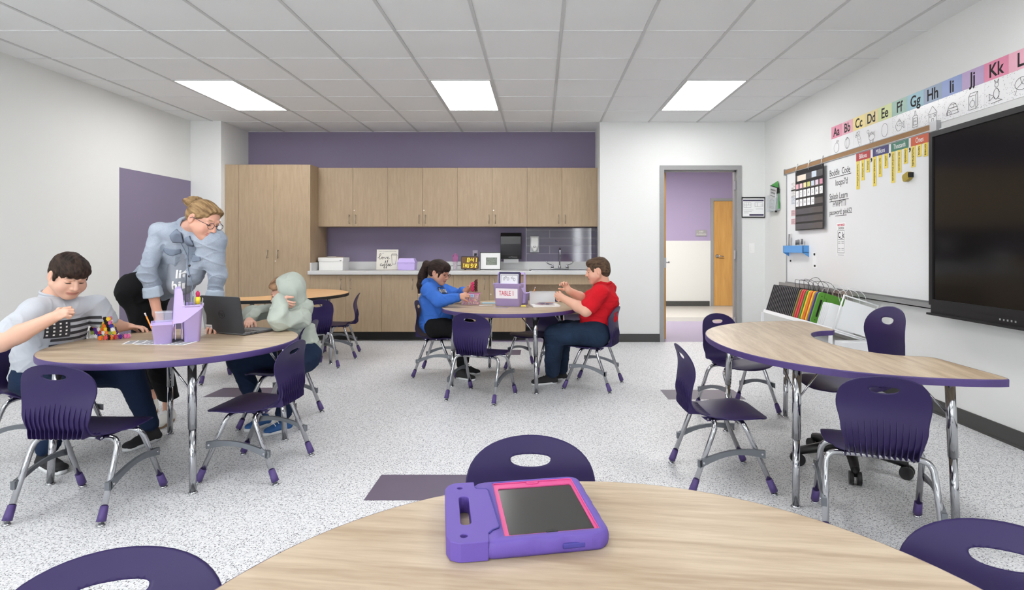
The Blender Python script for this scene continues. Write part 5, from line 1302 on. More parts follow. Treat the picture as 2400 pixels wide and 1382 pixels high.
def decal_poly(polys, M, target, m, parent, lift=.0015, name='print', step=.008):
    mb = MB()
    bv = bvhtree.BVHTree.FromPolygons([v.co for v in target.data.vertices], [tuple(p.vertices) for p in target.data.polygons]); n = (M.to_3x3() @ Vector((0, 0, 1))).normalized()
    for (x0, x1, y0, y1) in polys:       # rectangles
        nx = max(1, int((x1 - x0) / step)); ny = max(1, int(abs(y1 - y0) / step)); g_ = []
        for j in range(ny + 1):
            for i in range(nx + 1):
                p = M @ Vector((x0 + (x1 - x0) * i / nx, y0 + (y1 - y0) * j / ny, 0)); hit = bv.ray_cast(p + n * .25, -n, .6); g_.append(hit[0] + n * lift if hit[0] else None)
        vs = [q or Vector() for q in g_]; fs = []
        for j in range(ny):
            for i in range(nx):
                q = (j * (nx + 1) + i, j * (nx + 1) + i + 1, (j + 1) * (nx + 1) + i + 1, (j + 1) * (nx + 1) + i)
                if all(g_[k_] is not None for k_ in q): fs.append(q)
        mb.add(vs, fs, True)
    return mb.build(name, m, parent, recalc=False)
V3 = Vector
HR = .0027    # sculpt resolution for skin
CR = .0048    # for clothes
def MBC(mb, name, m, root):
    o = mb.build(name, m, root); o.matrix_parent_inverse = Matrix.Translation(-Vector(root.location)); return o
def collar_ring(mb, c, ax, side, r, t=.009, fl=1.15, open_=0):
    ax = V3(ax).normalized(); s_ = V3(side); s_ = (s_ - ax * s_.dot(ax)).normalized(); f_ = ax.cross(s_)
    P = [V3(c) + s_ * (r * fl * math.cos(2 * PI * k / 28)) + f_ * (r * math.sin(2 * PI * k / 28)) for k in range(28)]
    mb.tube(P, t, 8, closed=True)
def glasses(W, R, m, root, body, dx=.0):
    mb = MB()
    for s in (-1, 1):
        mb.tube([W(s * .034 + .023 * math.cos(2 * PI * k / 20), .1005 - abs(.023 * math.cos(2 * PI * k / 20) * .1), .0 + .0185 * math.sin(2 * PI * k / 20)) for k in range(20)], .0016, 6, closed=True)
        mb.tube([W(s * .057, .097, .006), W(s * .078, .06, .008), W(s * .083, .0, .008), W(s * .083, -.015, -.005)], .0018, 6)
    mb.tube([W(-.011, .103, .004), W(0, .108, .007), W(.011, .103, .004)], .0016, 6)
    return MBC(mb, 'glasses', m, root)
M_bk = mat('black_shoe_fabric', (38, 38, 40), .8); M_ws = mat('white_rubber_sole', (215, 216, 218), .6); M_wshoe = mat('white_sneaker', (214, 212, 206), .7); M_gum = mat('gum_sole', (150, 120, 92), .7); M_blsh = mat('blue_sneaker', (40, 84, 140), .7)
M_lace = mat('white_lace', (225, 225, 225), .8)

# ---------------------------------------------------------------- 1 boy in grey shirt
e = person((-2.86, 3.34, 0), 'seated boy in a grey flag print t-shirt reaching over his plastic block tower')
hd = (-2.60, 3.17, 1.033); S = Sculpt(HR); S.base = (216, 172, 150)
W, R = head(S, hd, (.78, -.42, -.46), (.30, -.12, .95), 1.02, fat=.006, skin=S.base, brow=(70, 50, 40))
nb = V3((-2.72, 3.21, .90)); SR, SL = V3((-2.685, 3.06, .855)), V3((-2.61, 3.37, .845)); ch, be, pe = V3((-2.72, 3.21, .76)), V3((-2.785, 3.265, .61)), V3((-2.86, 3.33, .48))
a_ = (SL - SR).normalized()
S.cone(W(0, -.025, -.05), nb, .050, .056, .02).cone(nb, ch, .06, .09, .03).cone(ch, be, .09, .1).cone(be, pe, .1, .1).cone(SR, SL, .045)
eR, wR = V3((-2.675, 2.85, .715)), V3((-2.52, 2.97, .825)); eL, wL = V3((-2.555, 3.40, .725)), V3((-2.545, 3.53, .703))
S.chain([SR, eR], [.05, .044]).chain([eR, eR.lerp(wR, .35), wR], [.044, .045, .028]); S.chain([SL, eL], [.05, .043]).chain([eL, eL.lerp(wL, .4), wL], [.043, .042, .027])
hand(S, wR, (.75, .35, .42), (.2, .8, -.3), 1, .92, curl=1.25, fore=.029); hand(S, wL, (.80, .58, -.10), (0, 0, -1), 1, .92, curl=.35, spread=.2, fore=.029)
body = S.build('body', M_skin, e, colors=True)
S = Sculpt(.0035)
S.ell(W(0, -.014, .042), (.083, .102, .083), R).ell(W(0, .03, .062), (.072, .072, .052), R, .02).ell(W(0, -.05, .0), (.074, .062, .062), R, .02)
S.ell(W(.0, .075, .058), (.055, .028, .020), R, .02)
for s in (-1, 1): S.cone(W(s * .070, .022, .03), W(s * .073, .028, -.012), .013, .006, .01); S.ell(W(s * .10, -.004, -.02), (.03, .028, .038), R, .008, True)
S.cone(W(-.05, .13, -.005), W(.05, .13, -.005), .052, None, .006, True); S.cut(W(0, -.06, -.062), R @ V3((0, -.25, -1)), .01)
S.disp = hairnoise(3, .0022, 170); S.build('hair', hair_mat('dark_brown_hair', (28, 21, 18), (66, 50, 42), 60, R), e)
S = Sculpt(CR)
S.cone(SR, SL, .062, .062, .04).cone(nb - V3((.0, 0, .01)), ch, .066, .12, .04, flat=(a_, 1.15)).cone(ch, be, .122, .138, .05, flat=(a_, 1.18)).cone(be, pe, .138, .150, .05, flat=(a_, 1.15))
S.cone(SR, SR.lerp(eR, .72), .064, .070, .03).cone(SL, SL.lerp(eL, .72), .062, .066, .03)
S.cut(SR.lerp(eR, .74), eR - SR) if False else None
S.cut(V3((-2.84, 3.33, .415)), (.35, -.1, -1))
S.disp = folds(5, .006, freq=38); M_grey = cloth_mat('heather_grey_jersey', (186, 190, 197), var=.05); sh = S.build('t_shirt', M_grey, e)
mb = MB(); collar_ring(mb, nb + V3((.012, -.002, .035)), (.25, -.08, 1), a_, .062, .007, 1.05); MBC(mb, 'collar', M_grey, e)
nrm_ = V3((.86, -.48, -.05)).normalized(); ex_ = V3((0, 0, 1)).cross(nrm_).normalized(); ey_ = nrm_.cross(ex_); F = frame(ch + nrm_ * .2 + V3((.0, .055, -.03)), ex_, ey_) @ Matrix.Diagonal((1.25, 1.25, 1, 1))
M_dk = mat('dark_print_ink', (58, 58, 62), .9)
for i in range(5): decal_poly([(-.02 - .08 + (.02 if i > 2 else 0), .115 - .02 * (i == 3), .055 - .027 * i, .042 - .027 * i)], F, sh, M_dk, sh, lift=.0035, name='flag_stripe')
decal_poly([(-.105, -.015, .055, -.02)], F, sh, M_dk, sh, lift=.004, name='star_field')
decal_poly([(-.10 + .022 * i, -.093 + .022 * i, .045 - .016 * j, .038 - .016 * j) for i in range(4) for j in range(4)], F, sh, M_paper, sh, lift=.005, name='star_print')
M_navy = cloth_mat('navy_trousers', (25, 40, 64), var=.12)
S = Sculpt(CR); hR, hL = V3((-2.84, 3.24, .46)), V3((-2.82, 3.42, .46)); kR, kL = V3((-2.55, 3.12, .425)), V3((-2.44, 3.42, .43)); aR, aL = V3((-2.66, 3.11, .12)), V3((-2.38, 3.50, .12))
S.cone(hR, hL, .105, .105, .04).cone(hR, kR, .105, .078, .03).cone(hL, kL, .10, .078, .03).cone(kR, aR, .075, .052, .02).cone(kL, aL, .075, .055, .02).cone(hR, pe, .11, .12, .04)
S.disp = folds(9, .006, freq=40); S.build('trousers', M_navy, e)
mb = MB().tube([(-2.775, 3.12, .50), (-2.75, 3.105, .492), (-2.71, 3.10, .485)], .0028, 6); 
shoe(e, (-2.73, 3.14, 0), (-2.50, 3.01, 0), M_bk, M_ws, lace=M_bk); shoe(e, (-2.365, 3.575, 0), (-2.42, 3.34, 0), M_bk, M_ws, lace=M_bk)
MBC(MB().cyl((-2.685, 3.12, .07), (-2.66, 3.11, .13), .033, .036), 'sock', M_white, e)

# ---------------------------------------------------------------- 2 teacher
e = person((-2.70, 3.93, 0), 'standing woman with a blonde bun, glasses and denim jacket leaning on the round table')
hd = (-2.095, 3.575, 1.362); S = Sculpt(.0034); S.base = (218, 166, 144)
W, R = head(S, hd, (.86, -.22, -.45), (.46, -.06, .82), 1.04, skin=S.base, smile=True, brow=(150, 118, 84), lips=(196, 104, 100), lash=(70, 48, 40))
nb = V3((-2.26, 3.69, 1.305)); SR, SL = V3((-2.445, 3.70, 1.295)), V3((-2.045, 3.61, 1.235)); ch, be, pe = V3((-2.315, 3.77, 1.18)), V3((-2.49, 3.88, 1.03)), V3((-2.69, 3.96, .90)); a_ = (SL - SR).normalized()
S.cone(W(0, -.03, -.045), nb, .050, .052, .02).cone(nb, ch, .055, .08, .03).cone(ch, be, .09, .085).cone(be, pe, .09, .1).cone(SR, SL, .042)
eR, wR = V3((-2.480, 3.635, 1.045)), V3((-2.450, 3.68, .765)); eL, wL = V3((-2.05, 3.645, 1.00)), V3((-2.065, 3.63, .76))
S.chain([SR, eR], [.040, .030]).chain([eR, eR.lerp(wR, .4), wR], [.030, .033, .026]); S.chain([SL, eL], [.040, .030]).chain([eL, eL.lerp(wL, .4), wL], [.030, .033, .026])
S.cone(wR, (-2.445, 3.69, .715), .027, .026); S.cone(wL, (-2.06, 3.62, .715), .027, .026)
hand(S, (-2.445, 3.69, .705), (.86, -.42, -.20), (0, 0, -1), -1, 1.0, curl=.30, spread=.25, fore=.027); hand(S, (-2.06, 3.62, .705), (.45, -.85, -.20), (0, 0, -1), 1, 1.0, curl=.3, spread=.25, fore=.027)
body = S.build('body', M_skin, e, colors=True)
M_bl = hair_mat('dark_blonde_hair', (106, 82, 56), (172, 142, 102), 55, R)
S = Sculpt(.0035); S.ell(W(0, -.014, .040), (.079, .100, .082), R).ell(W(0, -.055, .005), (.072, .055, .062), R, .02).ell(W(0, .05, .070), (.060, .05, .036), R, .02)
for s in (-1, 1): S.ell(W(s * .10, .0, -.03), (.032, .032, .045), R, .008, True); S.cone(W(s * .066, .03, .03), W(s * .072, .012, .01), .014, .008, .01)
S.cone(W(-.06, .140, .036), W(.06, .140, .036), .078, None, .006, True); S.cut(W(0, -.06, -.055), R @ V3((0, .1, -1)), .01)
S.disp = hairnoise(7, .0007, 120, (1, .15, .15)); hr = S.build('hair', M_bl, e)
S = Sculpt(.0035); bc = W(-.0, -.125, .055); S.ell(bc, (.042, .036, .040), R).cone(W(-.02, -.10, .08), W(.02, -.09, .085), .022, None, .02).cone(W(-.03, -.14, .03), W(.02, -.15, .05), .018, None, .01); S.disp = hairnoise(11, .002, 110); S.build('hair_bun', M_bl, e)
glasses(W, R, mat('dark_glasses_frame', (52, 46, 58), .3), e, body)
M_tee = cloth_mat('heather_grey_tee', (150, 156, 166), var=.07)
nf = V3((-.22, -.90, -.38)).normalized()
S = Sculpt(CR); S.cone(nb - V3((.02, 0, .03)), ch, .062, .10, .03, flat=(a_, 1.3)).cone(ch, be, .104, .108, .04, flat=(a_, 1.22)).cone(be, pe, .108, .112, .04, flat=(a_, 1.15)).cone(ch, (-2.35, 3.765, .96), .10, .085, .03); S.cut(pe + V3((-.02, .0, .0)), (-.55, .25, -.8)); S.disp = folds(12, .004, freq=40)
tee = S.build('t_shirt', M_tee, e)
M_den = cloth_mat('light_denim', (163, 172, 184), var=.08, speck=(130, 141, 157)); M_dend = cloth_mat('denim_seam', (126, 137, 154), var=.08)
S = Sculpt(CR); S.cone(SR, SL, .066, .066, .04).cone(nb - V3((.03, 0, .02)), ch, .075, .122, .04, flat=(a_, 1.2)).cone(ch, be, .124, .128, .05, flat=(a_, 1.22)).cone(be, pe + V3((.02, 0, .03)), .128, .140, .04, flat=(a_, 1.12)).cone(ch, (-2.235, 3.68, 1.0), .105, .062, .03).cone(SL, (-2.20, 3.665, 1.02), .07, .055, .03)
S.chain([SR, eR, eR.lerp(wR, .50)], [.062, .052, .047], .010).chain([SL, eL, eL.lerp(wL, .50)], [.062, .050, .046], .022)
cf0 = nb + nf * .120 + a_ * .03; cf1 = V3((-2.285, 3.645, 1.04)); cf2 = V3((-2.35, 3.68, .88))
S.cone(cf0, cf1, .030, .058, .006, True).cone(cf1, cf2, .058, .085, .006, True)
S.cut(pe + V3((.0, .0, .02)), (-.62, .28, -.75)); S.disp = folds(15, .0085, freq=42); jk = S.build('denim_jacket', M_den, e)
def cuff(c, d, r, nm='jacket_cuff'):
    c, d = V3(c), V3(d).normalized(); S = Sculpt(.005); S.cone(c, c + d * .040, r, r * 1.05, .01); S.cone(c + d * .02, c + d * .1, r * .55, r * .6, .006, True); S.cut(c + d * .048, d); S.cut(c - d * .022, -d); S.disp = folds(3, .003); return S.build(nm, mat('turned_denim_cuff', (170, 182, 196), .9, vary=.08, vscale=30), e)
cuff(eR.lerp(wR, .44), wR - eR, .054); cuff(eL.lerp(wL, .44), wL - eL, .054)
# collar flaps, pocket flaps, seams, buttons: projected on the jacket
bvj = bvhtree.BVHTree.FromPolygons([v.co for v in jk.data.vertices], [tuple(p.vertices) for p in jk.data.polygons])
u_ = a_.cross(nf).normalized(); u_ = u_ if u_.z > 0 else -u_
def on_j(x, y, lift=.004):
    p = nb + a_ * x + u_ * y; h_ = bvj.ray_cast(p + nf * .4, -nf, .8); return (h_[0] + nf * lift) if h_[0] else p + nf * .12
def patch(poly, m, name, lift=.006, th_=.004, n=6):
    mb = MB(); c = len(poly)
    P = []
    for i in range(c):
        a, b = V3((*poly[i], 0)), V3((*poly[(i + 1) % c], 0))
        for k in range(n): q = a.lerp(b, k / n); P.append((q.x, q.y))
    mx, my = sum(p[0] for p in P) / len(P), sum(p[1] for p in P) / len(P); vs = []; fs = []; rings = 4
    for r_ in range(rings):
        f_ = 1 - r_ / rings
        for (x, y) in P: vs.append(on_j(mx + (x - mx) * f_, my + (y - my) * f_, lift))
    vs.append(on_j(mx, my, lift)); n_ = len(P)
    for r_ in range(rings - 1):
        for i in range(n_): fs.append((r_ * n_ + i, r_ * n_ + (i + 1) % n_, (r_ + 1) * n_ + (i + 1) % n_, (r_ + 1) * n_ + i))
    for i in range(n_): fs.append(((rings - 1) * n_ + i, (rings - 1) * n_ + (i + 1) % n_, rings * n_))
    mb.add(vs, fs, True); o = mb.build(name, m, jk, recalc=False); sd = o.modifiers.new('solid', 'SOLIDIFY'); sd.thickness = th_; sd.offset = 0; return o
for s in (-1, 1):
    x0 = s * .095 + .045
    patch([(x0 - .055, -.10), (x0 + .055, -.10), (x0 + .055, -.125), (x0, -.142), (x0 - .055, -.125)], M_dend, 'pocket_flap')
for t in range(4):
    p = on_j(.098 + .004 * t, -.05 - .062 * t, .004); MBC(MB().ball(p, .008), 'button', mat('dark_metal_button', (70, 66, 72), .4, metal=.6), e)
# collar flaps
mb = MB(); nax = (W(0, -.03, -.04) - nb).normalized()
for k in range(5): collar_ring(mb, nb + nax * (.004 + .010 * k) - nf * .012, nax, a_, .072 - .002 * k, .0065, 1.12)
MBC(mb, 'jacket_collar', M_den, e)
for poly in ([(.005, .035), (-.030, .0), (-.020, -.048), (.035, -.052), (.045, .02)], [(.090, .0), (.078, -.055), (.118, -.062), (.150, -.03), (.125, .02)]): patch(poly, M_dend, 'jacket_collar', lift=.010, th_=.008)
Ft = frame(V3((-2.300, 3.70, .985)) + nf * .2, a_, u_)
for tx, oy in (('litt', .035), ('hing', -.035)): decal_text(tx, .072, Ft @ Matrix.Translation((.0, oy, 0)), tee, M_paper, tee, lift=.003, off=.002)
# lanyard with key cord
mb = MB(); pts = [nb + a_ * .035 + nf * .085 + u_ * .03, on_j(.055, -.08, .008), on_j(.09, -.18, .012), V3((-2.175, 3.60, .93)), V3((-2.175, 3.59, .84))]
mb.tube(spline(pts, 6), .0022, 6); pts = [nb - a_ * .03 + nf * .085 + u_ * .03, on_j(.02, -.06, .008), on_j(.06, -.16, .012), V3((-2.185, 3.60, .93)), V3((-2.175, 3.59, .84))]; mb.tube(spline(pts, 6), .0022, 6); MBC(mb, 'lanyard', M_dend, e)
M_blk = cloth_mat('black_trousers', (24, 24, 26), var=.12)
S = Sculpt(.006); hR, hL = V3((-2.70, 3.85, .90)), V3((-2.71, 4.01, .90)); kR, kL = V3((-2.565, 3.83, .50)), V3((-2.76, 4.02, .50)); aR, aL = V3((-2.545, 3.93, .17)), V3((-2.84, 4.20, .17))
S.cone(hR, hL, .125, .125, .05).cone(pe, be, .12, .10, .05).cone(hR, kR, .110, .080, .03).cone(hL, kL, .110, .080, .03).cone(kR, aR, .078, .066, .02).cone(kL, aL, .078, .066, .02); S.cut(V3((0, 0, .16)), (0, 0, -1)); S.disp = folds(21, .007, freq=30); S.build('trousers', M_blk, e)
for a_k in (aR, aL):
    S = Sculpt(.004); S.base = (214, 164, 140); S.cone(a_k + V3((0, 0, .03)), a_k + V3((0, .0, -.10)), .034, .030); S.build('ankle', M_skin, e, colors=True)
shoe(e, (-2.55, 3.985, 0), (-2.505, 3.735, 0), M_wshoe, M_gum, lace=M_lace); shoe(e, (-2.86, 4.25, 0), (-2.745, 4.03, 0), M_wshoe, M_gum, lace=M_lace)

# ---------------------------------------------------------------- 3 child in pale green hoodie
e = person((-1.68, 3.93, 0), 'child with pale green hood up, resting the face on one hand at the laptop')
hd = (-1.712, 3.86, .885); S = Sculpt(HR); S.base = (220, 172, 152)
W, R = head(S, hd, (-.93, -.16, -.33), (-.33, 0, .94), .93, skin=S.base, brow=(120, 86, 60))
nb = V3((-1.64, 3.90, .765)); SN, SF = V3((-1.575, 3.785, .725)), V3((-1.80, 4.02, .745)); ch, be, pe = V3((-1.68, 3.90, .67)), V3((-1.65, 3.93, .57)), V3((-1.635, 3.93, .475)); a_ = (SF - SN).normalized()
S.cone(W(0, -.02, -.05), nb, .042, .048, .02).cone(nb, ch, .05, .08).cone(ch, pe, .08, .085).cone(SN, SF, .035)
eN, wN = V3((-1.635, 3.605, .724)), V3((-1.675, 3.69, .855)); eF, wF = V3((-1.985, 3.96, .735)), V3((-1.905, 3.765, .712))
S.chain([SN, eN, wN], [.036, .032, .023]).chain([SF, eF, wF], [.036, .032, .023])
hand(S, wN, (.62, .10, -.42), (.1, .95, .1), 1, .82, curl=.55, spread=.12, fore=.024); hand(S, wF, (.30, -.88, -.18), (0, 0, -1), 1, .82, curl=.6, spread=.12, fore=.024)
S.build('body', M_skin, e, colors=True)
S = Sculpt(.0035); S.ell(W(0, .0, .042), (.078, .094, .078), R).ell(W(0, .060, .058), (.064, .032, .030), R, .02); S.cone(W(-.05, .128, .016), W(.05, .128, .016), .068, None, .006, True); S.cut(W(0, 0, .036), R @ V3((0, 0, -1)), .01); S.disp = hairnoise(31, .003, 130); S.build('hair', hair_mat('light_brown_hair', (104, 76, 56), (156, 122, 94), 60, R), e)
M_hood = cloth_mat('sage_fleece', (174, 182, 172), var=.06)
S = Sculpt(.005)
S.ell(W(0, -.034, .022), (.094, .106, .104), R).ell(W(0, -.085, .03), (.070, .062, .085), R, .03).cone(W(0, -.03, -.04), nb, .085, .08, .04)
S.ell(W(0, .110, -.004), (.090, .142, .106), R, .010, True)
S.disp = folds(33, .006, freq=42); S.build('hood', M_hood, e)
S = Sculpt(CR); S.cone(SN, SF, .062, .062, .04).cone(nb, ch, .085, .105, .04, flat=(a_, 1.1)).cone(ch, be, .108, .112, .05, flat=(a_, 1.15)).cone(be, pe, .112, .122, .05, flat=(a_, 1.1)).cone(nb + V3((.02, .0, .02)), nb + V3((-.05, -.02, .0)), .075, .06, .03)
S.chain([SN, eN, eN.lerp(wN, .93)], [.066, .060, .047], .022).chain([SF, eF, eF.lerp(wF, .90)], [.062, .054, .042], .025)
S.cut(V3((-1.63, 3.93, .405)), (.15, 0, -1)); S.disp = folds(35, .0105, freq=46); hd_ = S.build('hoodie', M_hood, e)
MBC(MB().tube([V3((-1.735, 3.76, .80)), V3((-1.76, 3.73, .75)), V3((-1.765, 3.74, .70))], .003, 6), 'drawstring', M_white, e)
S = Sculpt(CR); S.cone((-1.58, 3.86, .46), (-1.66, 4.02, .46), .10, .10, .04).cone((-1.66, 4.0, .455), (-2.06, 3.93, .415), .092, .074, .03).cone((-2.06, 3.93, .415), (-1.87, 3.82, .12), .072, .05, .02).cone((-1.575, 3.87, .455), (-1.585, 3.66, .41), .09, .074, .03).cone((-1.585, 3.66, .41), (-1.655, 3.71, .12), .070, .05, .02)
S.disp = folds(37, .006, freq=40); S.build('trousers', M_navy, e)
shoe(e, (-1.625, 3.77, 0), (-1.745, 3.62, 0), M_blsh, M_ws, .036, .055, lace=M_lace); shoe(e, (-1.82, 3.88, 0), (-1.90, 3.70, 0), M_blsh, M_ws, .036, .055, lace=M_lace)

# ---------------------------------------------------------------- 4 girl in blue hoodie
e = person((-.97, 5.42, 0), 'seated girl with dark ponytail, glasses and bright blue hoodie stringing beads')
hd = (-.945, 5.375, .955); S = Sculpt(HR); S.base = (200, 150, 126)
W, R = head(S, hd, (.91, -.30, -.28), (.27, -.02, .96), .96, fat=.004, skin=S.base, brow=(40, 28, 24))
nb = V3((-1.0, 5.40, .845)); SN, SF = V3((-1.02, 5.25, .80)), V3((-.985, 5.55, .805)); ch, be, pe = V3((-.995, 5.40, .70)), V3((-.97, 5.41, .58)), V3((-.985, 5.42, .48)); a_ = (SF - SN).normalized()
S.cone(W(0, -.02, -.05), nb, .045, .052, .02).cone(nb, ch, .055, .085).cone(ch, pe, .085, .09).cone(SN, SF, .04)
eN, wN = V3((-.895, 5.12, .712)), V3((-.72, 5.12, .750)); eF, wF = V3((-.80, 5.50, .73)), V3((-.695, 5.36, .790))
S.chain([SN, eN, wN], [.045, .038, .026]).chain([SF, eF, wF], [.045, .038, .026])
hand(S, wN, (.88, .15, .30), (.1, .6, -.5), -1, .88, curl=.9, fore=.027); hand(S, wF, (.72, -.25, .60), (.3, -.5, -.4), 1, .88, curl=.8, fore=.027)
S.build('body', M_skin, e, colors=True)
M_dh = hair_mat('very_dark_hair', (24, 18, 17), (62, 46, 40), 60, R)
S = Sculpt(.0038); S.ell(W(0, -.016, .042), (.083, .104, .084), R).ell(W(0, -.055, .0), (.074, .055, .060), R, .02).ell(W(0, .045, .066), (.066, .05, .044), R, .02)
for s in (-1, 1): S.ell(W(s * .10, -.008, -.02), (.026, .024, .034), R, .006, True); S.cone(W(s * .066, .042, .04), W(s * .070, .040, -.035), .016, .006, .01)
S.cone(W(-.06, .135, .0), W(.06, .135, .0), .058, None, .006, True); S.cut(W(0, -.06, -.06), R @ V3((0, -.1, -1)), .01); S.disp = hairnoise(41, .0016, 120); S.build('hair', M_dh, e)
S = Sculpt(.0045); S.chain([W(0, -.10, .06), V3((-1.075, 5.43, 1.02)), V3((-1.115, 5.44, .92)), V3((-1.13, 5.43, .83)), V3((-1.14, 5.42, .77))], [.026, .040, .046, .036, .012], .02); S.disp = hairnoise(43, .005, 90, (1, 1, .2)); S.build('ponytail', M_dh, e)
glasses(W, R, mat('red_brown_glasses', (96, 44, 44), .3), e, None)
M_blue = cloth_mat('royal_blue_fleece', (60, 108, 192), var=.07)
S = Sculpt(CR); S.cone(SN, SF, .066, .066, .04).cone(nb - V3((0, 0, .01)), ch, .08, .122, .04, flat=(a_, 1.12)).cone(ch, be, .124, .130, .05, flat=(a_, 1.12)).cone(be, pe, .130, .140, .05, flat=(a_, 1.08))
S.chain([SN, eN, eN.lerp(wN, .85)], [.068, .060, .046], .03).chain([SF, eF, eF.lerp(wF, .85)], [.066, .058, .044], .03).cone(nb + V3((-.06, -.07, .015)), nb + V3((-.06, .07, .015)), .042, .042, .02)
S.cut(V3((-.98, 5.42, .42)), (.3, 0, -1)); S.disp = folds(45, .009, freq=40); hz = S.build('hoodie', M_blue, e)
mb = MB(); collar_ring(mb, nb + V3((.012, 0, .022)), (.25, 0, 1), a_, .066, .012, 1.05); MBC(mb, 'hood_collar', M_blue, e)
nf = V3((.72, -.68, .1)).normalized(); ex_ = V3((0, 0, 1)).cross(nf).normalized(); F = frame(ch + nf * .2 + V3((.045, -.03, .075)), ex_, nf.cross(ex_))
decal_text('Jump', .062, F @ Matrix.Translation((.02, .012, 0)), hz, M_ink, hz, lift=.003, off=.004); decal_text('Jump', .062, F @ Matrix.Translation((.02, .012, 0)), hz, M_paper, hz, lift=.0048, off=.0005)
decal_poly([(-.045, .085, .045, .038), (-.03, .09, -.028, -.034)], F, hz, M_ink, hz, lift=.003)
S = Sculpt(CR); S.cone((-.97, 5.33, .46), (-.97, 5.51, .46), .105, .105, .04)
for y in (5.32, 5.52): S.cone((-.96, y, .455), (-.68, y - .04, .435), .098, .072, .03).cone((-.68, y - .04, .435), (-.72, y - .07, .12), .070, .046, .02)
S.disp = folds(47, .004, freq=40); S.build('leggings', M_blk, e)
shoe(e, (-.77, 5.24, 0), (-.58, 5.12, 0), M_bk, M_ws, .038, .058, lace=M_bk); shoe(e, (-.76, 5.45, 0), (-.56, 5.38, 0), M_bk, M_ws, .038, .058, lace=M_bk)

# ---------------------------------------------------------------- 5 boy in red shirt
e = person((.52, 4.93, 0), 'seated boy in a red t-shirt and dark blue jeans at the far round table')
hd = (.495, 4.945, .992); S = Sculpt(HR); S.base = (222, 172, 148)
W, R = head(S, hd, (-.96, .12, -.16), (-.12, 0, .99), 1.0, fat=.006, skin=S.base, brow=(96, 68, 50))
nb = V3((.545, 4.95, .865)); SN, SF = V3((.49, 4.79, .805)), V3((.60, 5.11, .82)); ch, be, pe = V3((.535, 4.955, .72)), V3((.500, 4.955, .60)), V3((.480, 4.95, .485)); a_ = (SF - SN).normalized()
S.cone(W(0, -.025, -.05), nb, .054, .058, .02).cone(nb, ch, .06, .09).cone(ch, pe, .09, .10).cone(SN, SF, .045)
eN, wN = V3((.375, 4.71, .672)), V3((.205, 4.86, .755)); eF, wF = V3((.40, 5.13, .72)), V3((.25, 5.02, .815))
S.chain([SN, eN], [.056, .048]).chain([eN, eN.lerp(wN, .35), wN], [.048, .047, .029]).chain([SF, eF], [.056, .048]).chain([eF, eF.lerp(wF, .35), wF], [.048, .046, .029])
hand(S, wN, (-.72, .12, .45), (.2, .85, .1), 1, .92, curl=1.05, fore=.030); hand(S, wF, (-.50, -.12, .78), (-.3, -.7, -.2), -1, .92, curl=.8, fore=.030)
S.build('body', M_skin, e, colors=True)
S = Sculpt(.0035); S.ell(W(0, -.015, .038), (.0760, .0955, .0785), R).ell(W(0, -.055, -.005), (.070, .056, .070), R, .02).ell(W(0, .045, .070), (.060, .046, .036), R, .02)
for s in (-1, 1): S.ell(W(s * .10, -.004, -.02), (.032, .026, .038), R, .006, True); S.cone(W(s * .062, .045, .035), W(s * .066, .036, -.0), .014, .008, .01)
S.cone(W(-.06, .135, .005), W(.06, .135, .005), .060, None, .006, True); S.cut(W(0, -.06, -.07), R @ V3((0, -.1, -1)), .01); S.disp = hairnoise(51, .0012, 200); S.build('hair', hair_mat('short_brown_hair', (58, 44, 34), (104, 82, 64), 90, R), e)
M_red = cloth_mat('red_jersey', (204, 28, 40), var=.06)
S = Sculpt(CR); S.cone(SN, SF, .070, .070, .04).cone(nb - V3((0, 0, .015)), ch, .072, .135, .04, flat=(a_, 1.1)).cone(ch, be, .135, .143, .05, flat=(a_, 1.12)).cone(be, pe, .143, .143, .05, flat=(a_, 1.1))
S.cone(SN, SN.lerp(eN, .70), .073, .076, .03).cone(SF, SF.lerp(eF, .7), .073, .074, .03)
S.cut(V3((.52, 4.93, .43)), (-.3, 0, -1)); S.disp = folds(55, .007, freq=34); S.build('t_shirt', M_red, e)
mb = MB(); collar_ring(mb, nb + V3((-.008, 0, .010)), (-.25, 0, 1), a_, .076, .008, 1.0); MBC(mb, 'collar', M_red, e)
M_jean = cloth_mat('dark_blue_denim', (32, 46, 66), var=.25)
S = Sculpt(CR); S.cone((.475, 4.84, .465), (.505, 5.04, .465), .110, .110, .04).cone((.49, 4.84, .46), (.125, 4.87, .455), .108, .088, .03).cone((.125, 4.87, .455), (.105, 5.0, .12), .086, .066, .02).cone((.53, 5.02, .46), (.20, 5.12, .45), .108, .086, .03).cone((.20, 5.12, .45), (.19, 5.16, .12), .082, .064, .02)
S.disp = folds(57, .007, freq=40); S.build('jeans', M_jean, e)
shoe(e, (.15, 5.04, 0), (-.075, 4.965, 0), M_bk, M_ws, .044, .062, lace=M_bk); shoe(e, (.24, 5.2, 0), (.03, 5.12, 0), M_bk, M_ws, .044, .062, lace=M_bk)
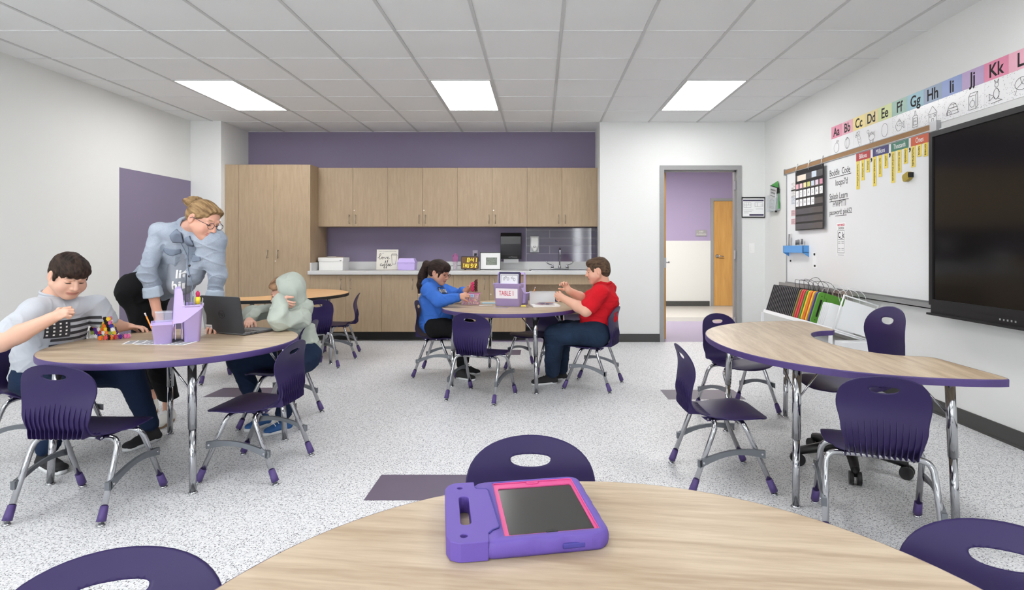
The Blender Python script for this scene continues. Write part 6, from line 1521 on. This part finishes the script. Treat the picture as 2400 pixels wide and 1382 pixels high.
# ================================================================ things on the tables
def caddy(loc, rz, label, s=1.0):
    e = empty('supply_caddy', loc, rz, label, 'caddy'); e.scale = (s, s, 1)
    def bin_(x0, x1, y0, y1, h, tp=.014, t=.0035, m=M_lav):
        mb = MB(); P0 = [(x0 + tp, y0 + tp), (x1 - tp, y0 + tp), (x1 - tp, y1 - tp), (x0 + tp, y1 - tp)]; P1 = [(x0, y0), (x1, y0), (x1, y1), (x0, y1)]
        def rr(P, r, k=4):
            cx, cy = (P[0][0] + P[2][0]) / 2, (P[0][1] + P[2][1]) / 2; w_, h_ = P[2][0] - P[0][0], P[2][1] - P[0][1]; return [(cx + a, cy + b) for a, b in rrect(w_, h_, r, k)]
        A = rr(P0, .016); B = rr(P1, .018); C = rr([(x0 + t, y0 + t), (x1 - t, y0 + t), (x1 - t, y1 - t), (x0 + t, y1 - t)], .015); D = rr([(P0[0][0] + t, P0[0][1] + t), (P0[1][0] - t, P0[1][1] + t), (P0[2][0] - t, P0[2][1] - t), (P0[3][0] + t, P0[3][1] - t)], .013)
        O = rr([(x0 - .005, y0 - .005), (x1 + .005, y0 - .005), (x1 + .005, y1 + .005), (x0 - .005, y1 + .005)], .02)
        L = [[(a, b, .0) for a, b in A], [(a, b, h - .004) for a, b in B], [(a, b, h - .004) for a, b in O], [(a, b, h) for a, b in O], [(a, b, h) for a, b in C], [(a, b, t) for a, b in D]]
        n = len(A); vs = [p for l in L for p in l]; fs = []
        for i in range(len(L) - 1):
            for k in range(n): fs.append((i * n + k, i * n + (k + 1) % n, (i + 1) * n + (k + 1) % n, (i + 1) * n + k))
        fs.append(tuple(range(n))[::-1]); fs.append(tuple((len(L) - 1) * n + k for k in range(n))); mb.add(vs, fs, True); return mb
    bin_(.018, .135, -.13, .13, .205).build('tall_bin', M_lav, e)
    bin_(-.145, -.022, -.13, -.004, .108).build('small_bin', M_lav, e); bin_(-.145, -.022, .004, .13, .108).build('small_bin', M_lav, e)
    F = frame((0, 0, 0), (1, 0, 0), (0, 0, 1)); mb = MB()
    side = [(-.03, .085), (-.022, .108), (.02, .11), (.05, .128), (.135, .190), (.135, .205), (.035, .205), (.028, .215), (.022, .285), (.012, .30), (-.006, .30), (-.018, .285), (-.024, .2), (-.03, .108)]
    for y in (-.128, .126): mb.prism(side, -y - .0015, -y + .0015, F)
    mb.box(-.018, -.015, -.127, .127, .02, .205).box(.018, .0215, -.127, .127, .02, .205).box(-.006, .014, -.128, .128, .286, .30)
    mb.build('handle_frame', M_lav, e)
    return e
def pencil(loc, d, L, label, col=(232, 140, 50), tip=True):
    d = V3(d).normalized(); e = empty('pencil', loc, 0, label, 'pencil')
    MB().tube([V3((0, 0, 0)), d * (L - .02)], .0038, 6).build('barrel', mat('pencil_orange', col, .5), e); MB().tube([d * (L - .02), d * (L - .012)], .0041, 8).build('ferrule', M_steel, e); MB().tube([d * (L - .012), d * L], .0038, 8).build('eraser', mat('eraser_white', (232, 214, 208), .7), e); return e
# --- left round table
CX, CY, CA = -2.055, 3.262, math.radians(33)
caddy((CX, CY, TT + .001), CA, 'lavender caddy beside the laptop on the left round table, holding pencils and a dark folder', .86)
Rz = Matrix.Rotation(CA, 4, 'Z')
def cl(x, y, z): p = Rz @ V3((x * .86, y * .86, 0)); return V3((CX + p.x, CY + p.y, TT + .001 + z))
pencil(cl(-.11, -.06, .006), (-.38, -.1, 1), .175, 'orange pencil leaning left out of the lavender caddy small bin')
pencil(cl(-.05, -.09, .006), (.22, .0, 1), .165, 'orange pencil leaning right out of the lavender caddy small bin', col=(226, 122, 50))
q = empty('clear_case', cl(-.08, .065, .006), CA + .1, 'clear plastic case standing in the small bin of the left caddy', 'case'); MB().box(-.04, .04, -.025, .025, 0, .155, bev=.006).build('case_body', M_clear, q); MB().box(-.042, .042, -.027, .027, .15, .16, bev=.004).build('lid', M_clear, q)
q = tag(MB().box(-.002, .002, -.06, .06, 0, .372, bev=0).build('dark_folder', mat('charcoal_folder', (58, 58, 66), .4)), 'dark grey folder standing upright in the left lavender caddy', 'folder'); q.location = cl(.033, .0, .006); q.rotation_euler = (0, .03, CA)
q = empty('paper_stack', cl(.095, .03, .006), CA, 'white papers and cards standing in the tall bin of the left caddy', 'papers')
for k in range(5): MB().box(-.001, .001, -.07 + .01 * k, .05, 0, .215 + .012 * (k % 3), Matrix.Translation((-.03 + .012 * k, 0, 0)) @ Matrix.Rotation(.05 * (k - 2), 4, 'Y')).build('sheet', mat('card_%d' % (k % 2), ((226, 228, 230), (196, 200, 206))[k % 2], .6), q)
q = empty('glue_bottle', cl(.11, -.05, .006), 0, 'small bottle with yellow top and pink tip in the left caddy', 'bottle'); MB().lathe([(.016, 0), (.016, .19), (.010, .20)], 14).build('bottle_body', M_milky, q); MB().lathe([(.014, .2), (.014, .235), (.009, .24)], 14).build('cap', mat('bright_yellow', (236, 208, 60), .4), q); MB().lathe([(.009, .24), (.011, .262), (.003, .275)], 12).build('tip', mat('magenta_tip', (196, 40, 92), .4), q)
q = empty('water_bottle', (-2.035, 3.45, TT + .001), 0, 'clear ribbed plastic bottle between the left caddy and the laptop', 'bottle'); MB().lathe([(.026, 0), (.030, .01), (.028, .03), (.030, .05), (.028, .07), (.030, .09), (.028, .12), (.013, .165), (.013, .18)], 18).build('bottle_body', M_clear, q); MB().lathe([(.0145, .178), (.0145, .195)], 14).build('cap', M_white, q)
for i, (x, y, a, lb_) in enumerate(((-2.17, 3.235, .35, 'lower left printed worksheet under the left caddy'), (-2.06, 3.17, -.05, 'printed worksheet under the front of the left caddy'))):
    q = empty('worksheet', (x, y, TT + .0006 + .0004 * i), a, lb_, 'paper', 'worksheets under the left caddy'); MB().box(-.14, .14, -.06, .06, 0, .0004).build('sheet', M_paper, q)
    mb = MB()
    for k in range(6):
        for j in range(4): mb.box(-.13 + .044 * k, -.095 + .044 * k, -.05 + .027 * j, -.03 + .027 * j, .0005, .0006)
    mb.build('print', M_inkgrey, q)
# laptop
q = empty('laptop', (-1.925, 3.505, TT + .001), math.atan2(-.13, .31), 'open dark grey laptop on the left round table, lid towards the viewer', 'laptop')
hw3 = .168
MB().prism([(a, b + .115) for a, b in rrect(2 * hw3, .232, .012)], .003, .014).build('base', mat('dark_keyboard_deck', (96, 98, 102), .4), q)
mb = MB()
for r_ in range(5):
    for c_ in range(14): mb.box(-.145 + .0208 * c_, -.128 + .0208 * c_, .035 + .019 * r_, .050 + .019 * r_, .0142, .0155)
mb.build('keyboard', M_black, q); MB().box(-.045, .045, .16, .222, .0142, .0146).build('touchpad', mat('touchpad_grey', (80, 82, 86), .35), q)
Ml = Matrix.Translation((0, .004, .012)) @ Matrix.Rotation(.16, 4, 'X'); Fl = Ml @ frame((0, -.004, .112), (1, 0, 0), (0, 0, 1))
lid = MB().prism(rrect(2 * hw3, .224, .012), -.0045, .003, Fl).build('lid', mat('charcoal_laptop_lid', (62, 64, 68), .45, vary=.02), q)
MB().prism(rrect(2 * hw3 - .02, .205, .004), -.0055, -.0045, Fl).build('screen', M_screen, q)
mb = MB(); mb.tube([Fl @ V3((.024 * math.cos(2 * PI * k / 24), .024 * math.sin(2 * PI * k / 24), .0032)) for k in range(24)], .0012, 6, closed=True); mb.build('logo_ring', mat('dark_logo', (38, 39, 42), .25), lid)
text('hp', .034, Fl @ Matrix.Translation((0, .002, .0034)), MATS['dark_logo'], lid, name='logo')
MB().box(-.028, .028, -.015, .015, .003, .0036, Fl @ Matrix.Translation((-hw3 + .042, -.085, 0))).build('asset_label', M_paper, lid)
strokes([[(-.022, .004), (.022, .004)], [(-.022, -.004), (.015, -.004)]], .003, Fl @ Matrix.Translation((-hw3 + .042, -.085, .0036))).build('print', M_inkgrey, lid, recalc=False)
MB().box(hw3 - .001, hw3 + .0004, .04, .055, .006, .011).box(hw3 - .001, hw3 + .0004, .07, .09, .006, .011).build('port', M_black, q)
# interlocking flower blocks
BC = {'purple': (92, 48, 150), 'orange': (232, 120, 40), 'yellow': (240, 204, 60), 'green': (140, 160, 60), 'white': (240, 238, 236), 'red': (200, 56, 60), 'black': (36, 32, 36), 'pink': (226, 120, 170), 'blue': (50, 50, 150)}
bproto = {}
def block(col, M):
    if col not in bproto:
        P = []
        for k in range(32):
            a = 2 * PI * k / 32; r_ = .0142 if (k // 2) % 2 == 0 else .0095; P.append((r_ * math.cos(a), r_ * math.sin(a)))
        o = MB().prism(P, -.0032, .0032).build('flower_block', mat('block_' + col, BC[col], .4, vary=0)); bproto[col] = o
    else:
        o = bproto[col].copy(); COL.objects.link(o)
    o.matrix_local = M
    return o
rnd = random.Random(12); names = list(BC)
bx_, by_ = -2.545, 3.335; ux = V3((.97, -.10, 0)).normalized()
for dpt in range(2):
    for r_ in range(6):
        n_ = (8, 8, 7, 6, 5, 4)[r_] - dpt
        for k in range(n_):
            p = V3((bx_, by_, TT + .0135 + .0200 * r_)) + ux * ((k - (n_ - 1) / 2) * .0225 + .002 * r_) + V3((.1, 1, 0)).normalized() * .022 * dpt
            col = rnd.choice(['purple', 'purple', 'orange', 'orange', 'yellow', 'green', 'white', 'white', 'black', 'red', 'blue', 'pink'])
            M = Matrix.Translation(p) @ Matrix.Rotation(-.10 + rnd.uniform(-.3, .3), 4, 'Z') @ Matrix.Rotation(PI / 2 + rnd.uniform(-.12, .12), 4, 'X') @ Matrix.Rotation(rnd.uniform(0, .4), 4, 'Z')
            tag(block(col, M), '%s flower shaped interlocking plastic block in the tower by the boy in grey' % col, 'toy block', 'interlocking blocks in the tower')
for k in range(15):
    t_ = k / 14; p = V3((-2.50 + .105 * t_, 3.265 + .075 * t_ + .01 * math.sin(9 * t_), TT + .0135 if k % 2 else TT + .0135)) + (V3((0, .015, .0)) if k % 2 else V3())
    col = ['orange', 'yellow', 'red', 'orange', 'black', 'white', 'orange', 'pink', 'red', 'pink', 'purple', 'purple', 'pink', 'white', 'pink'][k]
    tag(block(col, Matrix.Translation(p) @ Matrix.Rotation(rnd.uniform(-.5, .5), 4, 'Z') @ Matrix.Rotation(PI / 2, 4, 'X')), '%s flower shaped interlocking plastic block in the row beside the tower' % col, 'toy block', 'interlocking blocks in a row')
# --- far round table
CX, CY, CA = -.262, 5.30, math.atan2(-.955, -.30); Rz = Matrix.Rotation(CA, 4, 'Z')
e = caddy((CX, CY, TT + .001), CA, 'lavender caddy labelled TABLE 1 on the far round table, holding folders')
Fp = Matrix.Translation((.132, 0, .115)) @ Matrix.Rotation(.035, 4, 'Y'); 
MB().box(.002, .004, -.105, .105, -.045, .045, Fp).build('name_plate', mat('white_card_speckle', (238, 232, 238), .4, vary=.03, vscale=90), e)
text('TABLE 1', .062, Fp @ frame((.0044, 0, 0), (0, 1, 0), (0, 0, 1)), M_inkred, e, sx=.66, off=.0005)
def cl(x, y, z): p = Rz @ V3((x, y, 0)); return V3((CX + p.x, CY + p.y, TT + .001 + z))
for i, (x, col, lab, hh) in enumerate(((.085, (60, 54, 92), 'navy folder with a white cover sheet standing in the TABLE 1 caddy', .30), (.062, (120, 28, 52), 'dark red folder standing at the back of the TABLE 1 caddy', .29))):
    q = empty('folder', cl(x, .0, .008), CA, lab, 'folder'); MB().box(-.004, .004, -.10, .10, 0, hh, Matrix.Rotation(-.10, 4, 'Y')).build('cover', mat('folder_%d' % i, col, .45), q)
    if i == 0:
        MB().box(.0045, .0052, -.088, .088, .01, hh - .02, Matrix.Rotation(-.10, 4, 'Y')).build('cover_sheet', M_paper, q)
        Fs = Matrix.Rotation(-.10, 4, 'Y') @ frame((.0054, 0, 0), (0, 1, 0), (0, 0, 1))
        strokes([arc(-.05, .235, .008, .012, 0, 360, 8), arc(-.035, .25, .008, .009, 0, 360, 8), arc(-.012, .235, .010, .013, 0, 360, 8), arc(.03, .245, .009, .009, 0, 360, 8), arc(.05, .23, .009, .013, 0, 360, 8), [(-.08, .27), (.08, .27), (.08, .02), (-.08, .02), (-.08, .27)]], .0035, Fs).build('line_drawing', M_inkgrey, q, recalc=False)
# pink bead box
q = empty('bead_box', (-.645, 5.36, TT + .001), -.05, 'small clear pink-rimmed box of beads in front of the girl in blue', 'box')
mb = MB(); W3, D3, H3 = .078, .055, .105
for (a0, a1, b0, b1) in ((-W3, W3, -D3, -D3 + .002), (-W3, W3, D3 - .002, D3), (-W3, -W3 + .002, -D3, D3), (W3 - .002, W3, -D3, D3)): mb.box(a0, a1, b0, b1, 0, H3)
mb.box(-W3, W3, -D3, D3, 0, .002).build('box_body', mat('pink_clear_plastic', (238, 196, 216), .15, vary=0, alpha=.28), q)
mb = MB(); 
for (a0, a1, b0, b1) in ((-W3 - .006, W3 + .006, -D3 - .006, -D3 + .002), (-W3 - .006, W3 + .006, D3 - .002, D3 + .006), (-W3 - .006, -W3 + .002, -D3, D3), (W3 - .002, W3 + .006, -D3, D3)): mb.box(a0, a1, b0, b1, H3 - .008, H3)
mb.build('rim', mat('pink_rim', (232, 150, 200), .35), q)
MB().box(-.05, .04, -D3 - .0075, -D3 - .006, H3 - .034, H3 - .006).build('name_label', mat('pale_blue_label', (196, 214, 240), .6), q); text('BEADS', .022, frame((-.005, -D3 - .0078, H3 - .02), (1, 0, 0), (0, 0, 1)), mat('blue_ink', (50, 80, 180), .6, vary=0), q)
mb = MB(); rnd = random.Random(5)
bm_ = [mat('bead_%d' % i, c, .4, vary=0) for i, c in enumerate([(220, 60, 60), (90, 160, 70), (240, 200, 80), (120, 70, 50), (230, 120, 160)])]
for k in range(150): mb.mi(rnd.randrange(5)).ball((rnd.uniform(-W3 + .01, W3 - .01), rnd.uniform(-D3 + .01, D3 - .01), .008 + rnd.random() * .035), .0065, 6, 4)
bb = mb.build('beads', bm_, q); bb['kind'] = 'stuff'
# bead strands held by the girl
for i, (x, y, z0, z1, col, lab) in enumerate(((-.592, 5.30, .79, .895, (92, 40, 36), 'dark brown beaded strand held upright by the girl in blue'), (-.625, 5.31, .79, .87, (226, 60, 120), 'bright pink beaded strand held by the girl in blue'))):
    mb = MB()
    for k in range(30):
        a = k * 2.4; mb.ball((x + .011 * math.cos(a), y + .011 * math.sin(a), z0 + (z1 - z0) * k / 30), .0068, 8, 6)
    mb.cyl((x, y, z0 - .01), (x, y, z1), .004); tag(mb.build('bead_strand', mat('strand_%d' % i, col, .4)), lab, 'bead strand')
q = tag(MB().box(-.075, .075, -.04, .04, 0, .004).build('face_mask', mat('pale_blue_fabric', (168, 210, 232), .8, vary=.06, vscale=40), bevel=.002), 'pale blue pleated paper sheet left of the TABLE 1 caddy', 'paper'); q.location = (-.475, 5.46, TT + .001); q.rotation_euler = (0, 0, -.1)
for x, y, a, lab in ((-.50, 5.27, .25, 'small white paper slip between the bead box and the TABLE 1 caddy'), (-.34, 5.05, -.1, 'small purple striped paper slip in front of the TABLE 1 caddy')):
    q = empty('paper_slip', (x, y, TT + .0006), a, lab, 'paper'); MB().box(-.06, .06, -.022, .022, 0, .0006).build('sheet', M_paper if x < -.4 else mat('mauve_paper', (176, 160, 190), .7), q); strokes([[(-.05, -.01), (.05, -.01)], [(-.05, 0), (.04, 0)], [(-.05, .01), (.05, .01)]], .002, Matrix.Translation((0, 0, .0006))).build('print', M_inkgrey, q, recalc=False)
q = tag(MB().box(-.022, .022, -.009, .009, 0, .014, bev=.003).build('yellow_eraser', mat('yellow_foam_eraser', (236, 220, 110), .7)), 'small yellow eraser at the right foot of the TABLE 1 caddy', 'eraser'); q.location = (-.150, 5.14, TT + .001)
# clear bin on white tray
q = empty('white_tray', (.045, 5.19, TT + .001), .16, 'flat white tray with craft sticks on the far round table', 'tray'); MB().prism(rrect(.25, .20, .015), 0, .014).build('tray_body', M_white, q, bevel=.003)
rnd = random.Random(8)
for k in range(16):
    a = rnd.uniform(-.5, .5); x, y = rnd.uniform(-.06, .05), rnd.uniform(-.07, .04)
    c_ = rnd.choice([(150, 110, 120), (90, 90, 120), (196, 120, 70), (170, 150, 160)]); o = MB().box(-.038, .038, -.005, .005, 0, .0025).build('craft_stick', mat('stick_%d' % c_[0], c_, .6)); o.location = (.045 + x, 5.19 + y, TT + .0165 + .0028 * (k % 6)); o.rotation_euler = (0, .03, a); tag(o, 'thin coloured craft stick lying on the white tray', 'craft stick', 'craft sticks on the white tray')
q = empty('clear_bin', (.02, 5.40, TT + .001), .0, 'milky clear plastic bin behind the white tray on the far round table', 'bin')
W3, D3, H3 = .118, .075, .115; mb = MB()
for (a0, a1, b0, b1) in ((-W3, W3, -D3, -D3 + .002), (-W3, W3, D3 - .002, D3), (-W3, -W3 + .002, -D3, D3), (W3 - .002, W3, -D3, D3)): mb.box(a0, a1, b0, b1, 0, H3)
mb.box(-W3, W3, -D3, D3, 0, .002).build('bin_body', M_milky, q); mb = MB()
for (a0, a1, b0, b1) in ((-W3 - .006, W3 + .006, -D3 - .006, -D3 + .002), (-W3 - .006, W3 + .006, D3 - .002, D3 + .006), (-W3 - .006, -W3 + .002, -D3, D3), (W3 - .002, W3 + .006, -D3, D3)): mb.box(a0, a1, b0, b1, H3 - .006, H3)
mb.build('rim', M_milky, q)
q = tag(MB().lathe([(.026, 0), (.034, .085), (.032, .085), (.025, .003)], 20).build('paper_cup', M_white), 'white paper cup standing inside the milky clear bin', 'cup'); q.location = (.05, 5.37, TT + .004)
pencil((-.085, 5.41, TT + .03), (.30, 0, 1), .135, 'orange pencil leaning out of the clear bin beside the TABLE 1 caddy')
# --- nearest table: tablet in purple foam case
q = empty('tablet', (-.037, 1.10, TT + .001), math.radians(10), 'tablet in a purple foam case with pink bezel and carry handle on the nearest table', 'tablet')
M_foam = mat('violet_eva_foam', (98, 77, 160), .55, vary=.03, bump=.1, bscale=900); M_pinkb = mat('hot_pink_bezel', (206, 76, 136), .4, vary=.01)
W4, H4 = .1425, .1275
# rim with scalloped grip, built as ring of boxes around the screen opening
def ring(mb, out, inn, z0, z1):
    n = len(out); vs = [(x, y, z0) for x, y in out] + [(x, y, z1) for x, y in out] + [(x, y, z0) for x, y in inn] + [(x, y, z1) for x, y in inn]; fs = []
    for i in range(n):
        j = (i + 1) % n; fs += [(i, j, n + j, n + i), (2 * n + j, 2 * n + i, 3 * n + i, 3 * n + j), (n + i, n + j, 3 * n + j, 3 * n + i), (j, i, 2 * n + i, 2 * n + j)]
    return mb.add(vs, fs)
def resamp(P, n):
    P = [V3((*p, 0)) for p in P]; L = [0]
    for i in range(len(P)): L.append(L[-1] + (P[(i + 1) % len(P)] - P[i]).length)
    out = []; j = 0
    for k in range(n):
        t_ = L[-1] * k / n
        while L[j + 1] < t_: j += 1
        f_ = (t_ - L[j]) / max(1e-9, L[j + 1] - L[j]); p = P[j].lerp(P[(j + 1) % len(P)], f_); out.append((p.x, p.y))
    return out
N4 = 160; ox, oy = .041, .006; bw, bh = .0845, .113
body_out = resamp([(x + .028, y) for x, y in rrect(2 * W4 - .056, 2 * H4, .024, 8)], N4)
inn = resamp([(x + ox, y + oy) for x, y in rrect(2 * bw, 2 * bh, .006, 4)], N4)
def closest_align(out, inn):
    r_ = []
    for p in out:
        dx, dy = p[0] - ox, p[1] - oy; s_ = max(abs(dx) / bw, abs(dy) / bh); r_.append((ox + dx / s_, oy + dy / s_))
    return r_
inn = closest_align(body_out, inn)
def scal(P, amp):
    out = []; 
    for i, (x, y) in enumerate(P):
        c = 1 - amp * (0 if math.sin(i * .62) > -.25 else 1) * (1 if x > -.02 else 0) / .13; out.append(((x - .028) * c + .028, y * c))
    return out
mb = MB()
lay = [(body_out, 1.0, .004), (body_out, 1.0, .006)]
prof4 = [(.965, .0), (.99, .005), (1.0, .011), (1.0, .020), (.985, .027), (.96, .0305)]
rings_ = []
for sc_, z in prof4: rings_.append([((x - .028) * sc_ + .028, y * sc_, z) for x, y in (scal(body_out, .0022) if .004 < z < .028 else body_out)])
rings_.append([(ox + (x - ox) * 1.02, oy + (y - oy) * 1.02, .0305) for x, y in inn]); rings_.append([(x, y, .029) for x, y in inn]); rings_.append([(x, y, .018) for x, y in inn])
vs = [p for r_ in rings_ for p in r_]; fs = []
for i in range(len(rings_) - 1):
    for k in range(N4): fs.append((i * N4 + k, i * N4 + (k + 1) % N4, (i + 1) * N4 + (k + 1) % N4, (i + 1) * N4 + k))
fs.append(tuple(range(N4))[::-1]); mb.add(vs, fs, True); mb.build('foam_case', M_foam, q)
ib = [(ox + (x - ox) * .995, oy + (y - oy) * .995) for x, y in inn]; sbx, sby, sw, sh_ = ox + .001, oy - .008, .0765, .0985
sc_in = []
for x, y in ib:
    dx, dy = x - ox, y - oy; s_ = max(abs(dx) / bw, abs(dy) / bh); sc_in.append((sbx + dx / s_ / bw * sw, sby + dy / s_ / bh * sh_))
mb = ring(MB(), ib, sc_in, .018, .0265); mb.tube([(x, y, .0275) for x, y in ib], .0014, 6, closed=True); mb.build('pink_bezel', M_pinkb, q)
MB().box(sbx - sw, sbx + sw, sby - sh_, sby + sh_, .017, .0245).build('screen', mat('grey_tablet_glass', (54, 54, 53), .22, vary=0, spec=.6), q)
MB().tube([(ox - .001 + .012 * math.cos(2 * PI * k / 16), oy + bh - .008 + .0035 * math.sin(2 * PI * k / 16), .0275) for k in range(16)], .002, 6, closed=True).build('camera_opening', M_pinkb, q)
MB().ball((ox, oy - bh + .006, .0275), (.011, .0045, .002)).build('home_opening', M_black, q)
MB().box(.055, .095, -H4 - .0005, -H4 + .006, .008, .018, bev=.003).build('port_opening', mat('deep_violet_foam', (66, 60, 140), .6), q)
# handle piece: C shape with slot and two holes
hx0, hx1 = -W4, -.066
HP = [(-.082, H4 - .004), (-.120, H4 - .002), (-.136, H4 - .012), (-W4, H4 - .032), (-W4, -H4 + .032), (-.136, -H4 + .012), (-.120, -H4 + .002), (-.072, -H4 + .001), (-.070, -.096), (-.063, -.086), (-.052, -.080), (-.049, -.070), (-.056, .078), (-.060, .086), (-.079, .089), (-.082, .096)]
hp = resamp(HP, 96); sl = [( -.1065 + x, y - .002) for x, y in rrect(.019, .118, .0093, 6)]
def tri_ring(mb, outer, holes, z0, z1, bev=.003):
    vs = [V3(p) for p in outer]; ed = [(i, (i + 1) % len(outer)) for i in range(len(outer))]; o0 = len(outer)
    for h_ in holes:
        b0 = len(vs); vs += [V3(p) for p in h_]; ed += [(b0 + i, b0 + (i + 1) % len(h_)) for i in range(len(h_))]
    r_ = geometry.delaunay_2d_cdt(vs, ed, [list(range(o0))], 1, 1e-6); V2, F2 = r_[0], r_[2]
    def inside(c, P):
        ins = False; k = len(P) - 1
        for i in range(len(P)):
            if ((P[i][1] > c.y) != (P[k][1] > c.y)) and (c.x < (P[k][0] - P[i][0]) * (c.y - P[i][1]) / (P[k][1] - P[i][1]) + P[i][0]): ins = not ins
            k = i
        return ins
    keep = [f_ for f_ in F2 if inside(sum((V2[i] for i in f_), V3((0, 0))) / len(f_), outer) and not any(inside(sum((V2[i] for i in f_), V3((0, 0))) / len(f_), h_) for h_ in holes)]
    n = len(V2); cnt = {}
    for f_ in keep:
        for a, b in zip(f_, f_[1:] + f_[:1]): cnt.setdefault((min(a, b), max(a, b)), []).append((a, b))
    fs = [tuple(i + n for i in f_) for f_ in keep] + [tuple(f_[::-1]) for f_ in keep] + [(b, a, a + n, b + n) for l in cnt.values() if len(l) == 1 for a, b in l]
    return mb.add([(v.x, v.y, z0) for v in V2] + [(v.x, v.y, z1) for v in V2], fs)
mb = tri_ring(MB(), hp, [sl, arc(-.112, .098, .0058, .0058, 0, 360, 16)[:-1], arc(-.112, -.100, .0065, .0065, 0, 360, 16)[:-1]], .0, .0328)
hd_o = mb.build('carry_handle', M_foam, q, bevel=.0045)
MB().tube([(x + .001, y, .0318) for x, y in [HP[-1]] + HP[-2:7:-1]], .0016, 6).build('seam', MATS['deep_violet_foam'], q)
mb = MB()
for y, r_ in ((.098, .0058), (-.100, .0065)): mb.lathe([(r_, .0), (r_, .012)], 16, Matrix.Translation((-.112, y, 0)))
mb.build('peg_hole', MATS['deep_violet_foam'], q)
# power cord at the left edge of the picture
tag(MB().tube(spline([(-4.372, 4.45, .30), (-4.36, 4.6, .36), (-4.35, 4.75, .31), (-4.36, 4.85, .30), (-4.372, 4.95, .37)], 6), .005, 8).build('power_cord', M_black), 'thin black cord drooping along the left wall at the picture edge', 'cord')
